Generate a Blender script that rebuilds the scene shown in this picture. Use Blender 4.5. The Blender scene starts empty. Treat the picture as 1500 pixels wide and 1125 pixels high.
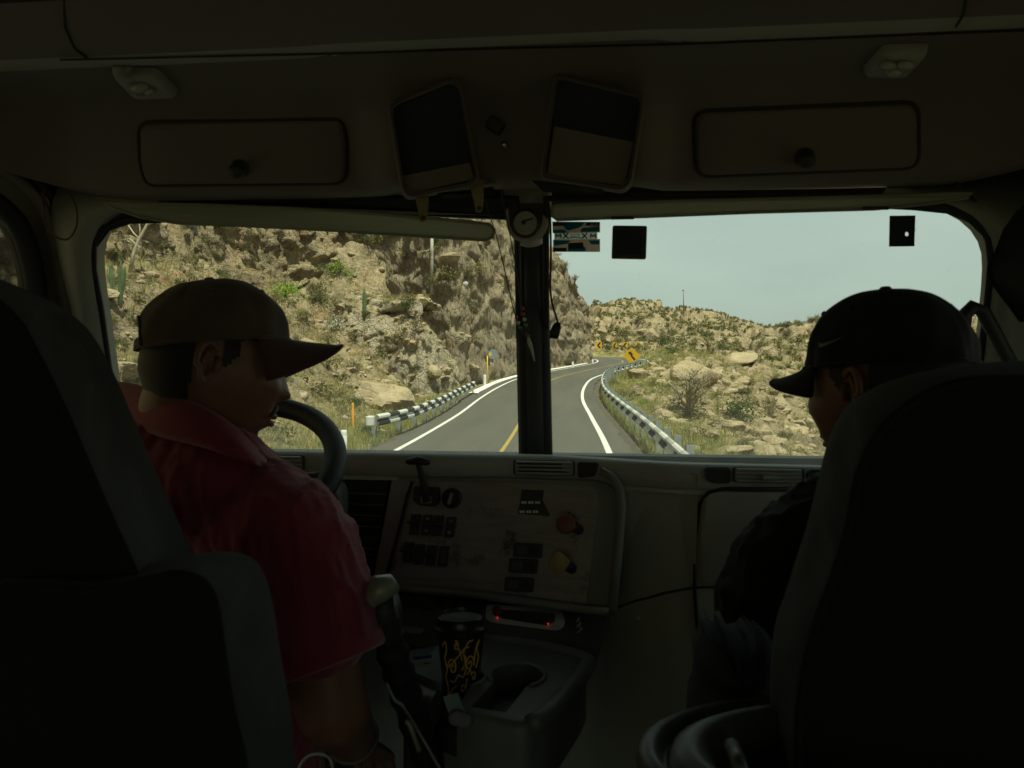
import bpy, bmesh, math, random
import numpy as np
from mathutils import Vector, Matrix, Quaternion
from mathutils.bvhtree import BVHTree

rad = math.radians
SC = bpy.context.scene
COL = SC.collection
random.seed(7)
rng = np.random.default_rng(7)

# ------------------------------------------------------------------ camera
CAM_YAW, CAM_PITCH = rad(6.0), math.atan(40 / 1100)
EYE = Vector((0, 0, 2.7))
cam_d = bpy.data.cameras.new('camera')
cam_d.sensor_width = 36
cam_d.lens = 1100 / 1500 * 36
cam_d.clip_start = 0.02
cam_d.clip_end = 4000
cam_d.dof.use_dof = True
cam_d.dof.focus_distance = 6.0
cam_d.dof.aperture_fstop = 11
cam = bpy.data.objects.new('camera', cam_d)
cam.location = EYE
cam.rotation_euler = (math.pi / 2 - CAM_PITCH, 0, CAM_YAW)
COL.objects.link(cam)
SC.camera = cam

# ------------------------------------------------------------------ world + sun
SUN_EL, SUN_AZ = rad(67), rad(152)       # azimuth clockwise from +Y: high behind the truck, a little to the right
w = bpy.data.worlds.new('World')
SC.world = w
w.use_nodes = True
nt = w.node_tree
nt.nodes.clear()
out = nt.nodes.new('ShaderNodeOutputWorld')
bg = nt.nodes.new('ShaderNodeBackground')
sky = nt.nodes.new('ShaderNodeTexSky')
sky.sky_type = 'NISHITA'
sky.sun_disc = False
sky.sun_elevation = SUN_EL
sky.sun_rotation = SUN_AZ
sky.air_density = 1.0
sky.dust_density = 3.0
sky.ozone_density = 1.0
# thin high cloud veiling the blue
tc = nt.nodes.new('ShaderNodeTexCoord')
mp = nt.nodes.new('ShaderNodeMapping')
mp.inputs['Scale'].default_value = (1, 1, 3.5)
nz = nt.nodes.new('ShaderNodeTexNoise')
nz.inputs['Scale'].default_value = 1.6
nz.inputs['Detail'].default_value = 6
nz.inputs['Roughness'].default_value = 0.5
cr = nt.nodes.new('ShaderNodeMapRange')
cr.inputs['From Min'].default_value = 0.3
cr.inputs['From Max'].default_value = 0.7
cr.inputs['To Min'].default_value = 0.5
cr.inputs['To Max'].default_value = 0.97
mx = nt.nodes.new('ShaderNodeMix')
mx.data_type = 'RGBA'
mx.inputs[7].default_value = (5.5, 6.35, 6.2, 1)
nt.links.new(tc.outputs['Generated'], mp.inputs['Vector'])
nt.links.new(mp.outputs['Vector'], nz.inputs['Vector'])
nt.links.new(nz.outputs['Fac'], cr.inputs['Value'])
nt.links.new(cr.outputs['Result'], mx.inputs[0])
nt.links.new(sky.outputs['Color'], mx.inputs[6])
nt.links.new(mx.outputs[2], bg.inputs['Color'])
bg.inputs['Strength'].default_value = 0.083
nt.links.new(bg.outputs['Background'], out.inputs['Surface'])

sun_d = bpy.data.lights.new('sun', 'SUN')
sun_d.energy = 5.0
sun_d.angle = rad(0.5)
sun_d.color = (1.0, 0.95, 0.86)
sun = bpy.data.objects.new('sun', sun_d)
sdir = Vector((math.sin(SUN_AZ) * math.cos(SUN_EL), math.cos(SUN_AZ) * math.cos(SUN_EL), math.sin(SUN_EL)))
sun.rotation_euler = sdir.to_track_quat('Z', 'Y').to_euler()
sun.location = (0, 0, 40)
COL.objects.link(sun)

SC.view_settings.view_transform = 'Standard'
SC.view_settings.look = 'None'
SC.view_settings.gamma = 1
SC.view_settings.exposure = 0.35
SC.view_settings.use_curve_mapping = False
SC.render.engine = 'CYCLES'
SC.cycles.max_bounces = 10
SC.cycles.diffuse_bounces = 5
SC.cycles.transparent_max_bounces = 24
SC.cycles.use_denoising = True

# ------------------------------------------------------------------ geometry helpers
FWD = Vector((-math.sin(CAM_YAW) * math.cos(CAM_PITCH), math.cos(CAM_YAW) * math.cos(CAM_PITCH), -math.sin(CAM_PITCH)))
RGT = Vector((math.cos(CAM_YAW), math.sin(CAM_YAW), 0))
UPV = RGT.cross(FWD)


def ray(px, py):
    return FWD + RGT * ((px - 750) / 1100) + UPV * ((562.5 - py) / 1100)


def W(px, py, D):
    """measured point of the photograph at distance D"""
    return EYE + ray(px, py) * D


def PP(px, py, p0, n):
    r = ray(px, py)
    t = (Vector(p0) - EYE).dot(n) / r.dot(n)
    return EYE + r * t


def PV(px, py, y):
    return PP(px, py, (0, y, 0), Vector((0, 1, 0)))


def PZ(px, py, z):
    return PP(px, py, (0, 0, z), Vector((0, 0, 1)))


def PX(px, py, x):
    return PP(px, py, (x, 0, 0), Vector((1, 0, 0)))


def V(*a):
    return Vector(a)


def tag(o, label=None, cat=None, group=None, kind=None):
    if label: o['label'] = label
    if cat: o['category'] = cat
    if group: o['group'] = group
    if kind: o['kind'] = kind
    return o


def empty(name, loc, label=None, cat=None, group=None, rz=0.0):
    o = bpy.data.objects.new(name, None)
    o.empty_display_size = 0.1
    o.location = loc
    o.rotation_euler = (0, 0, rz)
    COL.objects.link(o)
    return tag(o, label, cat, group)


class MB:
    def __init__(s):
        s.v, s.f, s.m = [], [], []

    def add(s, vs, fs, mi=0):
        b = len(s.v)
        s.v += [tuple(v) for v in vs]
        s.f += [tuple(i + b for i in f) for f in fs]
        s.m += [mi] * len(fs)
        return s

    def box(s, c, sz, R=None, mi=0):
        hx, hy, hz = [k / 2 for k in sz]
        vs = [Vector((x, y, z)) for z in (-hz, hz) for y in (-hy, hy) for x in (-hx, hx)]
        if R is not None: vs = [R @ v for v in vs]
        c = Vector(c)
        return s.add([v + c for v in vs], [(0, 2, 3, 1), (4, 5, 7, 6), (0, 1, 5, 4), (1, 3, 7, 5), (3, 2, 6, 7), (2, 0, 4, 6)], mi)

    def loft(s, loops, closed=True, cap0=False, cap1=False, mi=0):
        n = len(loops[0])
        b = len(s.v)
        vs = [p for L in loops for p in L]
        fs = []
        for i in range(len(loops) - 1):
            for j in range(n if closed else n - 1):
                k = (j + 1) % n
                fs.append((i * n + j, i * n + k, (i + 1) * n + k, (i + 1) * n + j))
        if cap0: fs.append(tuple(range(n - 1, -1, -1)))
        if cap1: fs.append(tuple(range((len(loops) - 1) * n, len(loops) * n)))
        return s.add(vs, fs, mi)

    def tube(s, pts, r, n=10, cap=True, mi=0, flat=1.0):
        pts = [Vector(p) for p in pts]
        rs = r if isinstance(r, (list, tuple)) else [r] * len(pts)
        loops = []
        T0 = (pts[1] - pts[0]).normalized()
        up = Vector((0, 0, 1)) if abs(T0.z) < .9 else Vector((1, 0, 0))
        N = (up - T0 * up.dot(T0)).normalized()
        for i, p in enumerate(pts):
            T = (pts[min(i + 1, len(pts) - 1)] - pts[max(i - 1, 0)]).normalized()
            N = (N - T * N.dot(T)).normalized()
            B = T.cross(N)
            loops.append([p + (N * math.cos(a) + B * math.sin(a) * flat) * rs[i] for a in [2 * math.pi * k / n for k in range(n)]])
        return s.loft(loops, True, cap, cap, mi)

    def lathe(s, o, axis, prof, n=24, cap0=False, cap1=False, mi=0):
        """prof: (radius, height) along axis"""
        axis = Vector(axis).normalized()
        up = Vector((0, 0, 1)) if abs(axis.z) < .9 else Vector((1, 0, 0))
        N = (up - axis * up.dot(axis)).normalized()
        B = axis.cross(N)
        o = Vector(o)
        loops = [[o + axis * h + (N * math.cos(a) + B * math.sin(a)) * r for a in [2 * math.pi * k / n for k in range(n)]] for r, h in prof]
        return s.loft(loops, True, cap0, cap1, mi)

    def slab(s, outline, d, mi=0, bev=0.0):
        """closed outline (front) extruded by vector d, optional bevelled front edge"""
        outline = [Vector(p) for p in outline]
        d = Vector(d)
        c = sum(outline, Vector()) / len(outline)
        loops = []
        if bev > 0:
            dn = d.normalized()
            for k, q in ((1.0, 0.0), (.35, .3), (0, 1.0)):
                L = []
                n = len(outline)
                for i, p in enumerate(outline):
                    e = (outline[(i + 1) % n] - outline[i - 1]).normalized()
                    inn = dn.cross(e)
                    if inn.dot(c - p) < 0: inn = -inn
                    L.append(p + inn * bev * k + dn * bev * q)
                loops.append(L)
        else:
            loops.append(outline)
        loops.append([p + d for p in outline])
        return s.loft(loops, True, True, True, mi)

    def build(s, name, mats, parent=None, smooth=False, sub=0, bevel=0, recalc=True, auto=None):
        me = bpy.data.meshes.new(name)
        me.from_pydata(s.v, [], s.f)
        if not isinstance(mats, (list, tuple)): mats = [mats]
        for m in mats: me.materials.append(m)
        if len(mats) > 1: me.polygons.foreach_set('material_index', s.m)
        if recalc:
            bm = bmesh.new(); bm.from_mesh(me)
            bmesh.ops.recalc_face_normals(bm, faces=bm.faces)
            bm.to_mesh(me); bm.free()
        me.polygons.foreach_set('use_smooth', [bool(smooth or auto)] * len(me.polygons))
        if auto: me.set_sharp_from_angle(angle=rad(auto))
        me.update()
        o = bpy.data.objects.new(name, me)
        COL.objects.link(o)
        if parent is not None:
            o.parent = parent
            root = parent
            while root.parent is not None: root = root.parent
            me.transform(Matrix.Translation(-root.location))
        if bevel:
            m = o.modifiers.new('bevel', 'BEVEL'); m.width = bevel; m.segments = 2; m.limit_method = 'ANGLE'; m.angle_limit = rad(35)
        if sub:
            m = o.modifiers.new('sub', 'SUBSURF'); m.levels = sub; m.render_levels = sub
        return o


def rrect(c, u, v, hw, hh, r, n=5):
    """rounded rectangle outline, u,v unit vectors"""
    P = []
    for sx, sy, a0 in ((1, 1, 0), (-1, 1, 90), (-1, -1, 180), (1, -1, 270)):
        cx, cy = sx * (hw - r), sy * (hh - r)
        for k in range(n):
            a = rad(a0 + 90 * k / (n - 1))
            P.append(Vector(c) + u * (cx + r * math.cos(a)) + v * (cy + r * math.sin(a)))
    return P


def rpoly(pts, r, n=4):
    """round the corners of a polygon of 3-D points"""
    P = []
    N = len(pts)
    for i in range(N):
        a, b, c = pts[i - 1], pts[i], pts[(i + 1) % N]
        d1, d2 = (a - b), (c - b)
        q = min(r, d1.length * .45, d2.length * .45)
        p1, p2 = b + d1.normalized() * q, b + d2.normalized() * q
        for k in range(n + 1):
            t = k / n
            P.append(p1 * (1 - t) ** 2 + b * 2 * t * (1 - t) + p2 * t * t)
    return P


def smooth_path(pts, n=8, closed=False):
    pts = [Vector(p) for p in pts]
    out = []
    N = len(pts)
    for i in range(N if closed else N - 1):
        p0 = pts[(i - 1) % N] if (closed or i > 0) else pts[0] * 2 - pts[1]
        p1, p2 = pts[i], pts[(i + 1) % N]
        p3 = pts[(i + 2) % N] if (closed or i + 2 < N) else p2 * 2 - p1
        for k in range(n):
            t = k / n
            out.append(.5 * ((2 * p1) + (p2 - p0) * t + (2 * p0 - 5 * p1 + 4 * p2 - p3) * t * t + (3 * p1 - p0 - 3 * p2 + p3) * t ** 3))
    if not closed: out.append(pts[-1])
    return out


# ------------------------------------------------------------------ numpy noise
_perm = np.random.default_rng(3).permutation(256).astype(np.int32)
_perm = np.concatenate([_perm, _perm, _perm])
_g3 = np.random.default_rng(4).normal(size=(256, 3)).astype(np.float32)
_g3 /= np.linalg.norm(_g3, axis=1)[:, None]


def perlin(x, y, z):
    xi, yi, zi = np.floor(x).astype(np.int32), np.floor(y).astype(np.int32), np.floor(z).astype(np.int32)
    xf, yf, zf = (x - xi).astype(np.float32), (y - yi).astype(np.float32), (z - zi).astype(np.float32)
    u, v, w_ = [t * t * t * (t * (t * 6 - 15) + 10) for t in (xf, yf, zf)]
    r = 0
    for dx in (0, 1):
        wx = u if dx else 1 - u
        for dy in (0, 1):
            wy = v if dy else 1 - v
            for dz in (0, 1):
                wz = w_ if dz else 1 - w_
                h = _perm[_perm[_perm[(xi + dx) & 255] + ((yi + dy) & 255)] + ((zi + dz) & 255)]
                g = _g3[h]
                r = r + wx * wy * wz * (g[..., 0] * (xf - dx) + g[..., 1] * (yf - dy) + g[..., 2] * (zf - dz))
    return r * 1.5


def fbm(x, y, z, o=5, g=.5, lac=2.03):
    a, s, t = 1.0, 0, 0
    for i in range(o):
        s = s + a * perlin(x + 17 * i, y - 9 * i, z + 5 * i)
        t += a
        a *= g
        x, y, z = x * lac, y * lac, z * lac
    return s / t


def worley(x, y, z):
    """F1, F2 and the random value of the nearest cell"""
    xi, yi, zi = np.floor(x).astype(np.int32), np.floor(y).astype(np.int32), np.floor(z).astype(np.int32)
    f1 = np.full(x.shape, 9.0, np.float32); f2 = f1.copy(); cv = np.zeros(x.shape, np.float32)
    for dx in (-1, 0, 1):
        for dy in (-1, 0, 1):
            for dz in (-1, 0, 1):
                X, Y, Z = xi + dx, yi + dy, zi + dz
                h = _perm[_perm[_perm[X & 255] + (Y & 255)] + (Z & 255)]
                h2, h3 = _perm[h + 31], _perm[h + 97]
                d = np.sqrt((X + h / 256 - x) ** 2 + (Y + h2 / 256 - y) ** 2 + (Z + h3 / 256 - z) ** 2).astype(np.float32)
                n = d < f1
                f2 = np.where(n, f1, np.minimum(f2, d))
                cv = np.where(n, _perm[h + 151] / 256, cv)
                f1 = np.where(n, d, f1)
    return f1, f2, cv


def sstep(a, b, x):
    t = np.clip((x - a) / (b - a), 0, 1)
    return t * t * (3 - 2 * t)


# ------------------------------------------------------------------ materials
MATS = {}


def _new(name):
    m = bpy.data.materials.new(name)
    m.use_nodes = True
    n = m.node_tree
    b = n.nodes['Principled BSDF']
    MATS[name] = m
    return m, n, b


def mat(name, col, rough=.6, var=.15, scale=12.0, bump=0.0, bscale=None, metal=0.0, spec=.5, stretch=(1, 1, 1), sheen=0.0, col2=None, emit=None, coat=0, bdist=.01):
    m, n, b = _new(name)
    b.inputs['Roughness'].default_value = rough
    b.inputs['Metallic'].default_value = metal
    b.inputs['Specular IOR Level'].default_value = spec
    if coat: b.inputs['Coat Weight'].default_value = coat
    if sheen:
        b.inputs['Sheen Weight'].default_value = sheen
        b.inputs['Sheen Roughness'].default_value = .5
    tc = n.nodes.new('ShaderNodeTexCoord')
    mp = n.nodes.new('ShaderNodeMapping'); mp.inputs['Scale'].default_value = stretch
    n.links.new(tc.outputs['Object'], mp.inputs['Vector'])
    nz = n.nodes.new('ShaderNodeTexNoise')
    nz.inputs['Scale'].default_value = scale; nz.inputs['Detail'].default_value = 6; nz.inputs['Roughness'].default_value = .6
    n.links.new(mp.outputs['Vector'], nz.inputs['Vector'])
    mr = n.nodes.new('ShaderNodeMapRange'); mr.inputs['From Min'].default_value = .3; mr.inputs['From Max'].default_value = .7
    n.links.new(nz.outputs['Fac'], mr.inputs['Value'])
    mx = n.nodes.new('ShaderNodeMix'); mx.data_type = 'RGBA'
    c1 = [max(0, c * (1 - var)) for c in col]
    c2 = [min(1, c * (1 + var)) for c in col] if col2 is None else col2
    mx.inputs[6].default_value = (*c1, 1); mx.inputs[7].default_value = (*c2, 1)
    n.links.new(mr.outputs['Result'], mx.inputs[0])
    n.links.new(mx.outputs[2], b.inputs['Base Color'])
    if bump:
        nb = n.nodes.new('ShaderNodeTexNoise'); nb.inputs['Scale'].default_value = bscale or scale * 6; nb.inputs['Detail'].default_value = 4
        n.links.new(mp.outputs['Vector'], nb.inputs['Vector'])
        bu = n.nodes.new('ShaderNodeBump'); bu.inputs['Strength'].default_value = bump; bu.inputs['Distance'].default_value = bdist
        n.links.new(nb.outputs['Fac'], bu.inputs['Height'])
        n.links.new(bu.outputs['Normal'], b.inputs['Normal'])
    if emit:
        b.inputs['Emission Color'].default_value = (*emit[:3], 1); b.inputs['Emission Strength'].default_value = emit[3]
    return m
# ================================================================== ROAD
_c = [(-2.0, -60), (-2.1, -30), (-2.2, 0), (-2.5, 20), (-3.0, 33), (-3.55, 45), (-3.45, 55), (-2.75, 63.5), (-.6, 73), (2.35, 83.5), (3.75, 90.3), (3.55, 97.6), (1.0, 105), (-5, 109.5), (-14, 112), (-30, 114), (-60, 116)]
_cs = smooth_path([V(a, b, 0) for a, b in _c], 40)
_seg = [0]
for i in range(1, len(_cs)): _seg.append(_seg[-1] + (_cs[i] - _cs[i - 1]).length)
_S = np.arange(0, _seg[-1], .5)
CX = np.interp(_S, _seg, [p.x for p in _cs]); CY = np.interp(_S, _seg, [p.y for p in _cs])
TX, TY = np.gradient(CX), np.gradient(CY)
_l = np.hypot(TX, TY); TX /= _l; TY /= _l


def zr_y(s):
    y = s - 60.0     # arc length from the truck
    g = .04
    z = np.where(y < 30, 0, np.where(y < 50, g * (y - 30) ** 2 / 40, g * (y - 40)))
    return np.where(y > 105, g * 65 + (y - 105) * .02, z)


ZR = zr_y(_S)


def road_field(x, y):
    """signed distance to the centre line (left negative), road height, arc length"""
    sh = x.shape
    x = x.ravel().astype(np.float32); y = y.ravel().astype(np.float32)
    D = np.full(x.shape, 1e9, np.float32); I = np.zeros(x.shape, np.int32)
    cx, cy = CX[::2].astype(np.float32), CY[::2].astype(np.float32)
    for i in range(len(cx)):
        d = (x - cx[i]) ** 2 + (y - cy[i]) ** 2
        m = d < D
        D = np.where(m, d, D); I = np.where(m, i, I)
    I = I * 2
    dx, dy = x - CX[I], y - CY[I]
    al = dx * TX[I] + dy * TY[I]
    lat = dx * TY[I] - dy * TX[I]
    d = np.sqrt(D) * np.sign(lat)
    far = np.abs(al) > 2.0
    d = np.where(far, d, lat)
    s = _S[I] + np.clip(al, -.6, .6)
    return d.reshape(sh), np.interp(s, _S, ZR).reshape(sh), (s - 60).reshape(sh)


# ------------------------------------------------------------------ natural ground, right side and beyond the bend
_cp = [(2, -30, -.3), (10, 0, -1.5), (8, 10, -1.6), (5, 20, -.7), (3.2, 30, -.15), (2.4, 38, .1), (7, 38, .0), (6.2, 46, .5), (3.0, 50, .5), (6.5, 34, -1.2), (11, 45, -2.4), (4, 60, .8), (8, 60, 1.5),
       (7.5, 71, 2.2), (9.5, 69, 2.6), (13, 70, 1.5), (17, 70, -2.0), (25, 60, -3.5), (16, 50, -3.5), (20, 30, -4), (30, 20, -4), (40, 40, -3), (12, 84, 2.0), (7.2, 85, 1.9), (9.5, 92, 2.8), (12, 100, 3.3),
       (26, 97, .6), (40, 80, 1.2), (50, 60, 2), (6, 112, 3.6), (-2, 118, 3.9), (-10, 122, 4.4), (2, 124, 4.8), (12, 118, 4.8)]
_pp = [(870, 488, 150), (900, 482, 150), (870, 470, 185), (880, 450, 225), (925, 446, 232), (960, 449, 235), (1000, 457, 235), (1060, 467, 228), (1100, 484, 222), (1145, 499, 216), (950, 470, 185), (950, 495, 145), (1000, 500, 135),
       (1060, 497, 150), (1060, 482, 185), (1100, 500, 150), (1120, 520, 118), (1190, 540, 95), (1160, 490, 190), (1200, 484, 165), (1250, 455, 160), (1350, 455, 155), (1435, 500, 130), (1500, 520, 110), (1180, 500, 135),
       (1300, 520, 110), (1040, 515, 110), (1145, 560, 80), (1190, 600, 66), (1300, 560, 85), (1430, 560, 80)]
for a_, b_, c_ in _pp:
    q = W(a_, b_, c_); _cp.append((q.x, q.y, q.z))
_cp += [(20, 330, 14), (100, 300, 10), (150, 150, 8), (120, 60, 3), (100, 0, -3), (0, 330, 16), (-60, 250, 22), (-80, 150, 20), (-40, 160, 16), (40, -60, -3), (0, -80, -1), (120, -80, -4)]
_cp = np.array(_cp, np.float64)
_K = np.sqrt(((_cp[:, None, :2] - _cp[None, :, :2]) ** 2).sum(-1) + 9.0)
_A = np.block([[_K + np.eye(len(_cp)) * .0, np.ones((len(_cp), 1))], [np.ones((1, len(_cp))), np.zeros((1, 1))]])
_w = np.linalg.solve(_A, np.append(_cp[:, 2], 0))


def rbf(x, y):
    r = np.full(x.shape, _w[-1], np.float64)
    for k in range(len(_cp)):
        r = r + _w[k] * np.sqrt((x - _cp[k, 0]) ** 2 + (y - _cp[k, 1]) ** 2 + 9.0)
    return r


def Hf(x, y, masks=False):
    x = np.asarray(x, np.float64); y = np.asarray(y, np.float64)
    d, zr, s = road_field(x, y)
    z0 = np.zeros_like(x)
    ad = np.abs(d)
    n1 = fbm(x * .06, y * .06, z0 + 3.1, 4)
    n2 = fbm(x * .35, y * .35, z0 + 7.7, 5)
    n3 = fbm(x * 1.6, y * 1.6, z0 + 1.7, 4)
    rid = 1 - np.abs(fbm(x * .16, y * .16, z0 + 11, 4)) * 2.2
    # left hillside
    dl = -d - 3.2
    t = np.maximum(dl - 3.0 + .8 * n2, 0)
    left = zr + np.where(t < 26, .60 * t, .6 * 26 + .28 * (t - 26)) * (1 - np.exp(-t * .8))
    st = sstep(53, 59, s) * (1 - sstep(86, 98, s))
    left = left + st * (7.0 - 3.5 * sstep(76, 90, s)) * sstep(6.0, 10, dl) - st * np.maximum(.6 * t, 0) * (1 - sstep(6, 9, dl)) - st * .27 * np.maximum(t - 5, 0)
    left = left + (1 - sstep(40, 52, s)) * 5.5 * sstep(14.5, 19, dl + 1.5 * n2)
    amp = sstep(1.5, 8, dl) * (1 - st * (1 - sstep(6, 10, dl)))
    left = left + amp * (1.5 * n1 + 1.0 * n2 + .8 * rid * sstep(4, 12, dl) - .5)
    # right side
    nat = rbf(x, y)
    dist = np.hypot(x, y)
    ar = sstep(6.0, 14, ad) * sstep(18, 60, dist)
    w1, w2, cw = worley(x * .16 + n2 * .6, y * .16 + n3 * .1, z0 + .5)
    gul = np.abs(fbm(x * .035 + 5, y * .035, z0 + 2.1, 4)) * 2
    gu2 = np.abs(fbm(x * .085 + 1, y * .06, z0 + 4.1, 5)) * 2
    nat = nat + ar * (.9 * n2 + .4 * rid - .3 + .9 * (cw - .5) * sstep(.02, .25, w2 - w1) * (1 - .7 * sstep(70, 120, dist)))
    nat = nat - sstep(70, 130, dist) * sstep(10, 30, ad) * (6.0 * (1 - sstep(0, .34, gul)) - .8) - sstep(45, 90, dist) * sstep(9, 20, ad) * (3.4 * (1 - sstep(0, .30, gu2)) - .7)
    L = (x < -1.0) & (y < 200)
    v1, v2, cv = worley(x * .62 + n2 * .5, y * .62 + n3 * .2, z0 + 2.5)
    u1, u2, cu = worley(x * 1.7 + n3 * .2, y * 1.7, z0 + 6.5)
    rk = sstep(-.12, .3, n2 + .4 * n1)
    rocky = rk * ((cv - .45) * .75 * sstep(.0, .16, v2 - v1) + (cu - .5) * .25 * sstep(0, .15, u2 - u1)) * sstep(5.2, 8, ad)
    wl = np.where(d < 0, 1.0, 0.0) * (1 - sstep(100, 112, s)) * (1 - sstep(106, 118, y))
    z = nat * (1 - wl) + left * wl
    z = z + rocky * (1 - .8 * wl * st) * (1 - .35 * sstep(90, 140, dist))
    z = z + n3 * (.05 + .22 * sstep(4.6, 8, ad)) + fbm(x * 6, y * 6, z0 + 9, 3) * .09 * sstep(4.3, 5.2, ad)
    k = sstep(3.8, np.where(d > 0, 7.5, 5.6), ad)
    zc = zr - .05 - np.where((d < 0) & (s > 43) & (s < 106), -.02, .10) * sstep(3.5, 4.3, ad) + n3 * .06 * sstep(3.7, 4.6, ad)
    z = zc * (1 - k) + z * k
    if not masks: return z
    return z, d, s, n1, n2, n3


def H1(x, y):
    return float(Hf(np.array([x]), np.array([y]))[0])


# ------------------------------------------------------------------ ground sheet (polar around the viewer: finer where near)
def make_ground():
    a_f = np.arange(-41, 31.01, .085)
    a_b = np.concatenate([np.arange(32, 100, 2.5), np.arange(100, 260, 8), np.arange(260, 319, 2.5)])
    th = np.radians(np.concatenate([a_f, a_b]))
    r = [2.5]
    while r[-1] < 420: r.append(r[-1] * (1.0 + (.03 if r[-1] < 9 else .0068)) + .01)
    r = np.array(r)
    T, Rr = np.meshgrid(th, r)
    X, Y = Rr * np.sin(T), Rr * np.cos(T)
    Z, d, s, n1, n2, n3 = Hf(X, Y, True)
    Z = np.where(Rr > 380, Z - 6 * (Rr - 380) / 40, Z)
    nt_, nr = len(th), len(r)
    v = np.stack([X, Y, Z], -1).reshape(-1, 3)
    v = np.vstack([v, [[0, 0, H1(0, .01)]]])
    i = np.arange(nr - 1)[:, None] * nt_ + np.arange(nt_)[None, :]
    j = np.arange(nr - 1)[:, None] * nt_ + ((np.arange(nt_) + 1) % nt_)[None, :]
    q = np.stack([i, i + nt_, j + nt_, j], -1).reshape(-1, 4)
    me = bpy.data.meshes.new('hillside_ground')
    cen = len(v) - 1
    nf = len(q) + nt_
    me.vertices.add(len(v)); me.vertices.foreach_set('co', v.ravel())
    tri = np.stack([np.full(nt_, cen), np.arange(nt_), (np.arange(nt_) + 1) % nt_], -1)
    loops = np.concatenate([q.ravel(), tri.ravel()])
    me.loops.add(len(loops)); me.loops.foreach_set('vertex_index', loops.astype(np.int32))
    me.polygons.add(nf)
    ls = np.concatenate([np.arange(len(q)) * 4, len(q) * 4 + np.arange(nt_) * 3])
    me.polygons.foreach_set('loop_start', ls.astype(np.int32))
    me.update(calc_edges=True)
    me.polygons.foreach_set('use_smooth', [True] * nf)
    # masks: r = verge grass, g = scrub, b = bare gravel at the road edge
    ad = np.abs(d)
    verge = sstep(4.1, 4.7, ad + .5 * n3) * (1 - sstep(5.8, 9.5, ad + 2.2 * n2))
    verge = np.maximum(verge, (d > 0) * (s < 62) * sstep(4.1, 4.6, ad) * (1 - sstep(6.2, 9, ad + 3.5 * n2)))
    scrub = sstep(-.05, .35, n1 * .6 + n2 * .8 + .12 - .17 * (d > 0))
    gravel = 1 - sstep(3.9, 4.5, ad + .5 * n3)
    rgba = np.stack([verge, scrub, gravel, np.ones_like(verge)], -1).reshape(-1, 4)
    rgba = np.vstack([rgba, [[0, 0, 1, 1]]])
    at = me.attributes.new('mask', 'FLOAT_COLOR', 'POINT')
    at.data.foreach_set('color', rgba.astype(np.float32).ravel())
    o = bpy.data.objects.new('hillside_ground', me)
    COL.objects.link(o)
    me.materials.append(ground_material())
    tag(o, kind='structure')
    return o


def _noise(n, vec, sc, det=8, ro=.6, dis=0):
    z = n.nodes.new('ShaderNodeTexNoise'); z.inputs['Scale'].default_value = sc; z.inputs['Detail'].default_value = det
    z.inputs['Roughness'].default_value = ro; z.inputs['Distortion'].default_value = dis
    n.links.new(vec, z.inputs['Vector'])
    return z.outputs['Fac']


def _ramp(n, fac, a, b, lo=0.0, hi=1.0):
    m = n.nodes.new('ShaderNodeMapRange'); m.inputs['From Min'].default_value = a; m.inputs['From Max'].default_value = b
    m.inputs['To Min'].default_value = lo; m.inputs['To Max'].default_value = hi
    n.links.new(fac, m.inputs['Value'])
    return m.outputs['Result']


def _math(n, op, a, b=None):
    m = n.nodes.new('ShaderNodeMath'); m.operation = op
    for i, x in enumerate((a, b)):
        if x is None: continue
        if isinstance(x, (int, float)): m.inputs[i].default_value = x
        else: n.links.new(x, m.inputs[i])
    return m.outputs[0]


def _mix(n, f, a, b):
    m = n.nodes.new('ShaderNodeMix'); m.data_type = 'RGBA'
    for i, x in ((0, f), (6, a), (7, b)):
        if isinstance(x, tuple): m.inputs[i].default_value = (*x, 1)
        elif isinstance(x, (int, float)): m.inputs[i].default_value = x
        else: n.links.new(x, m.inputs[i])
    return m.outputs[2]


ROCK_A, ROCK_B, ROCK_C, ROCK_D = (.43, .335, .19), (.20, .157, .095), (.56, .48, .34), (.40, .225, .105)


def rock_colour(n, P, streak=False):
    mp = n.nodes.new('ShaderNodeMapping'); mp.inputs['Scale'].default_value = (1, 1, .55) if streak else (1, 1, 1.6)
    n.links.new(P, mp.inputs['Vector'])
    Q = mp.outputs['Vector']
    c = _mix(n, _ramp(n, _noise(n, Q, .45, 8, .62, .5), .38, .62), ROCK_A, ROCK_B)
    c = _mix(n, _ramp(n, _noise(n, Q, 1.7, 9, .7), .53, .68, 0, .85), c, ROCK_C)
    c = _mix(n, _ramp(n, _noise(n, P, .31, 6, .6, 1), .56, .68, 0, .7), c, ROCK_D)
    c = _mix(n, _ramp(n, _noise(n, Q, 7, 6, .75), .53, .64, 0, .7), c, (.07, .052, .035))
    c = _mix(n, _ramp(n, _noise(n, P, 15, 5, .75), .55, .65, 0, .5), c, (.62, .53, .38))
    return c


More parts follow.
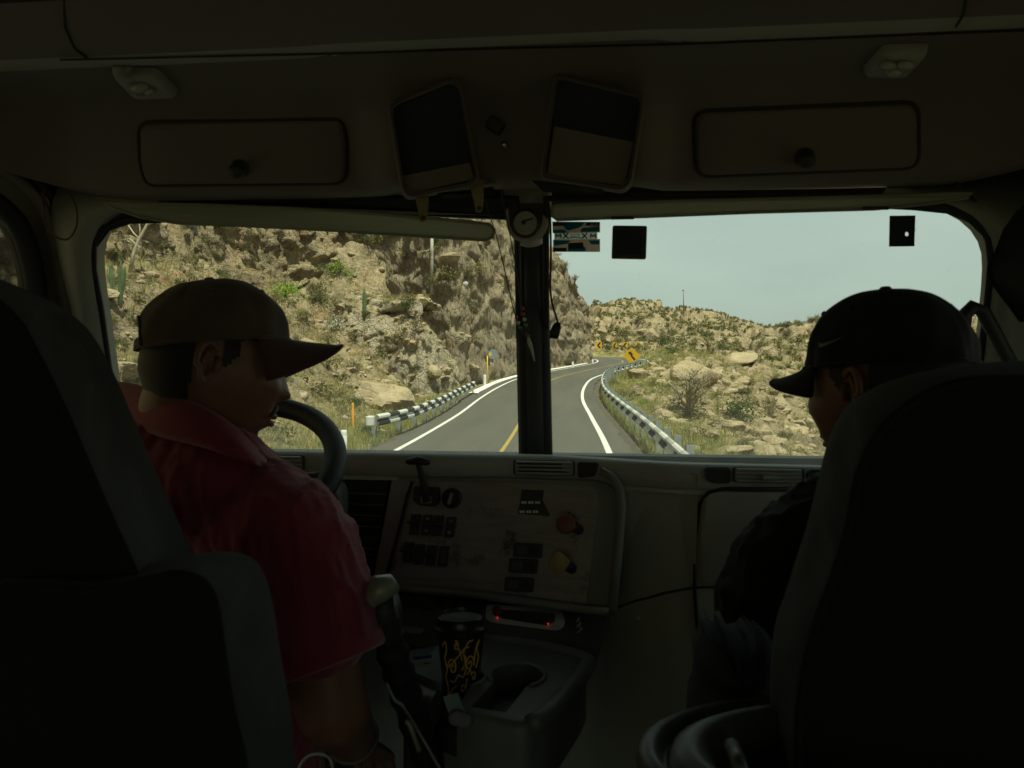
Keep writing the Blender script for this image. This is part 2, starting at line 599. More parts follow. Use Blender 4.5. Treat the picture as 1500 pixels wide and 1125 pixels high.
def ground_material():
    m, n, b = _new('scrub_ground')
    b.inputs['Roughness'].default_value = .95
    b.inputs['Specular IOR Level'].default_value = .1
    geo = n.nodes.new('ShaderNodeNewGeometry')
    P = geo.outputs['Position']
    at = n.nodes.new('ShaderNodeAttribute'); at.attribute_name = 'mask'
    sp = n.nodes.new('ShaderNodeSeparateColor'); n.links.new(at.outputs['Color'], sp.inputs['Color'])
    sn = n.nodes.new('ShaderNodeSeparateXYZ'); n.links.new(geo.outputs['Normal'], sn.inputs['Vector'])
    rock = rock_colour(n, P)
    soil = _mix(n, _ramp(n, _noise(n, P, .9, 8, .7), .35, .65), (.40, .32, .19), (.24, .185, .11))
    dry = _mix(n, _ramp(n, _noise(n, P, 2.2, 8, .7), .38, .58), (.38, .31, .14), (.135, .13, .055))
    dry = _mix(n, _ramp(n, _noise(n, P, 9, 6, .7), .5, .7, 0, .8), dry, (.10, .115, .04))
    gr = _mix(n, _ramp(n, _noise(n, P, 1.2, 8, .65), .4, .6), (.34, .285, .10), (.12, .14, .045))
    flat = _ramp(n, sn.outputs['Z'], .62, .86)
    veg = _math(n, 'MULTIPLY', sp.outputs['Green'], flat)
    veg = _math(n, 'MULTIPLY', veg, _ramp(n, _noise(n, P, .8, 9, .72), .38, .56))
    c = _mix(n, flat, rock, soil)
    c = _mix(n, _ramp(n, _noise(n, P, .5, 9, .7), .45, .56), c, rock)
    c = _mix(n, veg, c, dry)
    c = _mix(n, _math(n, 'MULTIPLY', sp.outputs['Red'], _ramp(n, _noise(n, P, 1.5, 8, .7), .3, .48)), c, gr)
    c = _mix(n, sp.outputs['Blue'], c, (.135, .118, .088))
    c = _mix(n, _ramp(n, _noise(n, P, 14, 5, .75), .54, .64, 0, .6), c, (.55, .46, .30))
    c = _mix(n, _ramp(n, _noise(n, P, 8.5, 6, .75), .54, .64, 0, .75), c, (.05, .045, .025))
    c = _mix(n, _ramp(n, _noise(n, P, .33, 9, .78), .5, .62, 0, .7), c, (.085, .07, .038))
    c = _mix(n, sp.outputs['Blue'], c, (.135, .118, .088))
    n.links.new(c, b.inputs['Base Color'])
    h1 = _noise(n, P, 3.5, 12, .72)
    vo = n.nodes.new('ShaderNodeTexVoronoi'); vo.inputs['Scale'].default_value = 3.2; n.links.new(P, vo.inputs['Vector'])
    hh = _math(n, 'ADD', h1, _math(n, 'MULTIPLY', vo.outputs['Distance'], -.35))
    bu = n.nodes.new('ShaderNodeBump'); bu.inputs['Strength'].default_value = .9; bu.inputs['Distance'].default_value = .35
    n.links.new(hh, bu.inputs['Height']); n.links.new(bu.outputs['Normal'], b.inputs['Normal'])
    return m


def rock_material(name='cliff_rock', streak=False, dist=.25, tint=None, amt=0.0):
    m, n, b = _new(name)
    b.inputs['Roughness'].default_value = .93
    b.inputs['Specular IOR Level'].default_value = .15
    geo = n.nodes.new('ShaderNodeNewGeometry'); P = geo.outputs['Position']
    if name == 'boulder_rock':
        tcn = n.nodes.new('ShaderNodeTexCoord'); oi = n.nodes.new('ShaderNodeObjectInfo')
        P = tcn.outputs['Object']
    c = rock_colour(n, P, streak)
    if tint: c = _mix(n, _ramp(n, _noise(n, P, .6, 7, .65), .35, .6, amt * .5, amt), c, tint)
    sn = n.nodes.new('ShaderNodeSeparateXYZ'); n.links.new(geo.outputs['Normal'], sn.inputs['Vector'])
    up = _math(n, 'MULTIPLY', _ramp(n, sn.outputs['Z'], .5, .85), _ramp(n, _noise(n, P, 1.3, 8, .7), .42, .6))
    if name != 'boulder_rock': c = _mix(n, up, c, (.27, .22, .10))
    n.links.new(c, b.inputs['Base Color'])
    mp = n.nodes.new('ShaderNodeMapping'); mp.inputs['Scale'].default_value = (1, 1, .4 if streak else 1.2)
    n.links.new(P, mp.inputs['Vector'])
    vo = n.nodes.new('ShaderNodeTexVoronoi'); vo.feature = 'DISTANCE_TO_EDGE'; vo.inputs['Scale'].default_value = 1.3
    nzv = n.nodes.new('ShaderNodeTexNoise'); nzv.inputs['Scale'].default_value = 2.0; nzv.inputs['Detail'].default_value = 5
    n.links.new(mp.outputs['Vector'], nzv.inputs['Vector'])
    ad = n.nodes.new('ShaderNodeMixRGB'); ad.blend_type = 'ADD'; ad.inputs[0].default_value = .6
    n.links.new(mp.outputs['Vector'], ad.inputs[1]); n.links.new(nzv.outputs['Color'], ad.inputs[2])
    n.links.new(ad.outputs[0], vo.inputs['Vector'])
    crack = _ramp(n, vo.outputs['Distance'], 0, .07, -.5, 0)
    hh = _math(n, 'ADD', _math(n, 'MULTIPLY', _noise(n, mp.outputs['Vector'], 4, 12, .75), 1.4), crack)
    bu = n.nodes.new('ShaderNodeBump'); bu.inputs['Strength'].default_value = 1.0; bu.inputs['Distance'].default_value = dist
    n.links.new(hh, bu.inputs['Height']); n.links.new(bu.outputs['Normal'], b.inputs['Normal'])
    return m


ground = make_ground()

# ------------------------------------------------------------------ cliffs
def cliff(name, path, z0, z1, lean, back, res, mat_, label, outward=1, amp=1.0, vert=1.0, seed=0.0):
    """rock face standing on a plan path; z0/z1 lists of foot and top heights; folds back over the top"""
    P = smooth_path([V(p[0], p[1], 0) for p in path], 30)
    L = np.concatenate([[0], np.cumsum([(P[i + 1] - P[i]).length for i in range(len(P) - 1)])])
    key = np.linspace(0, len(P) - 1, len(path)).astype(int)
    S = np.arange(0, L[-1], res)
    px_ = np.interp(S, L, [p.x for p in P]); py_ = np.interp(S, L, [p.y for p in P])
    f0 = np.interp(S, L[key], z0); f1 = np.interp(S, L[key], z1)
    k = max(3, int(2.5 / res)); ker = np.ones(k) / k
    sm = lambda a: np.convolve(np.pad(a, k // 2 + 1, 'edge'), ker, 'same')[k // 2 + 1:k // 2 + 1 + len(a)]
    f0, f1 = sm(f0), sm(f1)
    f1 = f1 + fbm(S * .35, S * 0 + seed, S * 0, 4) * 1.3 * np.minimum(1, (f1 - f0) / 4)
    tx, ty = np.gradient(sm(px_)), np.gradient(sm(py_))
    l = np.hypot(tx, ty); nx, ny = ty / l * outward, -tx / l * outward      # outward = towards the road
    k2 = max(5, int(13 / res)); kr2 = np.hanning(k2); kr2 /= kr2.sum()
    s2 = lambda a: np.convolve(np.pad(a, k2 // 2 + 1, 'reflect', reflect_type='odd'), kr2, 'same')[k2 // 2 + 1:k2 // 2 + 1 + len(a)]
    tx2, ty2 = np.gradient(s2(px_)), np.gradient(s2(py_)); l2 = np.hypot(tx2, ty2)
    bx, by = ty2 / l2 * outward, -tx2 / l2 * outward
    hmax = float(np.max(f1 - f0))
    nf_, nb = int(hmax / res) + 2, int(back / res * .6) + 2
    t = np.concatenate([np.linspace(0, 1, nf_), 1 + np.linspace(0, 1, nb + 1)[1:]])
    tt, ss = np.meshgrid(t, np.arange(len(S)), indexing='ij')
    face = np.minimum(tt, 1); bk = np.maximum(tt - 1, 0)
    h = (f1 - f0)[ss]
    off = -(lean * face ** 1.3 * h)
    Z = f0[ss] + face * h + bk * back * .12 - 2.6 * np.maximum(bk - .6, 0) ** 2 * back * .5
    X = px_[ss] + bx[ss] * (off - bk * back); Y = py_[ss] + by[ss] * (off - bk * back)
    # round the brow
    br = np.exp(-((tt - 1) / .12) ** 2) * .25 * np.minimum(h, 4)
    Z = Z - br * .5; X = X - nx[ss] * br * .5; Y = Y - ny[ss] * br * .5
    q = .55
    n1 = fbm(X * .22 + seed, Y * .22, Z * .22 / vert, 4)
    n2 = fbm(X * .8, Y * .8 + seed, Z * .8 / vert, 5)
    wx, wy, wz = X * q + n2 * .35, Y * q + n1 * .4, Z * q / vert + n2 * .3
    a1, a2, cv = worley(wx + seed, wy, wz)
    b1, b2, cv2 = worley(wx * 2.7, wy * 2.7 + seed, wz * 2.7)
    strata = np.sin((Z + 1.2 * n1 + X * .12) * 3.1) * .12
    e1, e2, cv3 = worley(wx * 6.5 + 3, wy * 6.5, wz * 6.5)
    D = amp * (1.15 * n1 + .55 * n2 + .8 * (cv - .5) * sstep(0, .07, a2 - a1) - .2 * np.exp(-(a2 - a1) * 25) + .24 * (cv2 - .5) * sstep(0, .08, b2 - b1) - .12 * np.exp(-(b2 - b1) * 20) + .08 * (cv3 - .5)
               + strata + .16 * fbm(X * 3.5, Y * 3.5, Z * 3.5 / vert, 4))
    fade = sstep(0, .06, tt) * (1 - sstep(1.7, 2.0, tt)) * np.minimum(1, h / 2.5)
    wn = 1 - sstep(.95, 1.25, tt)
    X = X + nx[ss] * D * fade * wn; Y = Y + ny[ss] * D * fade * wn; Z = Z + D * fade * (1 - wn) * .6
    nr, nc = tt.shape
    v = np.stack([X, Y, Z], -1).reshape(-1, 3)
    i = np.arange(nr - 1)[:, None] * nc + np.arange(nc - 1)[None]
    qd = np.stack([i, i + 1, i + nc + 1, i + nc], -1).reshape(-1, 4)
    if outward > 0: qd = qd[:, ::-1]
    me = bpy.data.meshes.new(name)
    me.vertices.add(len(v)); me.vertices.foreach_set('co', v.ravel())
    me.loops.add(qd.size); me.loops.foreach_set('vertex_index', qd.ravel().astype(np.int32))
    me.polygons.add(len(qd)); me.polygons.foreach_set('loop_start', (np.arange(len(qd)) * 4).astype(np.int32))
    me.update(calc_edges=True)
    me.polygons.foreach_set('use_smooth', [True] * len(qd))
    me.materials.append(mat_)
    o = bpy.data.objects.new(name, me); COL.objects.link(o)
    tag(o, label, 'cliff')
    return o


M_CLIFF = rock_material('cliff_rock', False)
M_CLIFFS = rock_material('streaked_cliff_rock', True, .18, (.22, .185, .14), .6)
M_CLIFFP = rock_material('pale_outcrop_rock', False, .2, (.52, .46, .34), .7)
pa = [(-22, 62), (-18, 59), (-14.5, 56), (-11.5, 53.5), (-9.8, 52.6), (-8.9, 54), (-8.3, 57), (-7.4, 63), (-5.8, 71), (-3.6, 79), (-1.6, 85), (-.1, 90.5), (.1, 96), (-1.5, 102), (-6, 107), (-14, 109)]
za = [H1(a, b) - .8 for a, b in pa]
ta = [17, 16.5, 15.5, 14.5, 14.5, 15, 16.5, 17.5, 16.6, 15.8, 13.8, 10.2, 6.6, 6, 6.5, 7]
cliff_a = cliff('roadside_cliff', pa, za, ta, .07, 6, .16, M_CLIFFS, 'tall grey brown rock cliff cut steeply beside the left edge of the road', amp=.66, vert=1.35)
pb = [(-13, 12), (-16.5, 20), (-19, 28), (-21, 36), (-22.5, 44), (-22.5, 52), (-20, 57.5), (-16, 60), (-12, 62)]
zb = [H1(a, b) - 1.0 for a, b in pb]
tb = [a + b for a, b in zip(zb, [3, 4, 5.5, 7, 8, 8.5, 8.5, 8.5, 8])]
cliff_b = cliff('hillside_cliff', pb, zb, tb, .22, 8, .16, M_CLIFF, 'tan weathered rock face running along the hillside above the scrub slope', amp=1.0, seed=31.7)


pn = [(-18, 50.5), (-14.5, 47.8), (-12, 45.6), (-10.2, 44.6), (-9.4, 46), (-9.2, 48.5), (-9.1, 51), (-8.9, 54.5)]
zn = [H1(a, b) - .9 for a, b in pn]
tn = [zn[0] + 2.6, zn[1] + 4, 5.9, 6.2, 6.0, 5.6, 5.0, 3.5]
cliff_n = cliff('rock_outcrop', pn, zn, tn, .30, 3.2, .13, M_CLIFFP, 'pale cracked rock outcrop bulging out behind the far end of the left guardrail', amp=.42, seed=71.3)


def bvh_of(objs):
    vs, fs = [], []
    for o in objs:
        me = o.data
        co = np.empty(len(me.vertices) * 3, np.float32); me.vertices.foreach_get('co', co)
        b0 = len(vs)
        vs += [tuple(c) for c in co.reshape(-1, 3)]
        fs += [tuple(i + b0 for i in p.vertices) for p in me.polygons]
    return BVHTree.FromPolygons(vs, fs)


GB = bvh_of([ground, cliff_a, cliff_b, cliff_n])


def hit(px, py):
    """where the line of sight of the photograph meets the ground"""
    for k in range(30):
        h = GB.ray_cast(EYE, ray(px, py + k * 1.5).normalized(), 600)
        if h[0] is not None: return h[0]


def drop(x, y):
    h = GB.ray_cast(V(x, y, 60), V(0, 0, -1), 200)
    return h[0] if h[0] is not None else V(x, y, H1(x, y))


# ledge below the face
_lp = [hit(a, b) for a, b in ((150, 372), (215, 378), (300, 392), (392, 425))]
cliff_c = cliff('rock_ledge', [(p.x, p.y) for p in _lp], [p.z - .5 for p in _lp], [p.z + 1.1 for p in _lp], .1, 2.2, .09, M_CLIFF, 'low broken rock ledge slanting across the slope left of the driver', amp=.5, seed=5.5)
_lp2 = [hit(a, b) for a, b in ((560, 455), (610, 450), (665, 470), (690, 500))]

# ------------------------------------------------------------------ road sheets
def strip(name, s0, s1, o0, o1, dz, mt, parent=None, step=1.0, kind=None, jitter=0.0, thick=0.0):
    mb = MB()
    S = np.arange(s0 + 60, s1 + 60 + .01, step)
    cx, cy, tx, ty, zz = [np.interp(S, _S, a) for a in (CX, CY, TX, TY, ZR)]
    nacross = max(1, int(abs(o1 - o0) / .9))
    loops = []
    jr = np.random.default_rng(int(abs(o0) * 100) + 1)
    for k in range(len(S)):
        j0, j1 = (jr.normal(0, jitter), jr.normal(0, jitter)) if jitter else (0, 0)
        L = []
        for q in range(nacross + 1):
            o = o0 + j0 + (o1 + j1 - o0 - j0) * q / nacross
            L.append(V(cx[k] + ty[k] * o, cy[k] - tx[k] * o, zz[k] + dz))
        if thick:
            L = [L[0] - V(0, 0, thick)] + L + [L[-1] - V(0, 0, thick)]
        loops.append(L)
    mb.loft(loops, closed=False)
    o = mb.build(name, mt, parent, smooth=not thick, auto=35 if thick else None)
    if kind: o['kind'] = kind
    return o


def asphalt():
    m, n, b = _new('asphalt')
    geo = n.nodes.new('ShaderNodeNewGeometry'); P = geo.outputs['Position']
    mp = n.nodes.new('ShaderNodeMapping'); mp.inputs['Scale'].default_value = (1, .12, 1); n.links.new(P, mp.inputs['Vector'])
    c = _mix(n, _ramp(n, _noise(n, mp.outputs['Vector'], .9, 6, .6), .35, .65), (.080, .073, .050), (.055, .051, .036))
    c = _mix(n, _ramp(n, _noise(n, P, 40, 3, .7), .45, .7, 0, .5), c, (.11, .10, .075))
    c = _mix(n, _ramp(n, _noise(n, P, .25, 6, .7, .6), .56, .60, 0, .35), c, (.06, .058, .052))
    n.links.new(c, b.inputs['Base Color'])
    b.inputs['Roughness'].default_value = .82
    bu = n.nodes.new('ShaderNodeBump'); bu.inputs['Strength'].default_value = .4; bu.inputs['Distance'].default_value = .01
    n.links.new(_noise(n, P, 60, 3), bu.inputs['Height']); n.links.new(bu.outputs['Normal'], b.inputs['Normal'])
    return m


M_ASPH = asphalt()


def paint(name, col, worn=.5, under=(.10, .095, .083)):
    m, n, b = _new(name)
    geo = n.nodes.new('ShaderNodeNewGeometry'); P = geo.outputs['Position']
    f = _ramp(n, _noise(n, P, 5, 10, .8), .56, .72, 0, worn)
    c = _mix(n, f, col, under)
    c = _mix(n, _ramp(n, _noise(n, P, .8, 5, .6), .4, .7, 0, .3), c, tuple(k * .7 for k in col))
    n.links.new(c, b.inputs['Base Color']); b.inputs['Roughness'].default_value = .7
    return m


M_WHITE = paint('white_road_paint', (.66, .65, .58), .5)
M_YELL = paint('yellow_road_paint', (.36, .25, .05), .9)
M_KERB = paint('whitewashed_concrete', (.74, .72, .65), .3, (.4, .36, .28))
road = strip('road', -55, 165, -3.75, 3.75, 0, M_ASPH, kind='structure', jitter=.05)
strip('edge_line', -50, 160, -3.13, -2.97, .006, M_WHITE, road)
strip('edge_line', -50, 160, 2.96, 3.14, .006, M_WHITE, road)
strip('centre_line', -50, 160, -.06, .06, .006, M_YELL, road)
strip('kerb', 48, 103, -4.3, -3.72, .03, M_KERB, kind='structure', thick=.4, jitter=.03)
# ================================================================== ROADSIDE THINGS
def seg_hits_view(p):
    """is this spot within the view wedge"""
    v = Vector(p) - EYE
    d = v.dot(FWD)
    if d < 6: return False
    x, y = v.dot(RGT) / d * 1100 + 750, 562.5 - v.dot(UPV) / d * 1100
    return -120 < x < 1560 and 250 < y < 740


def visible(p, up=.3):
    q = Vector(p) + V(0, 0, up)
    d = EYE - q
    L = d.length
    h = GB.ray_cast(q + d.normalized() * .25, d.normalized(), L - 1)
    return h[0] is None


# ---- prototype geometry as numpy arrays
def ico(sub):
    bm = bmesh.new(); bmesh.ops.create_icosphere(bm, subdivisions=sub, radius=1)
    v = np.array([x.co[:] for x in bm.verts]); f = np.array([[q.index for q in x.verts] for x in bm.faces]); bm.free()
    return v, f


def rock_proto(seed, sub=3, planes=13, flat=.75):
    r = np.random.default_rng(seed)
    v, f = ico(sub)
    n = r.normal(size=(planes, 3)); n /= np.linalg.norm(n, axis=1)[:, None]
    dd = r.uniform(.62, 1.0, planes)
    dot = v @ n.T
    lim = np.where(dot > .05, dd / np.maximum(dot, .05), 9).min(1)
    rr = np.minimum(lim, 1.15)
    rr = rr + .045 * fbm(v[:, 0] * 3 + seed, v[:, 1] * 3, v[:, 2] * 3, 4) * 2
    v = v * rr[:, None] * np.array([1, r.uniform(.65, .95), flat * r.uniform(.8, 1.1)])
    return v, f


def leaf_cloud(seed, n, size, shape='dome', clumps=9, h=1.0, stems=0, cl=.34):
    """small leaf faces in clumps through the volume of a unit shrub"""
    r = np.random.default_rng(seed)
    c = r.normal(size=(clumps, 3)); c /= np.linalg.norm(c, axis=1)[:, None]
    c = c * r.uniform(.35, .78, clumps)[:, None]; c[:, 2] = np.abs(c[:, 2]) * .9 + .15
    k = r.integers(0, clumps, n)
    p = c[k] + r.normal(size=(n, 3)) * cl * r.uniform(.5, 1, (clumps, 1))[k] * .75
    p[:, 2] = np.abs(p[:, 2]) * h
    a = r.normal(size=(n, 3)); a /= np.linalg.norm(a, axis=1)[:, None]
    b = np.cross(a, r.normal(size=(n, 3))); b /= np.linalg.norm(b, axis=1)[:, None]
    s = size * r.uniform(.6, 1.4, n)[:, None]
    v = np.stack([p - a * s, p + b * s * .5, p + a * s, p - b * s * .5], 1).reshape(-1, 3)
    f = np.arange(n * 4).reshape(n, 4)
    V_, F_ = [v], [f]
    base = len(v)
    for i in range(stems):
        t = c[i % clumps] * np.array([1, 1, h]) * r.uniform(.9, 1.3)
        w_ = .012
        q = np.array([[-w_, 0, 0], [w_, 0, 0], [t[0] + w_ * .5, t[1], t[2]], [t[0] - w_ * .5, t[1], t[2]]])
        q2 = np.array([[0, -w_, 0], [0, w_, 0], [t[0], t[1] + w_ * .5, t[2]], [t[0], t[1] - w_ * .5, t[2]]])
        V_ += [q, q2]; F_ += [np.array([[0, 1, 2, 3]]) + base, np.array([[4, 5, 6, 7]]) + base]; base += 8
    return np.vstack(V_), np.vstack(F_)


def tuft_proto(seed, n=14, wid=.02, spread=.5):
    r = np.random.default_rng(seed)
    V_, F_ = [], []
    for i in range(n):
        a = r.uniform(0, 2 * np.pi); rr = r.uniform(0, .22)
        b = np.array([math.cos(a) * rr, math.sin(a) * rr, 0])
        ln = r.uniform(.5, 1.0); a2 = a + r.normal() * .5; sp = r.uniform(.1, spread)
        tip = b + np.array([math.cos(a2) * sp, math.sin(a2) * sp, ln])
        s = np.array([-math.sin(a2), math.cos(a2), 0]) * wid
        V_ += [b - s, b + s, tip]; F_.append([i * 3, i * 3 + 1, i * 3 + 2])
    return np.array(V_), np.array(F_)


def raw_mesh(name, v, f, mt, smooth=False):
    me = bpy.data.meshes.new(name)
    me.vertices.add(len(v)); me.vertices.foreach_set('co', np.asarray(v, np.float32).ravel())
    me.loops.add(f.size); me.loops.foreach_set('vertex_index', f.ravel().astype(np.int32))
    me.polygons.add(len(f)); me.polygons.foreach_set('loop_start', (np.arange(len(f)) * f.shape[1]).astype(np.int32))
    me.update(calc_edges=True)
    me.polygons.foreach_set('use_smooth', [smooth] * len(f))
    me.materials.append(mt)
    return me


def scatter_mesh(name, protos, inst, mt, smooth=False):
    """inst rows: x y z rot scale zscale proto tiltx tilty -> one joined mesh"""
    Vs, Fs, b = [], [], 0
    inst = np.asarray(inst)
    for k, (pv, pf) in enumerate(protos):
        I = inst[inst[:, 6] == k]
        if not len(I): continue
        c, s = np.cos(I[:, 3]), np.sin(I[:, 3])
        x = pv[None, :, 0] * c[:, None] - pv[None, :, 1] * s[:, None]
        y = pv[None, :, 0] * s[:, None] + pv[None, :, 1] * c[:, None]
        z = pv[None, :, 2] * I[:, 5][:, None]
        z2 = z + x * I[:, 7][:, None] + y * I[:, 8][:, None]
        sc = I[:, 4][:, None]
        P = np.stack([x * sc + I[:, 0][:, None], y * sc + I[:, 1][:, None], z2 * sc + I[:, 2][:, None]], -1)
        n = len(pv)
        F = pf[None] + (np.arange(len(I)) * n)[:, None, None] + b
        Vs.append(P.reshape(-1, 3)); Fs.append(F.reshape(-1, pf.shape[1])); b += P.shape[0] * n
    me = raw_mesh(name, np.vstack(Vs), np.vstack(Fs), mt, smooth)
    o = bpy.data.objects.new(name, me); COL.objects.link(o)
    o['kind'] = 'stuff'
    return o


def foliage(name, c1, c2, c3=None, sc=.7, trans=.25):
    m, n, b = _new(name)
    geo = n.nodes.new('ShaderNodeNewGeometry'); P = geo.outputs['Position']
    oi = n.nodes.new('ShaderNodeObjectInfo')
    c = _mix(n, _ramp(n, _noise(n, P, sc, 6, .65), .36, .64), c1, c2)
    c = _mix(n, _ramp(n, _noise(n, P, 11, 3, .7), .42, .62, 0, .7), c, c3 or tuple(k * .55 for k in c1))
    c = _mix(n, _math(n, 'MULTIPLY', oi.outputs['Random'], .5), c, c2)
    n.links.new(c, b.inputs['Base Color'])
    b.inputs['Roughness'].default_value = .8
    b.inputs['Specular IOR Level'].default_value = .2
    tr = n.nodes.new('ShaderNodeBsdfTranslucent'); n.links.new(c, tr.inputs['Color'])
    ms = n.nodes.new('ShaderNodeMixShader'); ms.inputs[0].default_value = trans
    n.links.new(b.outputs[0], ms.inputs[1]); n.links.new(tr.outputs[0], ms.inputs[2])
    n.links.new(ms.outputs[0], n.nodes['Material Output'].inputs['Surface'])
    return m


M_GRASS = foliage('verge_grass', (.42, .34, .10), (.17, .21, .055), (.48, .42, .20), .55)
M_STRAW = foliage('dry_straw_grass', (.42, .33, .13), (.24, .22, .08), (.55, .45, .22), .4)
M_SCRUB = foliage('dry_scrub', (.13, .13, .05), (.26, .23, .095), (.085, .09, .035), .5)
M_GREEN = foliage('green_shrub', (.065, .10, .030), (.11, .15, .045), None, 2)
M_BRIGHT = foliage('bright_green_shrub', (.17, .30, .035), (.27, .38, .05), None, 2)
M_PALE = foliage('pale_grey_shrub', (.46, .44, .33), (.55, .53, .42), (.3, .3, .2), 2)
M_TWIG = mat('dry_twigs', (.17, .13, .085), .9, .3, 8)
M_PALETWIG = mat('pale_bark', (.38, .33, .22), .9, .25, 8)
M_BOULD = rock_material('boulder_rock', False, .06, (.31, .245, .15), .6)

# ---- candidate spots, even density over the ground in view
def spots(n, r0, r1, t0, t1, dmin, dmax=1e9, power=1.0):
    th = np.radians(rng.uniform(t0, t1, n)); r = (rng.uniform(0, 1, n) * (r1 ** (2 * power) - r0 ** (2 * power)) + r0 ** (2 * power)) ** (1 / (2 * power))
    x, y = r * np.sin(th), r * np.cos(th)
    z, d, s, n1, n2, n3 = Hf(x, y, True)
    ok = (np.abs(d) > dmin) & (np.abs(d) < dmax) & (~((d < 0) & (s > 46) & (s < 104) & (np.abs(d) < 5.2)))
    return [a[ok] for a in (x, y, z, d, s, n1, n2, r)]


def make_inst(x, y, z, sc, zs, nproto, sink=.02):
    n = len(x)
    return np.stack([x, y, z - sink, rng.uniform(0, 6.28, n), sc, zs, rng.integers(0, nproto, n), rng.normal(0, .1, n), rng.normal(0, .1, n)], -1)


def snap(x, y, z):
    """lift spots that lie under a cliff sheet to its surface"""
    out = z.copy()
    for i in range(len(x)):
        h = GB.ray_cast(V(x[i], y[i], 60), V(0, 0, -1), 100)
        if h[0] is not None: out[i] = h[0].z
    return out


tufts = [tuft_proto(k, 16, .022, .55) for k in range(5)]
# grass of the verges
x, y, z, d, s, n1, n2, r = spots(80000, 9, 105, -22, 24, 4.15, 14)
keep = (rng.uniform(0, 1, len(x)) < np.clip(1.6 * np.exp(-np.maximum(np.abs(d) - 5.0, 0) / np.where(d > 0, 3.6, 1.2)), 0, 1) * np.clip(26 / r, .12, 1)) & (n2 > -.45) & ~((d < 0) & (s > 47) & (np.abs(d) < 4.9))
I = make_inst(x[keep], y[keep], z[keep], rng.uniform(.14, .38, keep.sum()) * (1 + .008 * r[keep]), rng.uniform(.7, 1.2, keep.sum()), 5)
print('verge tufts', keep.sum())
scatter_mesh('verge_grass', tufts, I, M_GRASS)
# straw on the slopes
x, y, z, d, s, n1, n2, r = spots(42000, 9, 130, -40, 29, 5.2, 90, .75)
keep = (rng.uniform(0, 1, len(x)) < np.clip(.36 + .49 * (d < 0) + 1.1 * n2 + .6 * n1, .03, .95))
x, y, z, r = x[keep], y[keep], z[keep], r[keep]
z = snap(x, y, z)
print('straw tufts', len(x))
scatter_mesh('dry_grass', tufts, make_inst(x, y, z, rng.uniform(.18, .5, len(x)) * (1 + .006 * r), rng.uniform(.6, 1.1, len(x)), 5), M_STRAW)
# low scrub
lows = [leaf_cloud(20 + k, 120, .085, clumps=6, h=.75, stems=5) for k in range(5)]
x, y, z, d, s, n1, n2, r = spots(9000, 10, 135, -40, 29, 5.6, 90, .8)
keep = (rng.uniform(0, 1, len(x)) < np.clip(.35 + .3 * (d < 0) + 1.2 * n2 + .5 * n1, .04, .9))
x, y, z, r = x[keep], y[keep], z[keep], r[keep]
z = snap(x, y, z)
print('scrub', len(x))
scatter_mesh('low_scrub', lows, make_inst(x, y, z, rng.uniform(.15, .5, len(x)) ** 1.0 * rng.choice([1, 1, 1.6], len(x)), rng.uniform(.6, 1.1, len(x)), 5), M_SCRUB)
fars = [leaf_cloud(40 + k, 26, .3, clumps=4, h=.8) for k in range(4)]
x, y, z, d, s, n1, n2, r = spots(34000, 95, 300, -9, 32, 7, 1e9)
keep = rng.uniform(0, 1, len(x)) < np.clip(.35 + 1.0 * n2 + .8 * n1, .03, .8)
scatter_mesh('distant_scrub', fars, make_inst(x[keep], y[keep], z[keep], rng.uniform(.25, .95, keep.sum()), rng.uniform(.7, 1.2, keep.sum()), 4), M_SCRUB)
# loose stones
stones = [rock_proto(60 + k, 2, 9, .7) for k in range(6)]
x, y, z, d, s, n1, n2, r = spots(26000, 9, 130, -40, 29, 4.7, 90, .7)
keep = rng.uniform(0, 1, len(x)) < np.clip(.25 - 1.3 * n2 + .3 * n1, .03, .9) * np.clip((np.abs(d) - 4) / 4, .08, 1)
x, y, z, r = x[keep], y[keep], z[keep], r[keep]
z = snap(x, y, z)
sz = np.clip(rng.lognormal(-2.1, .65, len(x)), .05, .6)
I = make_inst(x, y, z, sz, rng.uniform(.6, 1, len(x)), 6, 0)
print('stones', len(x))
scatter_mesh('loose_stones', stones, I, M_BOULD)


def rockfall(n, cx, cy, rx, ry, mu, rot=0):
    a = rng.normal(0, 1, n); b = rng.normal(0, 1, n)
    x = cx + (a * rx * math.cos(rot) - b * ry * math.sin(rot)); y = cy + (a * rx * math.sin(rot) + b * ry * math.cos(rot))
    k = np.abs(road_field(x, y)[0]) > 5.6
    x, y = x[k], y[k]; n = len(x)
    z = snap(x, y, np.zeros(n))
    sz_ = np.clip(rng.lognormal(mu - .1, .6, n), .06, .9)
    return make_inst(x, y, z - .22 * sz_, sz_, rng.uniform(.6, 1, n), 6, 0)


rf = []
for (a, b, n, rx, ry, mu) in ((1060, 615, 420, 4, 5, -1.5), (1085, 640, 300, 3.5, 3.5, -1.4), (1040, 560, 200, 4, 5, -1.2), (955, 540, 50, 2, 3, -1.5), (905, 500, 260, 9, 5, -.9), (1140, 600, 260, 5, 6, -1.2), (690, 590, 160, 1.6, 2, -1.6), (640, 560, 160, 2.5, 2.5, -1.5), (580, 470, 120, 4, 3, -1.6), (1180, 640, 200, 4, 4, -1.3)):
    p = hit(a, b)
    if p is not None: rf.append(rockfall(n, p.x, p.y, rx, ry, mu))
scatter_mesh('rock_rubble', stones, np.vstack(rf), M_BOULD)

# ---- boulders one can pick out
bprot = [raw_mesh('boulder', *rock_proto(90 + k, 4, 15, .8), M_BOULD, True) for k in range(6)]
for me in bprot: me.set_sharp_from_angle(angle=rad(28))


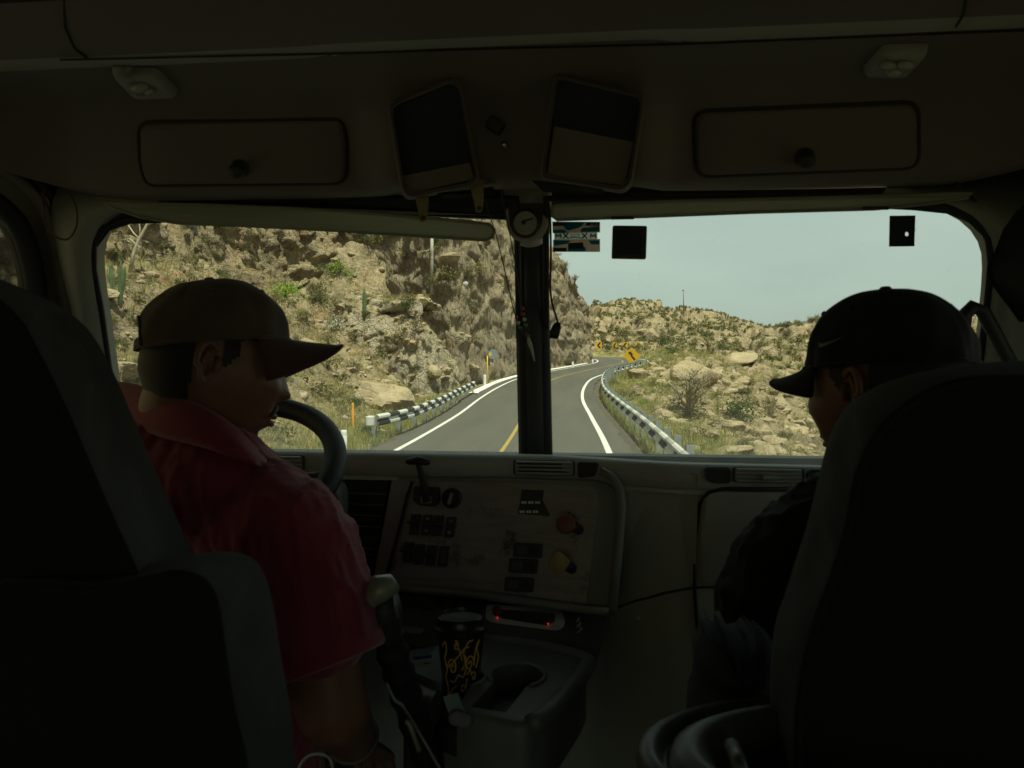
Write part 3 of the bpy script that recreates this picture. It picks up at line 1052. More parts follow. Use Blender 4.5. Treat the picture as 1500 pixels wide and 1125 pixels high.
def boulder(px, py, wpx, k, label, sq=1.0, group=None, sink=.25, rz=None):
    p = hit(px, py)
    if p is None: return
    D = (p - EYE).dot(FWD)
    R_ = wpx / 2 / 1100 * D
    if abs(road_field(np.array([p.x]), np.array([p.y]))[0][0]) < 4.6 + R_: return
    o = bpy.data.objects.new('boulder', bprot[k % 6]); COL.objects.link(o)
    o.location = p + V(0, 0, R_ * (.55 - sink) * sq)
    o.scale = (R_, R_, R_ * sq); o.rotation_euler = (random.uniform(-.2, .2), random.uniform(-.2, .2), rz if rz is not None else random.uniform(0, 6))
    tag(o, label, 'boulder', group)
    return o


boulder(557, 598, 92, 0, 'big rounded tan boulder sitting low on the slope above the left guardrail', 1.0)
boulder(590, 590, 30, 3, 'smaller grey boulder leaning against the big rounded one above the left guardrail')
boulder(1016, 560, 62, 1, 'large pinkish boulder standing on the rock mound right of the road', 1.0)
boulder(1040, 556, 34, 5, 'angular dark boulder directly right of the pinkish one on the mound')
boulder(936, 552, 30, 2, 'dark angular boulder at the tip of the guardrail bank near the yellow diamond sign', .9)
boulder(934, 578, 26, 4, 'brown pointed boulder standing in the grass right of the curved guardrail', 1.0)
boulder(955, 497, 26, 3, 'pale rounded boulder on the far slope left of the round green bush', 1.0)
boulder(1075, 668, 70, 2, 'long pale slab of rock at the bottom of the right windshield', .5)
boulder(1120, 672, 55, 4, 'tilted tan slab of rock just left of the passenger chin', .7)
boulder(1072, 628, 36, 0, 'round tan boulder on the rubble slope below the green tree', .9)
boulder(1045, 640, 26, 5, 'small blocky boulder beside the rubble below the bare spiny bush', .9)
boulder(1078, 531, 60, 1, 'broad brown rock outcrop in the gully beyond the pinkish boulder', .5)
boulder(522, 590, 26, 3, 'small brown boulder left of the big rounded one on the slope', .9)
boulder(640, 590, 34, 2, 'pale cracked boulder near the far end of the left guardrail', .9)
boulder(672, 584, 34, 4, 'whitish boulder at the foot of the cliff behind the left guardrail', .9)
boulder(180, 548, 60, 5, 'pale boulder low on the slope behind the driver neck', .7)
boulder(450, 505, 30, 1, 'low pale stone poking from the dry grass above the driver brim', .6)
for i in range(46):
    a_, b_ = random.choice(((random.uniform(940, 1180), random.uniform(520, 660)), (random.uniform(430, 700), random.uniform(430, 600)), (random.uniform(870, 960), random.uniform(485, 515))))
    boulder(a_, b_, random.uniform(9, 20), i, 'small sunlit tan boulder lying among dry scrub on the slopes', .8, 'small boulders scattered over the slopes')

# ---- shrubs as individuals
def shrub_mesh(name, seed, n, size, mt, h=1.0, clumps=9, cl=.34):
    v, f = leaf_cloud(seed, n, size, clumps=clumps, h=h, cl=cl)
    return raw_mesh(name, v, f, mt)


def stems_mesh(seed, n, r=.02, spread=.6, mt=None, h=1.0):
    rr = np.random.default_rng(seed); mb = MB()
    for i in range(n):
        a = rr.uniform(0, 6.28); sp = rr.uniform(.2, spread)
        pts = [V(0, 0, -.05)]
        for k in range(1, 5):
            t = k / 4
            pts.append(V(math.cos(a) * sp * t ** 1.2 + rr.normal() * .03, math.sin(a) * sp * t ** 1.2 + rr.normal() * .03, h * t * rr.uniform(.9, 1.05)))
        mb.tube(pts, [r * (1 - .2 * k) for k in range(5)], 5)
        for q in range(2):
            b0 = pts[rr.integers(1, 4)]; d_ = V(rr.normal() * .2, rr.normal() * .2, rr.uniform(.15, .35))
            mb.tube([b0, b0 + d_ * .5 + V(rr.normal() * .03, 0, 0), b0 + d_], [r * .5, r * .35, r * .2], 4)
    me = bpy.data.meshes.new('stem'); me.from_pydata(mb.v, [], mb.f); me.materials.append(mt or M_TWIG)
    return me


S_STEM = [stems_mesh(k, 7, .02, .5) for k in range(3)]
S_CROWN = {
    'scrub': [shrub_mesh('crown', 200 + k, 420, .075, M_SCRUB) for k in range(4)],
    'green': [shrub_mesh('crown', 220 + k, 650, .062, M_GREEN) for k in range(3)],
    'bright': [shrub_mesh('crown', 230 + k, 700, .058, M_BRIGHT) for k in range(2)],
    'pale': [shrub_mesh('crown', 240 + k, 650, .045, M_PALE, .7) for k in range(2)],
    'far': [shrub_mesh('crown', 250 + k, 120, .15, M_SCRUB) for k in range(2)],
}


def shrub(p, R_, kind, label, group=None, k=None, hs=1.0, stems=True):
    k = random.randrange(9) if k is None else k
    e = empty('shrub', p, label, 'shrub', group, random.uniform(0, 6.28))
    e.scale = (R_, R_, R_ * hs)
    c = bpy.data.objects.new('crown', S_CROWN[kind][k % len(S_CROWN[kind])]); COL.objects.link(c); c.parent = e
    if stems:
        t = bpy.data.objects.new('stem', S_STEM[k % 3]); COL.objects.link(t); t.parent = e
    return e


def shrub_px(px, py, wpx, kind, label, **kw):
    p = hit(px, py)
    if p is None or abs(road_field(np.array([p.x]), np.array([p.y]))[0][0]) < 4.9: return
    return shrub(p, wpx / 2 / 1100 * (p - EYE).dot(FWD), kind, label, **kw)


shrub_px(420, 436, 62, 'bright', 'bright green leafy bush below the rock face above the driver cap', hs=1.0)
shrub_px(497, 406, 46, 'bright', 'small bright green bush tucked at the foot of the rock face')
shrub_px(465, 432, 40, 'scrub', 'olive bush between the two bright green bushes under the rock face')
shrub_px(492, 484, 60, 'pale', 'pale grey flowering bush left of the single column cactus')
shrub_px(445, 470, 40, 'scrub', 'olive brown bush beside the pale grey flowering bush')
shrub_px(1080, 612, 62, 'green', 'dense dark green tree like bush above the rubble right of the road', hs=1.05)
shrub_px(977, 506, 34, 'green', 'round dark green bush on the far slope beyond the diamond sign', hs=1.2)
shrub_px(942, 592, 26, 'bright', 'bright green low bush in the grass right of the curved guardrail', hs=.8)
shrub_px(1125, 608, 34, 'scrub', 'yellow green bush just right of the dense dark green one')
shrub_px(1062, 512, 30, 'green', 'dark green bush in the gully on the far slope', hs=.7)
shrub_px(1042, 518, 22, 'scrub', 'olive bush at the head of the gully beyond the mound')
shrub_px(538, 640, 46, 'green', 'green weedy bush at the rounded near end of the left guardrail', hs=1.0)
shrub_px(322, 335, 34, 'green', 'dark bush growing on top of the rock face above the driver cap')
for p in ((590, 500, 44), (560, 520, 36), (600, 445, 36), (480, 540, 46), (470, 580, 50), (520, 500, 38), (480, 505, 40), (640, 440, 30), (455, 610, 44), (610, 480, 30), (690, 455, 24), (735, 495, 26), (500, 560, 36), (655, 410, 44), (700, 400, 40)):
    shrub_px(p[0], p[1], p[2], 'scrub', 'dry olive brown bush on the scrub slope left of the road', group='dry bushes on the left slope')
for i in range(110):
    a_, b_ = random.uniform(140, 700), random.uniform(345, 610)
    shrub_px(a_, b_, random.uniform(14, 36), random.choice(['scrub', 'scrub', 'scrub', 'green']), 'dry olive brown bush on the scrub slope left of the road', group='dry bushes on the left slope')
for i in range(90):
    a_, b_ = random.uniform(880, 1200), random.uniform(490, 680)
    shrub_px(a_, b_, random.uniform(8, 22) * (1 + (b_ - 490) / 250), random.choice(['scrub', 'scrub', 'green']), 'low dusty bush on the rocky ground right of the road', group='low bushes right of the road')
for i in range(130):
    a_, b_ = random.uniform(868, 1200), random.uniform(440, 510)
    p = hit(a_, b_)
    if p is None or p.y < 110: continue
    shrub(p, random.uniform(.45, 1.25), 'far', 'small dark bush on the distant hill under the sky', 'bushes on the distant hill', stems=False)

# bare spiny bush (ocotillo like)
def spiny(px, py, wpx, hpx, seed, label, mt, leaves=True):
    p = hit(px, py); D = (p - EYE).dot(FWD)
    e = empty('bare_bush', p, label, 'shrub')
    r2 = np.random.default_rng(seed)
    H_, R_ = hpx / 1100 * D, wpx / 2 / 1100 * D
    mb = MB(); tips = []
    for i in range(22):
        a = r2.uniform(0, 6.28); sp = r2.uniform(.2, 1) * R_; h = H_ * r2.uniform(.65, 1) * (1 - .3 * (sp / R_) ** 2)
        pts = [p + V(math.cos(a) * sp * (k / 6) ** 1.25 + r2.normal() * .03 * R_, math.sin(a) * sp * (k / 6) ** 1.25 + r2.normal() * .03 * R_, h * (k / 6) ** .85 - .05) for k in range(7)]
        mb.tube(pts, [H_ * .022 * (1 - .13 * k) for k in range(7)], 5)
        tips += [pts[k] for k in (3, 4, 5, 6)]
        for q in range(4):
            b0 = pts[r2.integers(2, 6)]; d_ = V(r2.normal() * .1, r2.normal() * .1, r2.uniform(.08, .2)) * H_
            mb.tube([b0, b0 + d_ * .6, b0 + d_ * 1.1], [H_ * .009, H_ * .006, H_ * .003], 4); tips.append(b0 + d_)
    mb.build('stem', mt, e, smooth=True)
    if leaves:
        lv = []
        for t in tips:
            for q in range(5): lv.append((t.x + r2.normal() * .06 * R_, t.y + r2.normal() * .06 * R_, t.z + r2.normal() * .05 * R_))
        lv = np.array(lv); a = r2.normal(size=lv.shape) * H_ * .016; b = r2.normal(size=lv.shape) * H_ * .01
        v = np.stack([lv - a, lv + b, lv + a], 1).reshape(-1, 3) - np.array(p)
        me = raw_mesh('leaves', v, np.arange(len(v)).reshape(-1, 3), M_SCRUB)
        o = bpy.data.objects.new('leaves', me); COL.objects.link(o); o.parent = e
    return e


spiny(1008, 608, 104, 80, 5, 'nearly bare many stemmed grey bush standing on the rubble right of the road', mat('grey_bark', (.26, .22, .15), .9, .25, 8))
spiny(826, 404, 24, 24, 9, 'small feathery tree on the cliff edge against the sky', M_TWIG)
spiny(842, 412, 14, 16, 12, 'tiny bare bush on the rounded top of the roadside cliff', M_TWIG)
spiny(868, 668, 30, 10, 14, 'tiny dry twig bush at the grass edge below the right guardrail', M_TWIG) if False else None
spiny(960, 652, 34, 22, 15, 'small blackened twig bush just behind the right guardrail', M_TWIG, False)

# column cacti
M_CACT = mat('cactus_skin', (.085, .12, .05), .8, .3, 6)


def cactus(px, py, hpx, label, n=1, wpx=None):
    p = hit(px, py)
    if p is None: return
    D = (p - EYE).dot(FWD); H_ = hpx / 1100 * D; r = (wpx or 6) / 2 / 1100 * D
    e = empty('column_cactus', p, label, 'cactus')
    for i in range(n):
        off = V(0, 0, 0) if n == 1 else V((i - (n - 1) / 2) * r * 2.6, random.uniform(-1, 1) * r * 2, 0)
        lean = V(0, 0, 0) if n == 1 else V((i - (n - 1) / 2) * .12, 0, 0)
        h = H_ * (1 if i == n // 2 else random.uniform(.6, .95))
        loops = []
        for k in range(9):
            t = k / 8
            rr = r * (1 if k < 7 else (.8 if k == 7 else .25)) * (.85 if k == 0 else 1)
            loops.append([p + off + lean * t * h + V(math.cos(a * math.pi / 10) * rr * (1 if a % 2 else .78), math.sin(a * math.pi / 10) * rr * (1 if a % 2 else .78), h * t - .1) for a in range(20)])
        MB().loft(loops, cap1=True).build('stem', M_CACT, e, auto=40)
    return e


cactus(534, 466, 44, 'single dark green column cactus standing on the scrub slope', wpx=6)
cactus(168, 440, 62, 'clump of pale column cactus stems on the slope behind the driver cap', 4, 6)
cactus(152, 408, 46, 'short clump of cactus stems at the edge of the left windshield pane', 3, 5)
cactus(1063, 468, 10, 'tiny group of column cacti on the distant ridge line', 3, 2)
cactus(1024, 459, 5, 'tiny cactus stub on the distant ridge left of the cactus group', 1, 2)
cactus(979, 503, 12, 'short column cactus beside the round bush on the far slope', 1, 3) if False else None


# leaning pale bare tree at far left
def bare_tree(label):
    p = hit(190, 398); D = (p - EYE).dot(FWD)
    e = empty('bare_tree', p, label, 'tree')
    q = lambda a, b: W(a, b, D)
    mb = MB()
    mb.tube([p - V(0, 0, .2), q(196, 370), q(204, 350), q(214, 332), q(222, 315), q(226, 295)], [.09, .075, .065, .055, .04, .03], 8)
    mb.build('trunk', M_PALETWIG, e, smooth=True)
    for pts in (((204, 350), (205, 335), (203, 320), (207, 300)), ((196, 370), (205, 362), (190, 350), (176, 352)), ((214, 332), (228, 322), (238, 305)), ((204, 350), (196, 342), (188, 330))):
        MB().tube([q(*t) for t in pts], [.04 - .007 * k for k in range(len(pts))], 6).build('branch', M_PALETWIG, e, smooth=True)


bare_tree('pale leaning bare tree on the slope at the left end of the windshield')

# ---- W beam guardrails
M_RBLACK = mat('black_rail_paint', (.012, .014, .014), .8, .3, 5)
M_RWHITE = mat('white_rail_paint', (.68, .68, .62), .6, .12, 3, col2=(.5, .48, .4))
M_RGREY = mat('grey_green_rail_paint', (.30, .32, .27), .6, .2, 3)
M_GALV = mat('weathered_galvanised_post', (.24, .26, .24), .6, .25, 5, metal=.2)


def at_s(s, off):
    cx, cy, tx, ty, zz = [float(np.interp(s + 60, _S, a)) for a in (CX, CY, TX, TY, ZR)]
    return V(cx + ty * off, cy - tx * off, zz), V(tx, ty, 0), V(ty, -tx, 0)


def guardrail(s0, s1, off, blk, label, pstep, flare=0.0, first=0.3, alt=False):
    sg = 1 if off > 0 else -1
    o0, _, _ = at_s(s0, off)
    e = empty('guardrail', o0, label, 'guardrail')
    prof = [(.0, -.165), (.05, -.15), (.085, -.115), (.085, -.065), (.03, -.03), (.03, .03), (.085, .065), (.085, .115), (.05, .15), (.0, .165)]
    S = np.arange(s0, s1, blk / 2)
    mb = MB(); loops = []
    offs = lambda s: off + sg * flare * max(0, 1 - (s - s0) / 5) ** 2
    for s in S:
        p, t, n = at_s(s, offs(s))
        loops.append([p + V(0, 0, .57 + h * 1.18) - n * sg * w_ * 1.15 for w_, h in prof])
    n = len(prof)
    for i in range(len(S) - 1):
        for j in range(n - 1):
            a = loops[i][j], loops[i][j + 1], loops[i + 1][j + 1], loops[i + 1][j]
            mi = ((i // 2) + (1 if j >= n // 2 else 0)) % 2
            if alt and j >= n // 2 and mi == 0: mi = 2
            b = len(mb.v); mb.v += [tuple(q) for q in a]; mb.f.append((b, b + 1, b + 2, b + 3)); mb.m.append(mi)
    o = mb.build('rail', [M_RBLACK, M_RWHITE, M_RGREY], e, recalc=False)
    sol = o.modifiers.new('thick', 'SOLIDIFY'); sol.thickness = .006
    s = s0 + first
    while s < s1:
        p, t, n_ = at_s(s, offs(s) + sg * .20)
        g = drop(p.x, p.y).z
        R_ = Matrix((t, n_, V(0, 0, 1))).transposed()
        top = p.z + (.80 if off > 0 else .72)
        m2 = MB()
        m2.box((p.x, p.y, (g - .3 + top) / 2), (.05, .17, top - g + .3), R_)
        for q in (-1, 1):
            c = p + n_ * (.085 * q) + t * .03
            m2.box((c.x, c.y, (g - .3 + top) / 2), (.06, .012, top - g + .3), R_)
        po = m2.build('post', M_GALV, e)
        s += pstep
    return e, S, loops


gl, _, lp = guardrail(24.6, 49.0, -4.0, .95, 'black and white checkered guardrail along the left verge below the slope', 2.4, .5)
# rounded end piece
p, t, n_ = at_s(24.5, -4.5)
mb = MB()
mb.loft([[p + V(0, 0, .56 + h) + V(math.sin(a) * .17, -math.cos(a) * .17, 0) + V(-.2, 0, 0) for h in (-.165, -.12, -.06, 0, .06, .12, .165)] for a in [k * math.pi / 10 for k in range(-2, 13)]], closed=False)
o = mb.build('end_piece', M_RWHITE, gl, smooth=True); o.modifiers.new('t', 'SOLIDIFY').thickness = .02
gr, _, lpr = guardrail(8.0, 80.5, 4.35, 1.3, 'long curved black and white guardrail along the right verge', 2.0, alt=True)


def post(px, py, hpx, wpx, mt, label, name='marker_post', cap=None, pos=None):
    p = pos or hit(px, py)
    D = (p - EYE).dot(FWD); h = hpx / 1100 * D; r = wpx / 2 / 1100 * D
    e = empty(name, p, label, 'post')
    MB().lathe(p - V(0, 0, .1), (0, 0, 1), [(r, 0), (r, h + .08), (r * .85, h + .1)], 14, cap1=True).build('shaft', mt, e, auto=40)
    if cap: MB().lathe(p + V(0, 0, h * .8), (0, 0, 1), [(r * 1.03, 0), (r * 1.03, h * .12)], 14).build('reflector_band', cap, e, auto=40)
    return e


M_WPOST = mat('whitewashed_post', (.62, .64, .58), .7, .2, 6)
M_ORANGE = mat('orange_plastic', (.75, .30, .02), .5, .1, 6)
M_PYEL = mat('yellow_post_paint', (.60, .40, .03), .5, .15, 6)
M_BAND = mat('pale_reflector', (.72, .74, .6), .4, .1, 6)
post(504, 664, 34, 9, M_WPOST, 'short white cylindrical post in the grass before the left guardrail', cap=M_BAND)
post(517, 626, 36, 3.5, M_ORANGE, 'thin orange post behind the near end of the left guardrail', cap=M_PYEL)
post(710, 566, 17, 5, M_WPOST, 'white post at the far end of the left guardrail', cap=M_BAND)
post(760, 549, 13, 4, M_WPOST, 'white kerb post just left of the windshield divider', cap=M_BAND)
post(839, 538, 8, 2.6, M_WPOST, 'small white kerb post at the cliff foot right of the windshield divider', cap=M_BAND)
post(868, 532, 6, 2.4, M_WPOST, 'smallest white kerb post where the cliff foot ends at the bend', cap=M_BAND)
post(911, 548, 8, 3, M_WPOST, 'white marker post at the far tip of the right guardrail', cap=M_BAND) if False else None

M_CONC = mat('concrete_pole', (.42, .40, .33), .8, .12, 3)
p = hit(633, 424); D = (p - EYE).dot(FWD)
e = empty('utility_pole', p, 'slender pale concrete utility pole on the slope above the left guardrail', 'utility pole')
MB().tube([p - V(0, 0, .4), p + V(0, 0, 108 / 1100 * D)], [.15, .10], 12).build('shaft', M_CONC, e, smooth=True)
tz = p + V(0, 0, 104 / 1100 * D)
MB().box(tz, (2.0, .12, .12)).build('cross_arm', M_CONC, e)
for q in (-.85, -.3, .3, .85):
    MB().lathe(tz + V(q, 0, .06), (0, 0, 1), [(.03, 0), (.06, .04), (.04, .08), (.06, .12), (.03, .17)], 10, cap1=True).build('insulator', M_WPOST, e, smooth=True)
p = hit(682, 447); D = (p - EYE).dot(FWD)
e = empty('small_lamp_post', p, 'tiny lamp post with a pale round head on the rock shelf', 'lamp post')
MB().tube([p - V(0, 0, .3), p + V(0, 0, 27 / 1100 * D)], [.05, .04], 8).build('shaft', M_CONC, e, smooth=True)
MB().lathe(p + V(0, 0, 27 / 1100 * D), (0, 0, 1), [(.02, 0), (.15, .08), (.2, .2), (.15, .33), (.02, .4)], 12).build('lamp_head', M_WPOST, e, smooth=True)
p = W(1001, 458, 233); p = drop(p.x, p.y)
e = empty('radio_mast', p, 'thin lone mast standing on the distant ridge against the sky', 'mast')
MB().tube([p - V(0, 0, .5), p + V(0, 0, 5.6)], [.14, .11], 8).build('shaft', M_TWIG, e, smooth=True)
MB().box(p + V(-.15, 0, 5.7), (.5, .3, .3)).build('mast_head', M_TWIG, e)

# ---- signs
M_SYEL = mat('yellow_sign_face', (.60, .34, .01), .45, .06, 2)
M_SBLK = mat('black_sign_print', (.015, .015, .013), .5, .1, 4)
M_SBACK = mat('grey_sign_back', (.22, .26, .25), .5, .12, 3, metal=.3)


def plate(c, u, v, n, pts, th, mt, name, par, off=0.0):
    P = [Vector(c) + u * a + v * b + n * off for a, b in pts]
    return MB().slab(P, -n * th).build(name, mt, par)


def sign_basis(c):
    n = (EYE - Vector(c)); n.z = 0; n.normalize()
    n = (n + V(-.1, 0, 0)).normalized()
    return V(-n.y, n.x, 0), V(0, 0, 1), n     # u points right as seen


def signpost(px, py, D_, label):
    c = W(px, py, D_); g = drop(c.x, c.y)
    u, v, n = sign_basis(c)
    e = empty('road_sign', g, label, 'road sign')
    return c, g, u, v, n, e


c, g, u, v, n, e = signpost(925.5, 521.5, 77, 'yellow diamond winding road sign standing right of the bend')
h = 12.8 / 1100 * 77
MB().tube([g - V(0, 0, .3), c - v * h * .2 - n * .05], [.04, .04], 8).build('post', M_GALV, e, smooth=True)
plate(c, u, v, n, [(0, h), (h, 0), (0, -h), (-h, 0)], .01, M_SYEL, 'sign_plate', e)
# winding arrow: a zigzag band with a head pointing up left
k = h / 1.0
arr = [(.30, -.52), (.44, -.34), (.28, -.20), (.20, -.08), (.06, .04), (.12, .16), (.02, .34), (-.08, .40), (-.02, .52), (-.40, .46), (-.30, .12), (-.22, .22), (-.12, .14), (-.16, .00), (.02, -.18), (.10, -.32), (.20, -.42)]
plate(c, u, v, n, [(a * k, b * k) for a, b in arr], .004, M_SBLK, 'arrow_symbol', e, .006)
c2 = c - v * h * 1.2
plate(c2, u, v, n, [(-.11, .32), (.13, .32), (.13, -.32), (-.11, -.32)], .01, M_WPOST, 'number_plate', e, .03)
for q in (.16, -.02, -.2): plate(c2, u, v, n, [(-.05, q + .09), (.07, q + .09), (.07, q + .02), (-.05, q + .02)], .004, M_SBLK, 'plate_digit', e, .036)
for (a, b, sz, lb) in ((877.5, 506, 5.2, 'first yellow chevron sign from the cliff edge, on the outside of the bend'), (900.5, 506.5, 4.6, 'second yellow chevron sign from the cliff edge, on the outside of the bend'), (915.5, 506.5, 5.2, 'third yellow chevron sign from the cliff edge, left of the diamond sign'), (934, 507.5, 5.2, 'yellow chevron sign farthest from the cliff, right above the diamond sign')):
    Dc = 113
    c, g, u, v, n, e = signpost(a, b, Dc, lb)
    w_ = sz * .78 / 1100 * Dc; h = sz * 1.05 / 1100 * Dc
    MB().tube([g - V(0, 0, .3), c - v * h * .8 - n * .05], [.045, .045], 8).build('post', M_PYEL, e, smooth=True)
    plate(c, u, v, n, [(-w_, h), (w_, h), (w_, -h), (-w_, -h)], .01, M_SYEL, 'sign_plate', e)
    plate(c, u, v, n, [(-.75 * w_, 0), (.1 * w_, .8 * h), (.75 * w_, .8 * h), (-.05 * w_, 0), (.75 * w_, -.8 * h), (.1 * w_, -.8 * h)], .004, M_SBLK, 'chevron_symbol', e, .006)
# sign seen from behind
D_ = 56
c = W(722, 519, D_); g = W(714, 551, D_); g = drop(g.x, g.y)
e = empty('road_sign', g, 'round sign seen from behind on a thin yellow post at the cliff foot', 'road sign')
MB().tube([g - V(0, 0, .2), V(g.x, g.y, c.z - .1)], [.04, .04], 8).build('post', M_PYEL, e, smooth=True)
nn = (EYE - c).normalized()
MB().lathe(c, nn, [(.0001, 0), (.36, 0), (.37, -.012), (.0001, -.014)], 28).build('sign_plate', M_SBACK, e, auto=40)
uu = V(-nn.y, nn.x, 0).normalized()
plate(c, uu, V(0, 0, 1), nn, [(-.3, .14), (-.1, .14), (-.1, -.12), (-.3, -.12)], .004, M_PYEL, 'yellow_patch', e, .004)
# ================================================================== TRUCK CAB
XC = -.14
XL, XR = -1.17, .90
ZE = 2.7

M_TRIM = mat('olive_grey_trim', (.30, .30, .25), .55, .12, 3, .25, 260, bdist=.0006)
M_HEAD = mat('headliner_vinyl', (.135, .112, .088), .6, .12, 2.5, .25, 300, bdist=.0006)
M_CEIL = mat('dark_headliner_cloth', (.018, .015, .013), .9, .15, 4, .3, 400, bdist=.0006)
M_DASH = mat('grey_dash_plastic', (.38, .39, .345), .5, .12, 4, .3, 240, bdist=.0007)
M_DARK = mat('black_plastic', (.03, .03, .028), .55, .2, 8, .15, 300, bdist=.0005)
M_RUB = mat('black_rubber', (.012, .012, .012), .6, .2, 8)
M_VISOR = mat('pale_visor_vinyl', (.42, .44, .33), .6, .1, 3, .2, 200, bdist=.0005)
_n = M_VISOR.node_tree; _b = _n.nodes['Principled BSDF']
_t = _n.nodes.new('ShaderNodeBsdfTranslucent'); _t.inputs['Color'].default_value = (.34, .36, .24, 1)
_m = _n.nodes.new('ShaderNodeMixShader'); _m.inputs[0].default_value = .45
_n.links.new(_b.outputs[0], _m.inputs[1]); _n.links.new(_t.outputs[0], _m.inputs[2]); _n.links.new(_m.outputs[0], _n.nodes['Material Output'].inputs['Surface'])
M_FLOOR = mat('grey_floor_mat', (.12, .115, .10), .9, .2, 6)
M_CHROME = mat('chrome', (.55, .56, .54), .22, .05, 4, metal=1)
M_GREYM = mat('dull_grey_metal', (.28, .28, .25), .45, .1, 9, metal=.6)
M_BRASS = mat('dull_brass', (.25, .21, .10), .45, .15, 10, metal=.6)
M_LENS = mat('clear_lens', (.34, .34, .28), .25, .1, 20)
M_INK = mat('pale_dash_print', (.8, .8, .72), .6, .05, 10)


def wood():
    m, n, b = _new('brown_woodgrain_panel')
    tc = n.nodes.new('ShaderNodeTexCoord')
    mp = n.nodes.new('ShaderNodeMapping'); mp.inputs['Scale'].default_value = (1, 1, 9); n.links.new(tc.outputs['Object'], mp.inputs['Vector'])
    c = _mix(n, _ramp(n, _noise(n, mp.outputs['Vector'], 5, 8, .65, 1.5), .35, .65), (.30, .27, .225), (.20, .175, .145))
    c = _mix(n, _ramp(n, _noise(n, tc.outputs['Object'], 14, 10, .8), .56, .62, 0, .85), c, (.06, .045, .035))
    c = _mix(n, _ramp(n, _noise(n, tc.outputs['Object'], 3, 5, .6), .5, .7, 0, .4), c, (.38, .35, .30))
    n.links.new(c, b.inputs['Base Color']); b.inputs['Roughness'].default_value = .42
    return m


M_WOOD = wood()
M_ROCK = mat('switch_plastic', (.07, .07, .066), .5, .15, 20)
M_BEZ = mat('dark_bezel_plastic', (.20, .20, .175), .5, .12, 4, .3, 240, bdist=.0007)
M_PALEM = mat('brushed_pale_metal', (.48, .50, .47), .5, .1, 20, metal=.35)


def glass():
    m = bpy.data.materials.new('windshield_glass'); m.use_nodes = True
    n = m.node_tree; n.nodes.clear()
    o = n.nodes.new('ShaderNodeOutputMaterial')
    tr = n.nodes.new('ShaderNodeBsdfTransparent'); tr.inputs['Color'].default_value = (.82, .90, .78, 1)
    gl = n.nodes.new('ShaderNodeBsdfGlossy'); gl.inputs['Roughness'].default_value = .03; gl.inputs['Color'].default_value = (.8, .9, .85, 1)
    fr = n.nodes.new('ShaderNodeFresnel'); fr.inputs['IOR'].default_value = 1.45
    mf = n.nodes.new('ShaderNodeMath'); mf.operation = 'MULTIPLY'; mf.inputs[1].default_value = .7
    n.links.new(fr.outputs[0], mf.inputs[0])
    ms = n.nodes.new('ShaderNodeMixShader'); n.links.new(mf.outputs[0], ms.inputs[0])
    n.links.new(tr.outputs[0], ms.inputs[1]); n.links.new(gl.outputs[0], ms.inputs[2])
    # thin dust film, thicker towards the wiper line, with specks
    geo = n.nodes.new('ShaderNodeNewGeometry'); P = geo.outputs['Position']
    sx = n.nodes.new('ShaderNodeSeparateXYZ'); n.links.new(P, sx.inputs[0])
    low = _ramp(n, sx.outputs['Z'], 2.66, 2.50, .015, .15)
    f = _math(n, 'MULTIPLY', low, _ramp(n, _noise(n, P, 9, 6, .7), .3, .7, .5, 1.3))
    sp = _ramp(n, _noise(n, P, 130, 2, .6), .73, .76, 0, .35)
    f = _math(n, 'ADD', f, sp)
    du = n.nodes.new('ShaderNodeBsdfTranslucent'); du.inputs['Color'].default_value = (.55, .56, .45, 1)
    ms2 = n.nodes.new('ShaderNodeMixShader'); n.links.new(f, ms2.inputs[0])
    n.links.new(ms.outputs[0], ms2.inputs[1]); n.links.new(du.outputs[0], ms2.inputs[2])
    n.links.new(ms2.outputs[0], o.inputs['Surface'])
    return m


M_GLASS = glass()

cab = empty('truck_cab', (XC, 1.0, 1.3), 'dark grey plastic truck cab interior with dashboard and split windshield', 'truck cab')


def seg(a, b, n):
    return [a + (b - a) * k / n for k in range(n + 1)]


# ---- glass surface
def gy(x, z): return 1.86 - .5 * (z - 2.44) - .16 * ((x - XC) / 1.03) ** 2


def GLP(px, py, off=0.0):
    r = ray(px, py); t = 1.7
    for _ in range(12):
        p = EYE + r * t
        t += (gy(p.x, p.z) - off - p.y) / r.y * .8
    return EYE + r * t


PANE_L = [(765, 700), (757, 292), (420, 292), (250, 310), (178, 326), (152, 337), (139, 360), (139, 395), (150, 455), (163, 550), (172, 610), (190, 700)]
PANE_R = [(800, 700), (800, 292), (1330, 292), (1385, 305), (1425, 322), (1446, 348), (1450, 385), (1444, 450), (1432, 540), (1425, 700)]


def pane(outl, name):
    pts = [V(a, b, 0) for a, b in outl]
    den = []
    for i in range(len(pts)):
        a, b = pts[i], pts[(i + 1) % len(pts)]
        k = max(1, int((b - a).length / 25))
        den += [a + (b - a) * q / k for q in range(k)]
    P = [GLP(q.x, q.y) for q in den]
    c = GLP(sum(q.x for q in den) / len(den), sum(q.y for q in den) / len(den))
    mb = MB(); mb.add([c] + P, [(0, i + 1, (i + 1) % len(P) + 1) for i in range(len(P))])
    o = mb.build(name, M_GLASS, cab, smooth=True)
    return P


PL = pane(PANE_L, 'windshield_pane'); PR = pane(PANE_R, 'windshield_pane')
for P in (PL, PR):
    MB().tube([p + V(0, -.006, 0) for p in P + [P[0]]], .008, 6, cap=False).build('window_seal', M_RUB, cab, smooth=True)


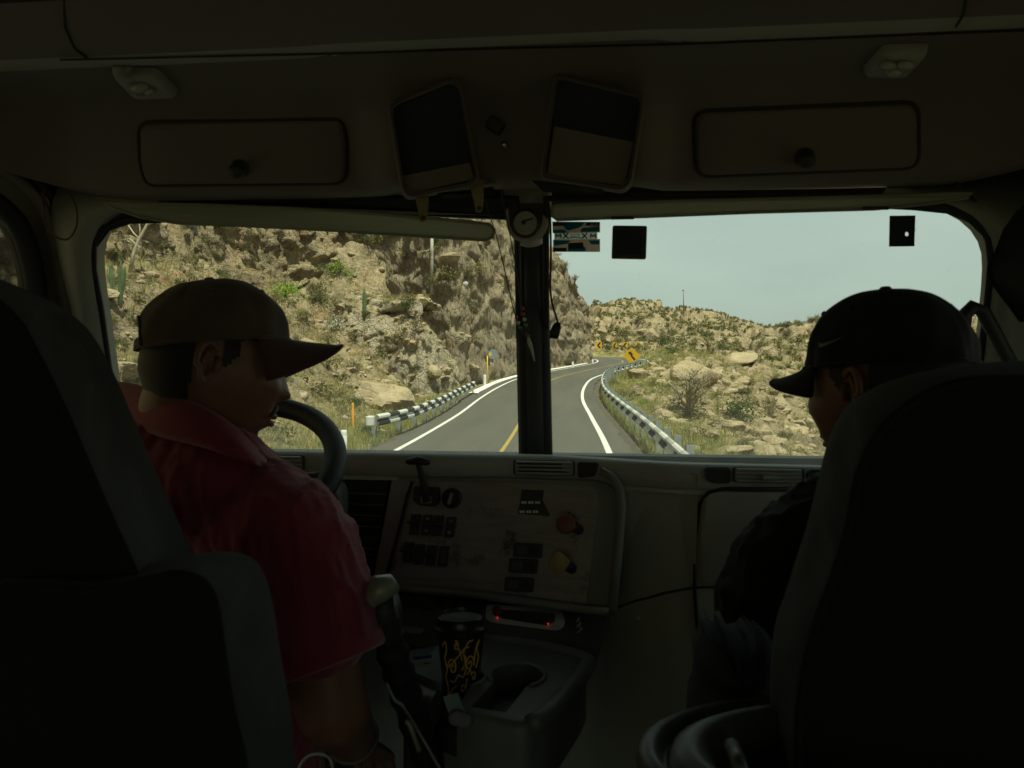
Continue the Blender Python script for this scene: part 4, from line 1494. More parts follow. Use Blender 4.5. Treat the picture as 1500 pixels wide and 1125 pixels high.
# ---- shell (floor, back, walls, roof, firewall)
def wall_with_window(x, out, hole, name, mt, ys, ye):
    """side wall in plane x with one rounded opening; hole: (y,z) outline"""
    zs, ze = 1.3, 3.3
    cy = sum(h[0] for h in hole) / len(hole); cz = sum(h[1] for h in hole) / len(hole)
    ring = []
    for (y, z) in hole:
        dy, dz = y - cy, z - cz
        k = min((ye - cy) / dy if dy > 1e-6 else 9e9, (ys - cy) / dy if dy < -1e-6 else 9e9, (ze - cz) / dz if dz > 1e-6 else 9e9, (zs - cz) / dz if dz < -1e-6 else 9e9)
        ring.append((cy + dy * k, cz + dz * k))
    L1 = [V(x, y, z) for y, z in ring]; L2 = [V(x, y, z) for y, z in hole]
    L3 = [V(x + out * .02, cy + (y - cy) * .96, cz + (z - cz) * .96) for y, z in hole]
    corners = [V(x, ys, zs), V(x, ys, ze), V(x, ye, ze), V(x, ye, zs)]
    mb = MB(); mb.loft([L1, L2, L3])
    n = len(L1)
    for c in corners:      # fill the corners cut off by the ring
        i = min(range(n), key=lambda q: (L1[q] - c).length)
        mb.add([L1[i - 1], L1[i], L1[(i + 1) % n], c], [(0, 1, 3), (1, 2, 3)])
    # outer skin, same hole
    o1 = [p + V(out * .022, 0, 0) for p in L1]; mb.loft([o1, L3])
    return mb.build(name, mt, cab, smooth=False), L3


hl = [PX(a, b, XL) for a, b in ((-150, 258), (-60, 268), (0, 305), (28, 340), (45, 395), (52, 440), (75, 540), (68, 620), (-40, 680))]
hl = [(p.y, p.z) for p in hl] + [(.8, 2.30), (.38, 2.32), (.33, 2.40), (.33, 2.86), (.40, 2.98), (.7, 3.02)]
hl = [(q.x, q.y) for q in smooth_path([V(a, b, 0) for a, b in hl], 5, True)]
lw, L3 = wall_with_window(XL, -1, hl, 'side_wall', M_TRIM, -.2, 1.60)
mb = MB(); mb.add([sum(L3, Vector()) / len(L3)] + L3, [(0, i + 1, (i + 1) % len(L3) + 1) for i in range(len(L3))])
mb.build('side_window', M_GLASS, cab)
MB().tube([V(XL + .004, y, z) for y, z in hl + [hl[0]]], .022, 8, cap=False).build('window_seal', M_RUB, cab, smooth=True)
big = [(.9 + (y - .9) * 1.13, 2.66 + (z - 2.66) * 1.16) for y, z in hl]
MB().tube([V(XL + .006, y, z) for y, z in big + [big[0]]], .014, 8, cap=False).build('door_frame_trim', M_TRIM, cab, smooth=True)
hr = [(.33, 2.32), (.33, 2.86), (.42, 2.98), (.8, 3.0), (1.2, 2.98), (1.38, 2.82), (1.44, 2.5), (1.44, 2.32), (1.3, 2.28), (.6, 2.28)]
hr = [(q.x, q.y) for q in smooth_path([V(a, b, 0) for a, b in hr], 5, True)]
rw, R3 = wall_with_window(XR + .06, 1, hr, 'side_wall', M_TRIM, -.2, 1.76)
mb = MB(); mb.add([sum(R3, Vector()) / len(R3)] + R3, [(0, i + 1, (i + 1) % len(R3) + 1) for i in range(len(R3))])
mb.build('side_window', M_GLASS, cab)
M_SLEEP = mat('pale_sleeper_panel', (.58, .55, .47), .7, .08, 3, .2, 60, bdist=.0006)
hs_ = [(q.x, q.y) for q in smooth_path([V(a, b, 0) for a, b in ((-1.5, 2.15), (-1.55, 2.55), (-1.5, 2.95), (-1.0, 3.0), (-.42, 2.95), (-.36, 2.55), (-.42, 2.15), (-1.0, 2.1))], 4, True)]
for x_, o_ in ((XL, -1), (XR + .06, 1)):
    _w2, S3 = wall_with_window(x_, o_, hs_, 'sleeper_wall', M_SLEEP if True else 0, -1.7, -.2)
    MB().add([sum(S3, Vector()) / len(S3)] + S3, [(0, i + 1, (i + 1) % len(S3) + 1) for i in range(len(S3))]).build('added_sleeper_window', M_GLASS, cab)  # side openings added out of view to bring daylight onto the dash
xm, xw = (XL + XR + .06) / 2, XR + .06 - XL + .3
MB().box((xm, .1, 1.27), (xw, 3.9, .06)).build('cab_floor', M_FLOOR, cab)
mbr = MB()
for (x0_, x1_, z0_, z1_) in ((XL - .1, -.95, 1.3, 3.3), (.75, XR + .16, 1.3, 3.3), (-.95, .75, 1.3, 2.15), (-.95, .75, 2.98, 3.3)):
    mbr.box(((x0_ + x1_) / 2, -1.72, (z0_ + z1_) / 2), (x1_ - x0_, .05, z1_ - z0_))
mbr.build('rear_wall', M_SLEEP, cab)
MB().add([V(-.95, -1.72, 2.15), V(.75, -1.72, 2.15), V(.75, -1.72, 2.98), V(-.95, -1.72, 2.98)], [(0, 1, 2, 3)]).build('added_rear_window', M_GLASS, cab)  # opening added behind the camera so daylight reaches the dash
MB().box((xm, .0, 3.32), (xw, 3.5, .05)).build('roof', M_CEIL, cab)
for x_ in (XL - .03, XR + .09): MB().box((x_, 1.74, 1.85), (.05, .4, 1.16)).build('footwell_side', M_DARK, cab)
MB().box((xm, 1.93, 1.85), (xw, .05, 1.2)).build('firewall', M_DARK, cab)
MB().box((xm, 1.70, 3.185), (xw, .04, .3)).build('windshield_header', M_DARK, cab)

# ---- headliner: swept overhead shelf, lip and ceiling
PROF = [(1.66, 3.06), (1.50, 3.022), (1.44, 3.016), (1.418, 3.019), (1.405, 3.033), (1.392, 3.05), (1.365, 3.10), (1.335, 3.135), (1.29, 3.155), (1.22, 3.163), (1.152, 3.166), (1.148, 3.172), (1.142, 3.172), (1.138, 3.160),
        (1.11, 3.148), (1.06, 3.143), (1.00, 3.150), (.94, 3.168), (.86, 3.185), (.5, 3.20), (-.4, 3.21), (-1.7, 3.21)]


def ss(a, b, x):
    t = max(0, min(1, (x - a) / (b - a))); return t * t * (3 - 2 * t)


def hshift(x, z, y):
    u = abs(x - XC)
    b = -.045 * (1 - ss(.22, .30, u)) * ss(1.0, 1.3, y)
    c = -.30 * max(0, (u - .88) / .16) ** 2 * ss(.9, 1.2, y)
    return max(b + c, -.4)


def hlift(x):
    u = abs(x - XC)
    return .075 * max(0, (u - .78) / .25) ** 1.5 - .004 * ss(-.1, .5, x)


xs = [XL - .02 + (XR + .08 - XL + .02) * k / 110 for k in range(111)]
loops = []
for x in xs:
    L = []
    for i, (y, z) in enumerate(PROF):
        k = 1 - i / 8 if i < 8 else 0
        L.append(V(x, y + hshift(x, z, y), z + hlift(x) * k))
    loops.append(L)
mb = MB(); mb.loft(loops, closed=False)
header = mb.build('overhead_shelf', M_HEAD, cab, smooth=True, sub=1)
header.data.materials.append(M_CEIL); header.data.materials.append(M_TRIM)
for p_ in header.data.polygons:  # lip panel lighter, ceiling darker in steps: light falloff put into the colours
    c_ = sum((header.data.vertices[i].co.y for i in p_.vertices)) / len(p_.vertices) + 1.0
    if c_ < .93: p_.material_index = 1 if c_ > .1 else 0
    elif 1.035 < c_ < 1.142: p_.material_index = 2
HB = BVHTree.FromPolygons([tuple(p) for L in loops for p in L], [tuple(f) for f in mb.f])


def HH(px, py, off=.0):
    h = HB.ray_cast(EYE, ray(px, py).normalized(), 5)
    if h[0] is None: return PV(px, py, (1.366 if 550 < px < 965 else 1.41) - off)
    n = h[1] if h[1].dot(ray(px, py)) < 0 else -h[1]
    return h[0] + n * off


def on_header(pts, off):
    return [HH(a, b, off) for a, b in pts]


def dense(pts, step=14, closed=True):
    out = []
    N = len(pts)
    for i in range(N if closed else N - 1):
        a, b = Vector((*pts[i], 0)), Vector((*pts[(i + 1) % N], 0))
        k = max(1, int((b - a).length / step))
        out += [((a + (b - a) * q / k).x, (a + (b - a) * q / k).y) for q in range(k)]
    return out


def rq(pts, r=14):
    P = rpoly([V(a, b, 0) for a, b in pts], r, 5)
    return [(p.x, p.y) for p in P]


# storage doors
def storage_door(q, knob):
    ol = dense(rq(q, 22))
    c = V(sum(a for a, b in ol) / len(ol), sum(b for a, b in ol) / len(ol), 0)
    shr = lambda s_, o: on_header([(c.x + (a - c.x) * s_[0], c.y + (b - c.y) * s_[1]) for a, b in ol], o)
    mb = MB()
    g = [shr((1, 1), .001), shr((.997, .985), .004), shr((.985, .95), .004), shr((.97, .93), .008), shr((.95, .9), .0095), shr((.6, .55), .0095), shr((.2, .2), .0095)]
    mb.loft(g, cap1=True)
    d = mb.build('storage_door', M_HEAD, cab, smooth=True)
    rim = shr((1.0, 1.0), .0015)
    MB().tube(rim + [rim[0]], .0042, 6, cap=False).build('door_gap', M_RUB, d, smooth=True)
    k0, k1 = HH(*knob, .008), HH(knob[0], knob[1], .035)
    ax = (k1 - k0).normalized()
    MB().lathe(k0, ax, [(.016, 0), (.017, .006), (.012, .010), (.011, .022), (.014, .026), (.012, .032), (.0, .034)], 18, cap0=True).build('latch_knob', M_DARK, d, smooth=True)
    return d


storage_door([(203, 176), (500, 173), (508, 200), (508, 268), (215, 271), (206, 240)], (356, 244))
storage_door([(1016, 162), (1344, 148), (1345, 245), (1020, 258)], (1176, 228))


# cubbies
def cubby(outer, lip_l, lip_r, mt2):
    ol = dense(rq(outer, 12), 18)
    c = (sum(a for a, b in ol) / len(ol), sum(b for a, b in ol) / len(ol))
    ys_ = [b for a, b in outer]; xs_ = [a for a, b in outer]
    A3, B3 = HH(min(xs_) + 20, min(ys_) + 50), HH(max(xs_) - 12, min(ys_) + 50)
    C3 = HH((min(xs_) + max(xs_)) / 2, max(ys_) - 45)
    nC = (B3 - A3).cross(C3 - A3).normalized()
    if nC.y > 0: nC = -nC
    onp = lambda pts, o: [PP(a, b, A3 + nC * (o + .030), nC) for a, b in pts]
    f = lambda s_, o: onp([(c[0] + (a - c[0]) * s_, c[1] + (b - c[1]) * s_) for a, b in ol], o)
    mb = MB(); mb.loft([f(1.05, -.05), f(1.0, .016), f(.975, .018), f(.965, .012), f(.95, .012), f(.945, .016), f(.925, .016), f(.92, .006), f(.918, .002)])
    o = mb.build('cubby_frame', M_HEAD, cab, smooth=True, auto=50)
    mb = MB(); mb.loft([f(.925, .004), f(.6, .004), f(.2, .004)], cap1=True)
    mb.build('cubby_shade_sheet', M_RUB, o)  # flat black sheet standing in for the shade inside the pocket
    # low front panel
    q = onp(dense([lip_l[0], lip_r[0], lip_r[1], lip_l[1]], 20), .010)
    MB().slab(q, V(0, .006, 0)).build('cubby_front_panel', mt2, o)
    return o


cubby([(568, 152), (664, 113), (675, 125), (701, 262), (692, 272), (598, 290), (588, 276)], ((589, 258), (600, 284)), ((688, 238), (694, 262)), M_HEAD)
cubby([(812, 111), (822, 110), (941, 139), (944, 150), (925, 268), (912, 280), (795, 262), (793, 250)], ((812, 185), (801, 258)), ((928, 208), (915, 272)), M_HEAD)


# dome lamps
def dome(c, w_, h_, skew, lens, label):
    pts = dense(rq([(c[0] - w_, c[1] - h_), (c[0] + w_ * .35, c[1] - h_ * .9), (c[0] + w_, c[1] + h_ * .9), (c[0] - w_ * .3, c[1] + h_)] if skew > 0 else
                   [(c[0] - w_ * .35, c[1] - h_ * .9), (c[0] + w_, c[1] - h_), (c[0] + w_ * .3, c[1] + h_), (c[0] - w_, c[1] + h_ * .9)], 10), 8)
    f = lambda s_, o: on_header([(c[0] + (a - c[0]) * s_, c[1] + (b - c[1]) * s_) for a, b in pts], o)
    mb = MB(); mb.loft([f(1, 0), f(.97, .010), f(.88, .016), f(.5, .018), f(.1, .018)], cap1=True)
    o = mb.build('dome_lamp', M_TRIM, cab, smooth=True)
    o['label'] = label
    for (a, b, r) in lens:
        l = on_header([(c[0] + a + r * 1.5 * math.cos(t), c[1] + b + r * .72 * math.sin(t)) for t in [k * math.pi / 8 for k in range(16)]], .019)
        l2 = [p + V(0, -.003, -.004) for p in l]
        cc = sum(l2, Vector()) / 16
        mb = MB(); mb.loft([l, l2, [cc + (p - cc) * .5 + V(0, 0, -.003) for p in l2]], cap1=True); mb.build('lens', M_LENS, o, smooth=True)
    for q in (-1, 0, 1):
        l = on_header([(c[0] - w_ * .1 + q * 5 - 1.5, c[1] + 2), (c[0] - w_ * .1 + q * 5 + 1.5, c[1] + 2), (c[0] - w_ * .1 + q * 5 + 1.5, c[1] + 6), (c[0] - w_ * .1 + q * 5 - 1.5, c[1] + 6)], .0185)
        MB().slab(l, V(0, -.001, -.003)).build('lamp_switch', M_DARK, o)


dome((212, 116), 52, 19, 1, [(-8, -4, 10), (8, 1, 6)], 'left dome lamp')
dome((1312, 83), 52, 20, -1, [(-12, -6, 9), (14, -6, 9), (-4, 6, 9)], 'right dome lamp')

MB().tube([HH(a, b, .0008) for a, b in dense([(88, 87), (130, 86), (480, 78), (750, 70), (1000, 64), (1250, 54), (1480, 45), (1530, 43)], 18, False)], .0015, 5).build('panel_seam', M_RUB, cab, smooth=True)
# bits on the centre console
c0 = HH(731, 190, .0)
MB().box(c0 + V(-.005, -.012, .004), (.028, .02, .022), Matrix.Rotation(.6, 3, 'Y')).build('microphone_clip', M_DARK, cab, bevel=.003)
MB().tube([HH(738, 205, .012), HH(741, 213, .016)], .005, 8).build('clip_screw', M_CHROME, cab, smooth=True)

# vertical seams near the ends of the ceiling lip
for pts in (((93, -10), (95, 40), (108, 70), (128, 86)), ((1417, -10), (1412, 20), (1402, 36), (1394, 47))):
    MB().tube([HH(a, b, .0005) for a, b in dense(pts, 10, False) + [pts[-1]]], .0018, 5).build('panel_seam', M_RUB, cab, smooth=True)

# strip of vent perforations under the console
for q in ([(640, 283), (722, 272), (726, 284), (650, 290)], [(780, 263), (884, 276), (880, 284), (796, 280)]):
    P = [HH(a, b, .002) for a, b in q]
    MB().slab(P, V(0, -.002, -.002)).build('velcro_strip', M_DARK, cab)

# ---- windshield surround: A pillars, centre post
def pillar(inner, outer, name, xpl, mid=.5, bulge=.03):
    a = [GLP(x, y, .004) for x, y in inner]; b = [PX(x, y, xpl) for x, y in outer]
    L = []
    for t, o in ((0, -.03), (0, .03), (.12, .055), (.35, .06), (.7, .045), (.9, .02), (1, 0)):
        L.append([p * (1 - t) + q * t + V(0, -o, 0) for p, q in zip(a, b)])
    mb = MB(); mb.loft(L, closed=False)
    return mb.build(name, M_TRIM, cab, smooth=True, sub=1)


pillar([(300, 290), (200, 302), (160, 318), (139, 352), (139, 395), (150, 455), (163, 550), (172, 610), (190, 720)], [(260, 240), (150, 240), (95, 250), (72, 292), (84, 350), (104, 430), (125, 500), (150, 600), (182, 740)], 'windshield_pillar', XL + .012)
pillar([(1290, 285), (1370, 296), (1420, 316), (1448, 350), (1452, 385), (1446, 450), (1434, 540), (1426, 700)], [(1290, 200), (1400, 220), (1500, 240), (1540, 300), (1545, 360), (1545, 450), (1545, 560), (1545, 720)], 'windshield_pillar', XR + .05)
for dx, r_ in ((0, .012), (14, .010)):
    MB().tube([PX(a + dx, b, XL + .03) for a, b in ((52, 262), (80, 290), (98, 380), (122, 480), (150, 590), (180, 720))], r_, 8).build('door_seal', M_RUB, cab, smooth=True)
    MB().tube([PX(a + dx, b, XR + .03) for a, b in ((1478, 330), (1478, 450), (1472, 560), (1466, 700))], r_, 8).build('door_seal', M_RUB, cab, smooth=True)

yp = 1.70
post_pts = lambda px: [PV(px + (0 if b > 500 else 0) + (b - 345) * .022, b, yp - (0 if b > 400 else .0)) for b in (330, 420, 520, 620, 700)]
for px, r_, mt_ in ((769, .018, M_RUB), (782, .026, M_DARK), (794, .018, M_RUB)):
    MB().tube(post_pts(px - 3), r_, 10).build('windshield_divider', mt_, cab, smooth=True)
# gauge housing
gz = 1.62
out_ = [(735, 268), (806, 268), (803, 330), (795, 345), (783, 352), (768, 354), (754, 350), (744, 340), (740, 320)]
P = rpoly([PV(a, b, gz - .05) for a, b in out_], .01, 3)
hs = MB(); hs.slab(P, V(0, .09, 0), bev=.008); gh = hs.build('gauge_housing', M_TRIM, cab, auto=40)
gc = PV(770, 328, gz - .052)
P = rpoly([PV(a, b, gz - .0515) for a, b in [(744, 298), (797, 298), (794, 330), (783, 346), (770, 349), (756, 345), (747, 332)]], .01, 3)
MB().slab(P, V(0, -.002, 0)).build('gauge_face_plate', M_DARK, gh)
MB().lathe(gc, (0, -1, 0), [(.030, 0), (.031, .010), (.027, .013), (.025, .008), (.0, .008)], 28).build('gauge_bezel', M_DARK, gh, auto=40)
MB().lathe(gc + V(0, -.0085, 0), (0, -1, 0), [(.0245, 0), (.0, .0005)], 28).build('gauge_dial', M_LENS, gh)
MB().box(gc + V(.004, -.0105, .006), (.026, .002, .0035), Matrix.Rotation(-.25, 3, 'Y')).build('gauge_needle', M_DARK, gh)
MB().box(gc + V(-.003, -.0105, .001), (.008, .002, .008)).build('gauge_hub', M_DARK, gh)

# visors
P = [GLP(a, b, .05) for a, b in ((152, 297), (300, 300), (430, 305), (560, 314), (690, 325), (717, 329), (724, 336), (722, 347), (712, 352), (600, 345), (480, 337), (360, 331), (260, 327), (205, 318), (170, 306))]
mbv = MB(); mbv.add(P, [tuple(range(len(P)))]); o = mbv.build('sun_visor', M_VISOR, cab)
MB().tube(P + [P[0]], .0035, 6, cap=False).build('visor_piping', M_VISOR, o, smooth=True)
P = [GLP(a, b, .05) for a, b in ((812, 300), (900, 297), (1100, 292), (1300, 287), (1400, 283), (1424, 283), (1418, 289), (1372, 297), (1312, 303), (1280, 306), (1100, 311), (950, 317), (816, 322), (808, 316), (808, 305))]
mbv = MB(); mbv.add(P, [tuple(range(len(P)))]); o = mbv.build('sun_visor', M_VISOR, cab)
MB().tube(P + [P[0]], .0035, 6, cap=False).build('visor_piping', M_VISOR, o, smooth=True)
for a, b in ((912, 319), (1283, 305)):
    MB().box(GLP(a, b, .055), (.045, .006, .006)).build('visor_clip', M_DARK, cab)
# dark upper tint band with rounded corner (ceramic edge of the glass)
P = [GLP(a, b, .003) for a, b in ((1300, 296), (1340, 300), (1390, 304), (1425, 316), (1446, 340), (1452, 372), (1449, 372), (1440, 346), (1420, 326), (1388, 313), (1340, 308), (1300, 306))]
MB().slab(P, V(0, .002, 0)).build('ceramic_edge', M_RUB, cab)
P = [GLP(a, b, .003) for a, b in ((150, 292), (390, 292), (756, 296), (756, 316), (500, 312), (380, 331), (250, 326), (190, 328), (160, 338), (142, 362), (136, 352))]
MB().slab(P, V(0, .002, 0)).build('ceramic_edge', M_RUB, cab)
MB().slab([PV(a, b, 1.585) for a, b in ((150, 288), (758, 288), (757, 322), (560, 314), (300, 304))], V(0, .01, 0)).build('header_gap_cover', M_DARK, cab)

# brass brackets
for (a, b, c_, d_) in ((618, 284, 620, 325), (698, 266, 702, 311)):
    P = [PV(x, y, 1.36) for x, y in rq([(a - 11, b), (a + 10, b), (c_ + 6, d_ - 12), (c_ + 3, d_), (c_ - 5, d_), (c_ - 7, d_ - 12)], 5)]
    o = MB().slab(P, V(0, .003, 0)).build('hook_bracket', M_BRASS, cab)
    P = [PV(a - 10, b, 1.36), PV(a + 60, b - 14, 1.40), PV(a + 62, b - 9, 1.40), PV(a - 10, b + 4, 1.36)]
    MB().slab(P, V(0, .004, 0)).build('bracket_arm', M_BRASS, o)
    MB().lathe(PV(c_, d_ - 6, 1.358), (0, -1, 0), [(.0045, 0), (.004, .002), (0, .002)], 10).build('bracket_rivet', M_DARK, o)

# ---- dashboard
EDGE = [(-260, 640), (0, 655), (190, 659), (390, 662), (560, 665), (700, 667.5), (780, 669), (850, 672), (930, 677), (1000, 681), (1100, 683.5), (1215, 686), (1360, 690), (1500, 694), (1640, 698)]
Ex = [(PZ(a, b, 2.505)) for a, b in EDGE]
Ex = smooth_path([p for p in Ex], 6)
loops = []
for p in Ex:
    rec = .05 * (1 - ss(.0, .10, p.x))
    secs = [(1.93, 2.40), (p.y + .16, 2.478), (p.y + .03, 2.506), (p.y + .008, 2.505), (p.y, 2.498), (p.y - .002, 2.488), (p.y - .002, 2.464), (p.y + .002, 2.461), (p.y - .004, 2.459), (p.y - .005, 2.453), (p.y + .006 + rec * .5, 2.450), (p.y + .012 + rec, 2.43), (p.y + .02 + rec, 2.22), (p.y + .03 + rec, 2.0), (p.y + .08, 1.30)]
    loops.append([V(p.x, max(a, p.y - .01), b) for a, b in secs])
mb = MB(); mb.loft(loops, closed=False)
dash = mb.build('dashboard', M_DASH, cab, smooth=True, auto=55)
DB = BVHTree.FromPolygons([tuple(v) for v in mb.v], [tuple(f) for f in mb.f])


def DH(px, py, off=0.0):
    h = DB.ray_cast(EYE, ray(px, py).normalized(), 5)
    if h[0] is None: return PV(px, py, 1.4) - V(0, off, 0)
    return h[0] + V(0, -off, 0)


# air vents in the dash edge
def vent(x0, x1, y0, y1, nsl, knob=None):
    ax, ay = (x0 + x1) / 2, (y0 + y1) / 2
    sl = (y1[1] - y0[1] if isinstance(y0, tuple) else 0)
    q = rq([(x0, y0), (x1, y0 + (x1 - x0) * .018), (x1, y1 + (x1 - x0) * .018), (x0, y1)], 4)
    P = [DH(a, b, .003) for a, b in q]
    cc = sum(P, Vector()) / len(P)
    mb = MB(); mb.loft([[p + V(0, .004, 0) for p in P], P, [cc + (p - cc) * .955 for p in P], [cc + (p - cc) * .94 + V(0, .004, 0) for p in P]])
    f = mb.build('air_vent', M_DARK, cab)
    MB().slab([cc + (p - cc) * .94 + V(0, .0035, 0) for p in P], V(0, .002, 0)).build('vent_throat', M_RUB, f)
    for k in range(nsl):
        t = (k + .5) / nsl
        a0 = DH(x0 + 5, y0 + (y1 - y0) * t, .004); a1 = DH(x1 - 5, y0 + (y1 - y0) * t + (x1 - x0) * .018, .004)
        MB().tube([a0, a1], .0022, 6, flat=1.6).build('vent_slat', M_DASH, f)
    if knob:
        MB().box(DH(knob[0], knob[1], .008), (.028, .008, .006)).build('vent_knob', M_DASH, f)
    return f


vent(752, 842, 673, 695, 4)
vent(1073, 1178, 684, 706, 4, (1128, 698))
vent(396, 446, 666, 688, 4)
for q in ([(1031, 684), (1070, 684.5), (1070, 708), (1046, 708), (1033, 702)], [(846, 676), (878, 677), (872, 698), (846, 700)], [(1183, 687), (1212, 688), (1212, 708), (1183, 708)]):
    MB().slab([DH(a, b, .004) for a, b in rq(q, 6)], V(0, .006, 0), bev=.001).build('vent_side_cap', M_DARK, cab)

# central wood panel plane
A_, B_, C_ = PV(604, 703, 1.455), PV(872, 711, 1.405), PV(565, 857, 1.42)
nP = (B_ - A_).cross(C_ - A_).normalized()
if nP.y > 0: nP = -nP
uP = (B_ - A_).normalized(); vP = nP.cross(uP)
if vP.z < 0: vP = -vP
DP = lambda px, py, off=0.0: PP(px, py, A_ + nP * off, nP)


def dslab(pts, off, th, name, mt, par, r=0, bev=0.0, auto=None):
    q = rq(pts, r) if r else pts
    return MB().slab([DP(a, b, off) for a, b in q], -nP * th, bev=bev).build(name, mt, par, auto=auto)


bez = dslab([(574, 697), (880, 704), (905, 716), (909, 740), (897, 893), (892, 897), (540, 862), (545, 850)], .0, .03, 'centre_bezel', M_BEZ, cab, 8, .004, 40)
dslab([(606, 704), (866, 711), (877, 722), (878, 740), (870, 800), (859, 887), (566, 855)], .002, .006, 'centre_panel', M_WOOD, bez, 7, .001)
dslab([(577, 704), (601, 704), (561, 853), (546, 851)], .004, .006, 'bright_side_strip', M_GREYM, bez, 3)
MB().tube([DP(a, b, .004) for a, b in ((604, 705), (596, 725), (584, 775), (565, 853))], .0025, 6).build('panel_gap', M_RUB, bez, smooth=True)
MB().tube([DP(a, b, .012) for a, b in ((540, 857), (700, 872), (860, 893), (892, 896))], .008, 8).build('lower_ledge', M_BEZ, bez, smooth=True)
MB().tube([DP(a, b, .006) for a, b in ((880, 690), (898, 700), (908, 716), (911, 740), (905, 810), (897, 893))], .009, 10).build('edge_roll', M_BEZ, bez, smooth=True)
# cluster screen to the left
P = [PV(a, b, 1.47) for a, b in rq([(504, 702), (570, 704), (543, 852), (496, 850)], 5)]
scr = MB().slab(P, V(0, .02, 0), bev=.003).build('side_display_panel', M_DARK, cab)
for k in range(8):
    MB().tube([PV(508, 722 + k * 16, 1.467), PV(566 - k * 2.6, 724 + k * 16, 1.467)], .0007, 4).build('display_rib', M_DASH, scr)
pod = MB().slab([PV(a, b, 1.42) for a, b in rq([(420, 712), (488, 706), (498, 722), (497, 850), (400, 850)], 10)], V(0, .06, 0), bev=.01).build('instrument_pod', M_DASH, cab, auto=40)
MB().lathe(PV(484, 732, 1.415), (0, -1, 0), [(.018, 0), (.018, .005), (.014, .006), (.013, .001), (.0, .001)], 20).build('round_gauge', M_GREYM, pod, auto=40)
MB().lathe(PV(484, 732, 1.4135), (0, -1, 0), [(.0125, 0), (.0, .0005)], 20).build('gauge_dial', M_DARK, pod)


# switches
def rocker(px, py, w_, h_, kind, lean=.14):
    dx = lean * h_ / 2
    o = dslab([(px - w_ / 2 + dx, py - h_ / 2), (px + w_ / 2 + dx, py - h_ / 2), (px + w_ / 2 - dx, py + h_ / 2), (px - w_ / 2 - dx, py + h_ / 2)], .007, .006, 'toggle_switch', M_DARK, cab, 2.5, .001)
    if kind == 0:      # lever lying to the side
        MB().tube([DP(px + 4, py - 2, .012), DP(px - 4, py - 3, .018), DP(px - 10, py - 3, .015)], [.004, .0045, .0025], 8).build('lever', M_DARK, o, smooth=True)
    if kind == 1:
        for q in (-.28, .28):
            c = DP(px - lean * h_ * q, py + h_ * q, .008)
            MB().lathe(c, nP, [(.0042, 0), (.004, .003), (.0, .0045)], 10).build('indicator_lens', M_GREYM, o, smooth=True)
    if kind == 2:
        MB().tube([DP(px + 8, py, .013), DP(px - 12, py - 2, .014)], [.003, .0035], 8).build('lever', M_DARK, o, smooth=True)
    if kind == 3:
        c = [(px - w_ * .22 + dx * .6, py - h_ * .32), (px + w_ * .22 + dx * .6, py - h_ * .32), (px + w_ * .22 - dx * .6, py + h_ * .32), (px - w_ * .22 - dx * .6, py + h_ * .32)]
        dslab(c, .009, .003, 'rocker', M_ROCK, o, 1.5)
    return o


for i, (a, b, k) in enumerate(((607, 768, 0), (625, 769, 1), (641, 770, 2), (659, 772, 1))): rocker(a, b, 14, 30, k)
for i, (a, b, k) in enumerate(((597, 809, 0), (613, 812, 2), (631, 814, 2), (649, 815, 3))): rocker(a, b, 14, 30, k)
for a, b in ((773, 806), (766, 829), (760, 856)):
    o = dslab([(a - 20, b - 11), (a + 22, b - 9), (a + 20, b + 12), (a - 22, b + 10)], .008, .008, 'rocker_switch', M_DARK, cab, 3, .0015)
    dslab([(a - 15, b - 6), (a - 1, b - 5.5), (a - 2, b + 6), (a - 16, b + 5.5)], .0095, .002, 'rocker', M_ROCK, o, 1.5)
    dslab([(a + 2, b - 5.5), (a + 16, b - 5), (a + 15, b + 7), (a + 1, b + 6)], .0090, .002, 'rocker', M_RUB, o, 1.5)

# trailer brake lever and ignition
o = dslab([(606, 712), (641, 713), (641, 736), (634, 742), (612, 740), (603, 732)], .018, .02, 'brake_lever_housing', M_DARK, cab, 4, .003)
MB().tube([DP(625, 735, .03), DP(622, 715, .035), DP(617, 695, .05), DP(613, 680, .055)], [.008, .0075, .006, .006], 10).build('lever', M_DARK, o, smooth=True)
h0 = DP(595, 676, .055); h1 = DP(630, 677, .055)
MB().tube([h0, h0 + (h1 - h0) * .12, h0 + (h1 - h0) * .5 + V(0, 0, .003), h0 + (h1 - h0) * .88, h1], [.004, .0065, .0085, .0065, .004], 10).build('lever_grip', M_DARK, o, smooth=True)
dslab([(616, 727), (632, 727), (632, 737), (616, 737)], .021, .004, 'lever_label', M_WOOD, o, 1)
c = DP(663, 730, .002)
ig = MB().lathe(c, nP, [(.019, 0), (.020, .006), (.016, .010), (.012, .006), (.0, .006)], 24).build('ignition_ring', M_DARK, cab, auto=40)
MB().box(c + nP * .012, (.006, .014, .022), Matrix.Rotation(.3, 3, 'Y')).build('ignition_key', M_GREYM, ig)
# label plate with two rows of marks
lp_ = dslab([(764, 717), (797, 718), (795, 733), (806, 756), (758, 753), (762, 733)], .0035, .002, 'label_plate', M_DARK, cab, 1)
for r_, (y0, x0) in enumerate(((736.5, 764), (750, 761))):
    for k in range(3):
        for q in range(2):
            x = x0 + k * 10 + q * 4
            dslab([(x, y0 - 2.2), (x + 3, y0 - 2.1), (x + 2.8, y0 + 1.4), (x - .2, y0 + 1.3)], .0045, .001, 'printed_mark', M_INK, lp_)

# parking brake knobs
M_REDK = mat('dull_red_plastic', (.30, .075, .04), .5, .3, 60, col2=(.18, .045, .03))
M_YELK = mat('dull_yellow_plastic', (.50, .37, .12), .5, .2, 60, col2=(.34, .25, .09))


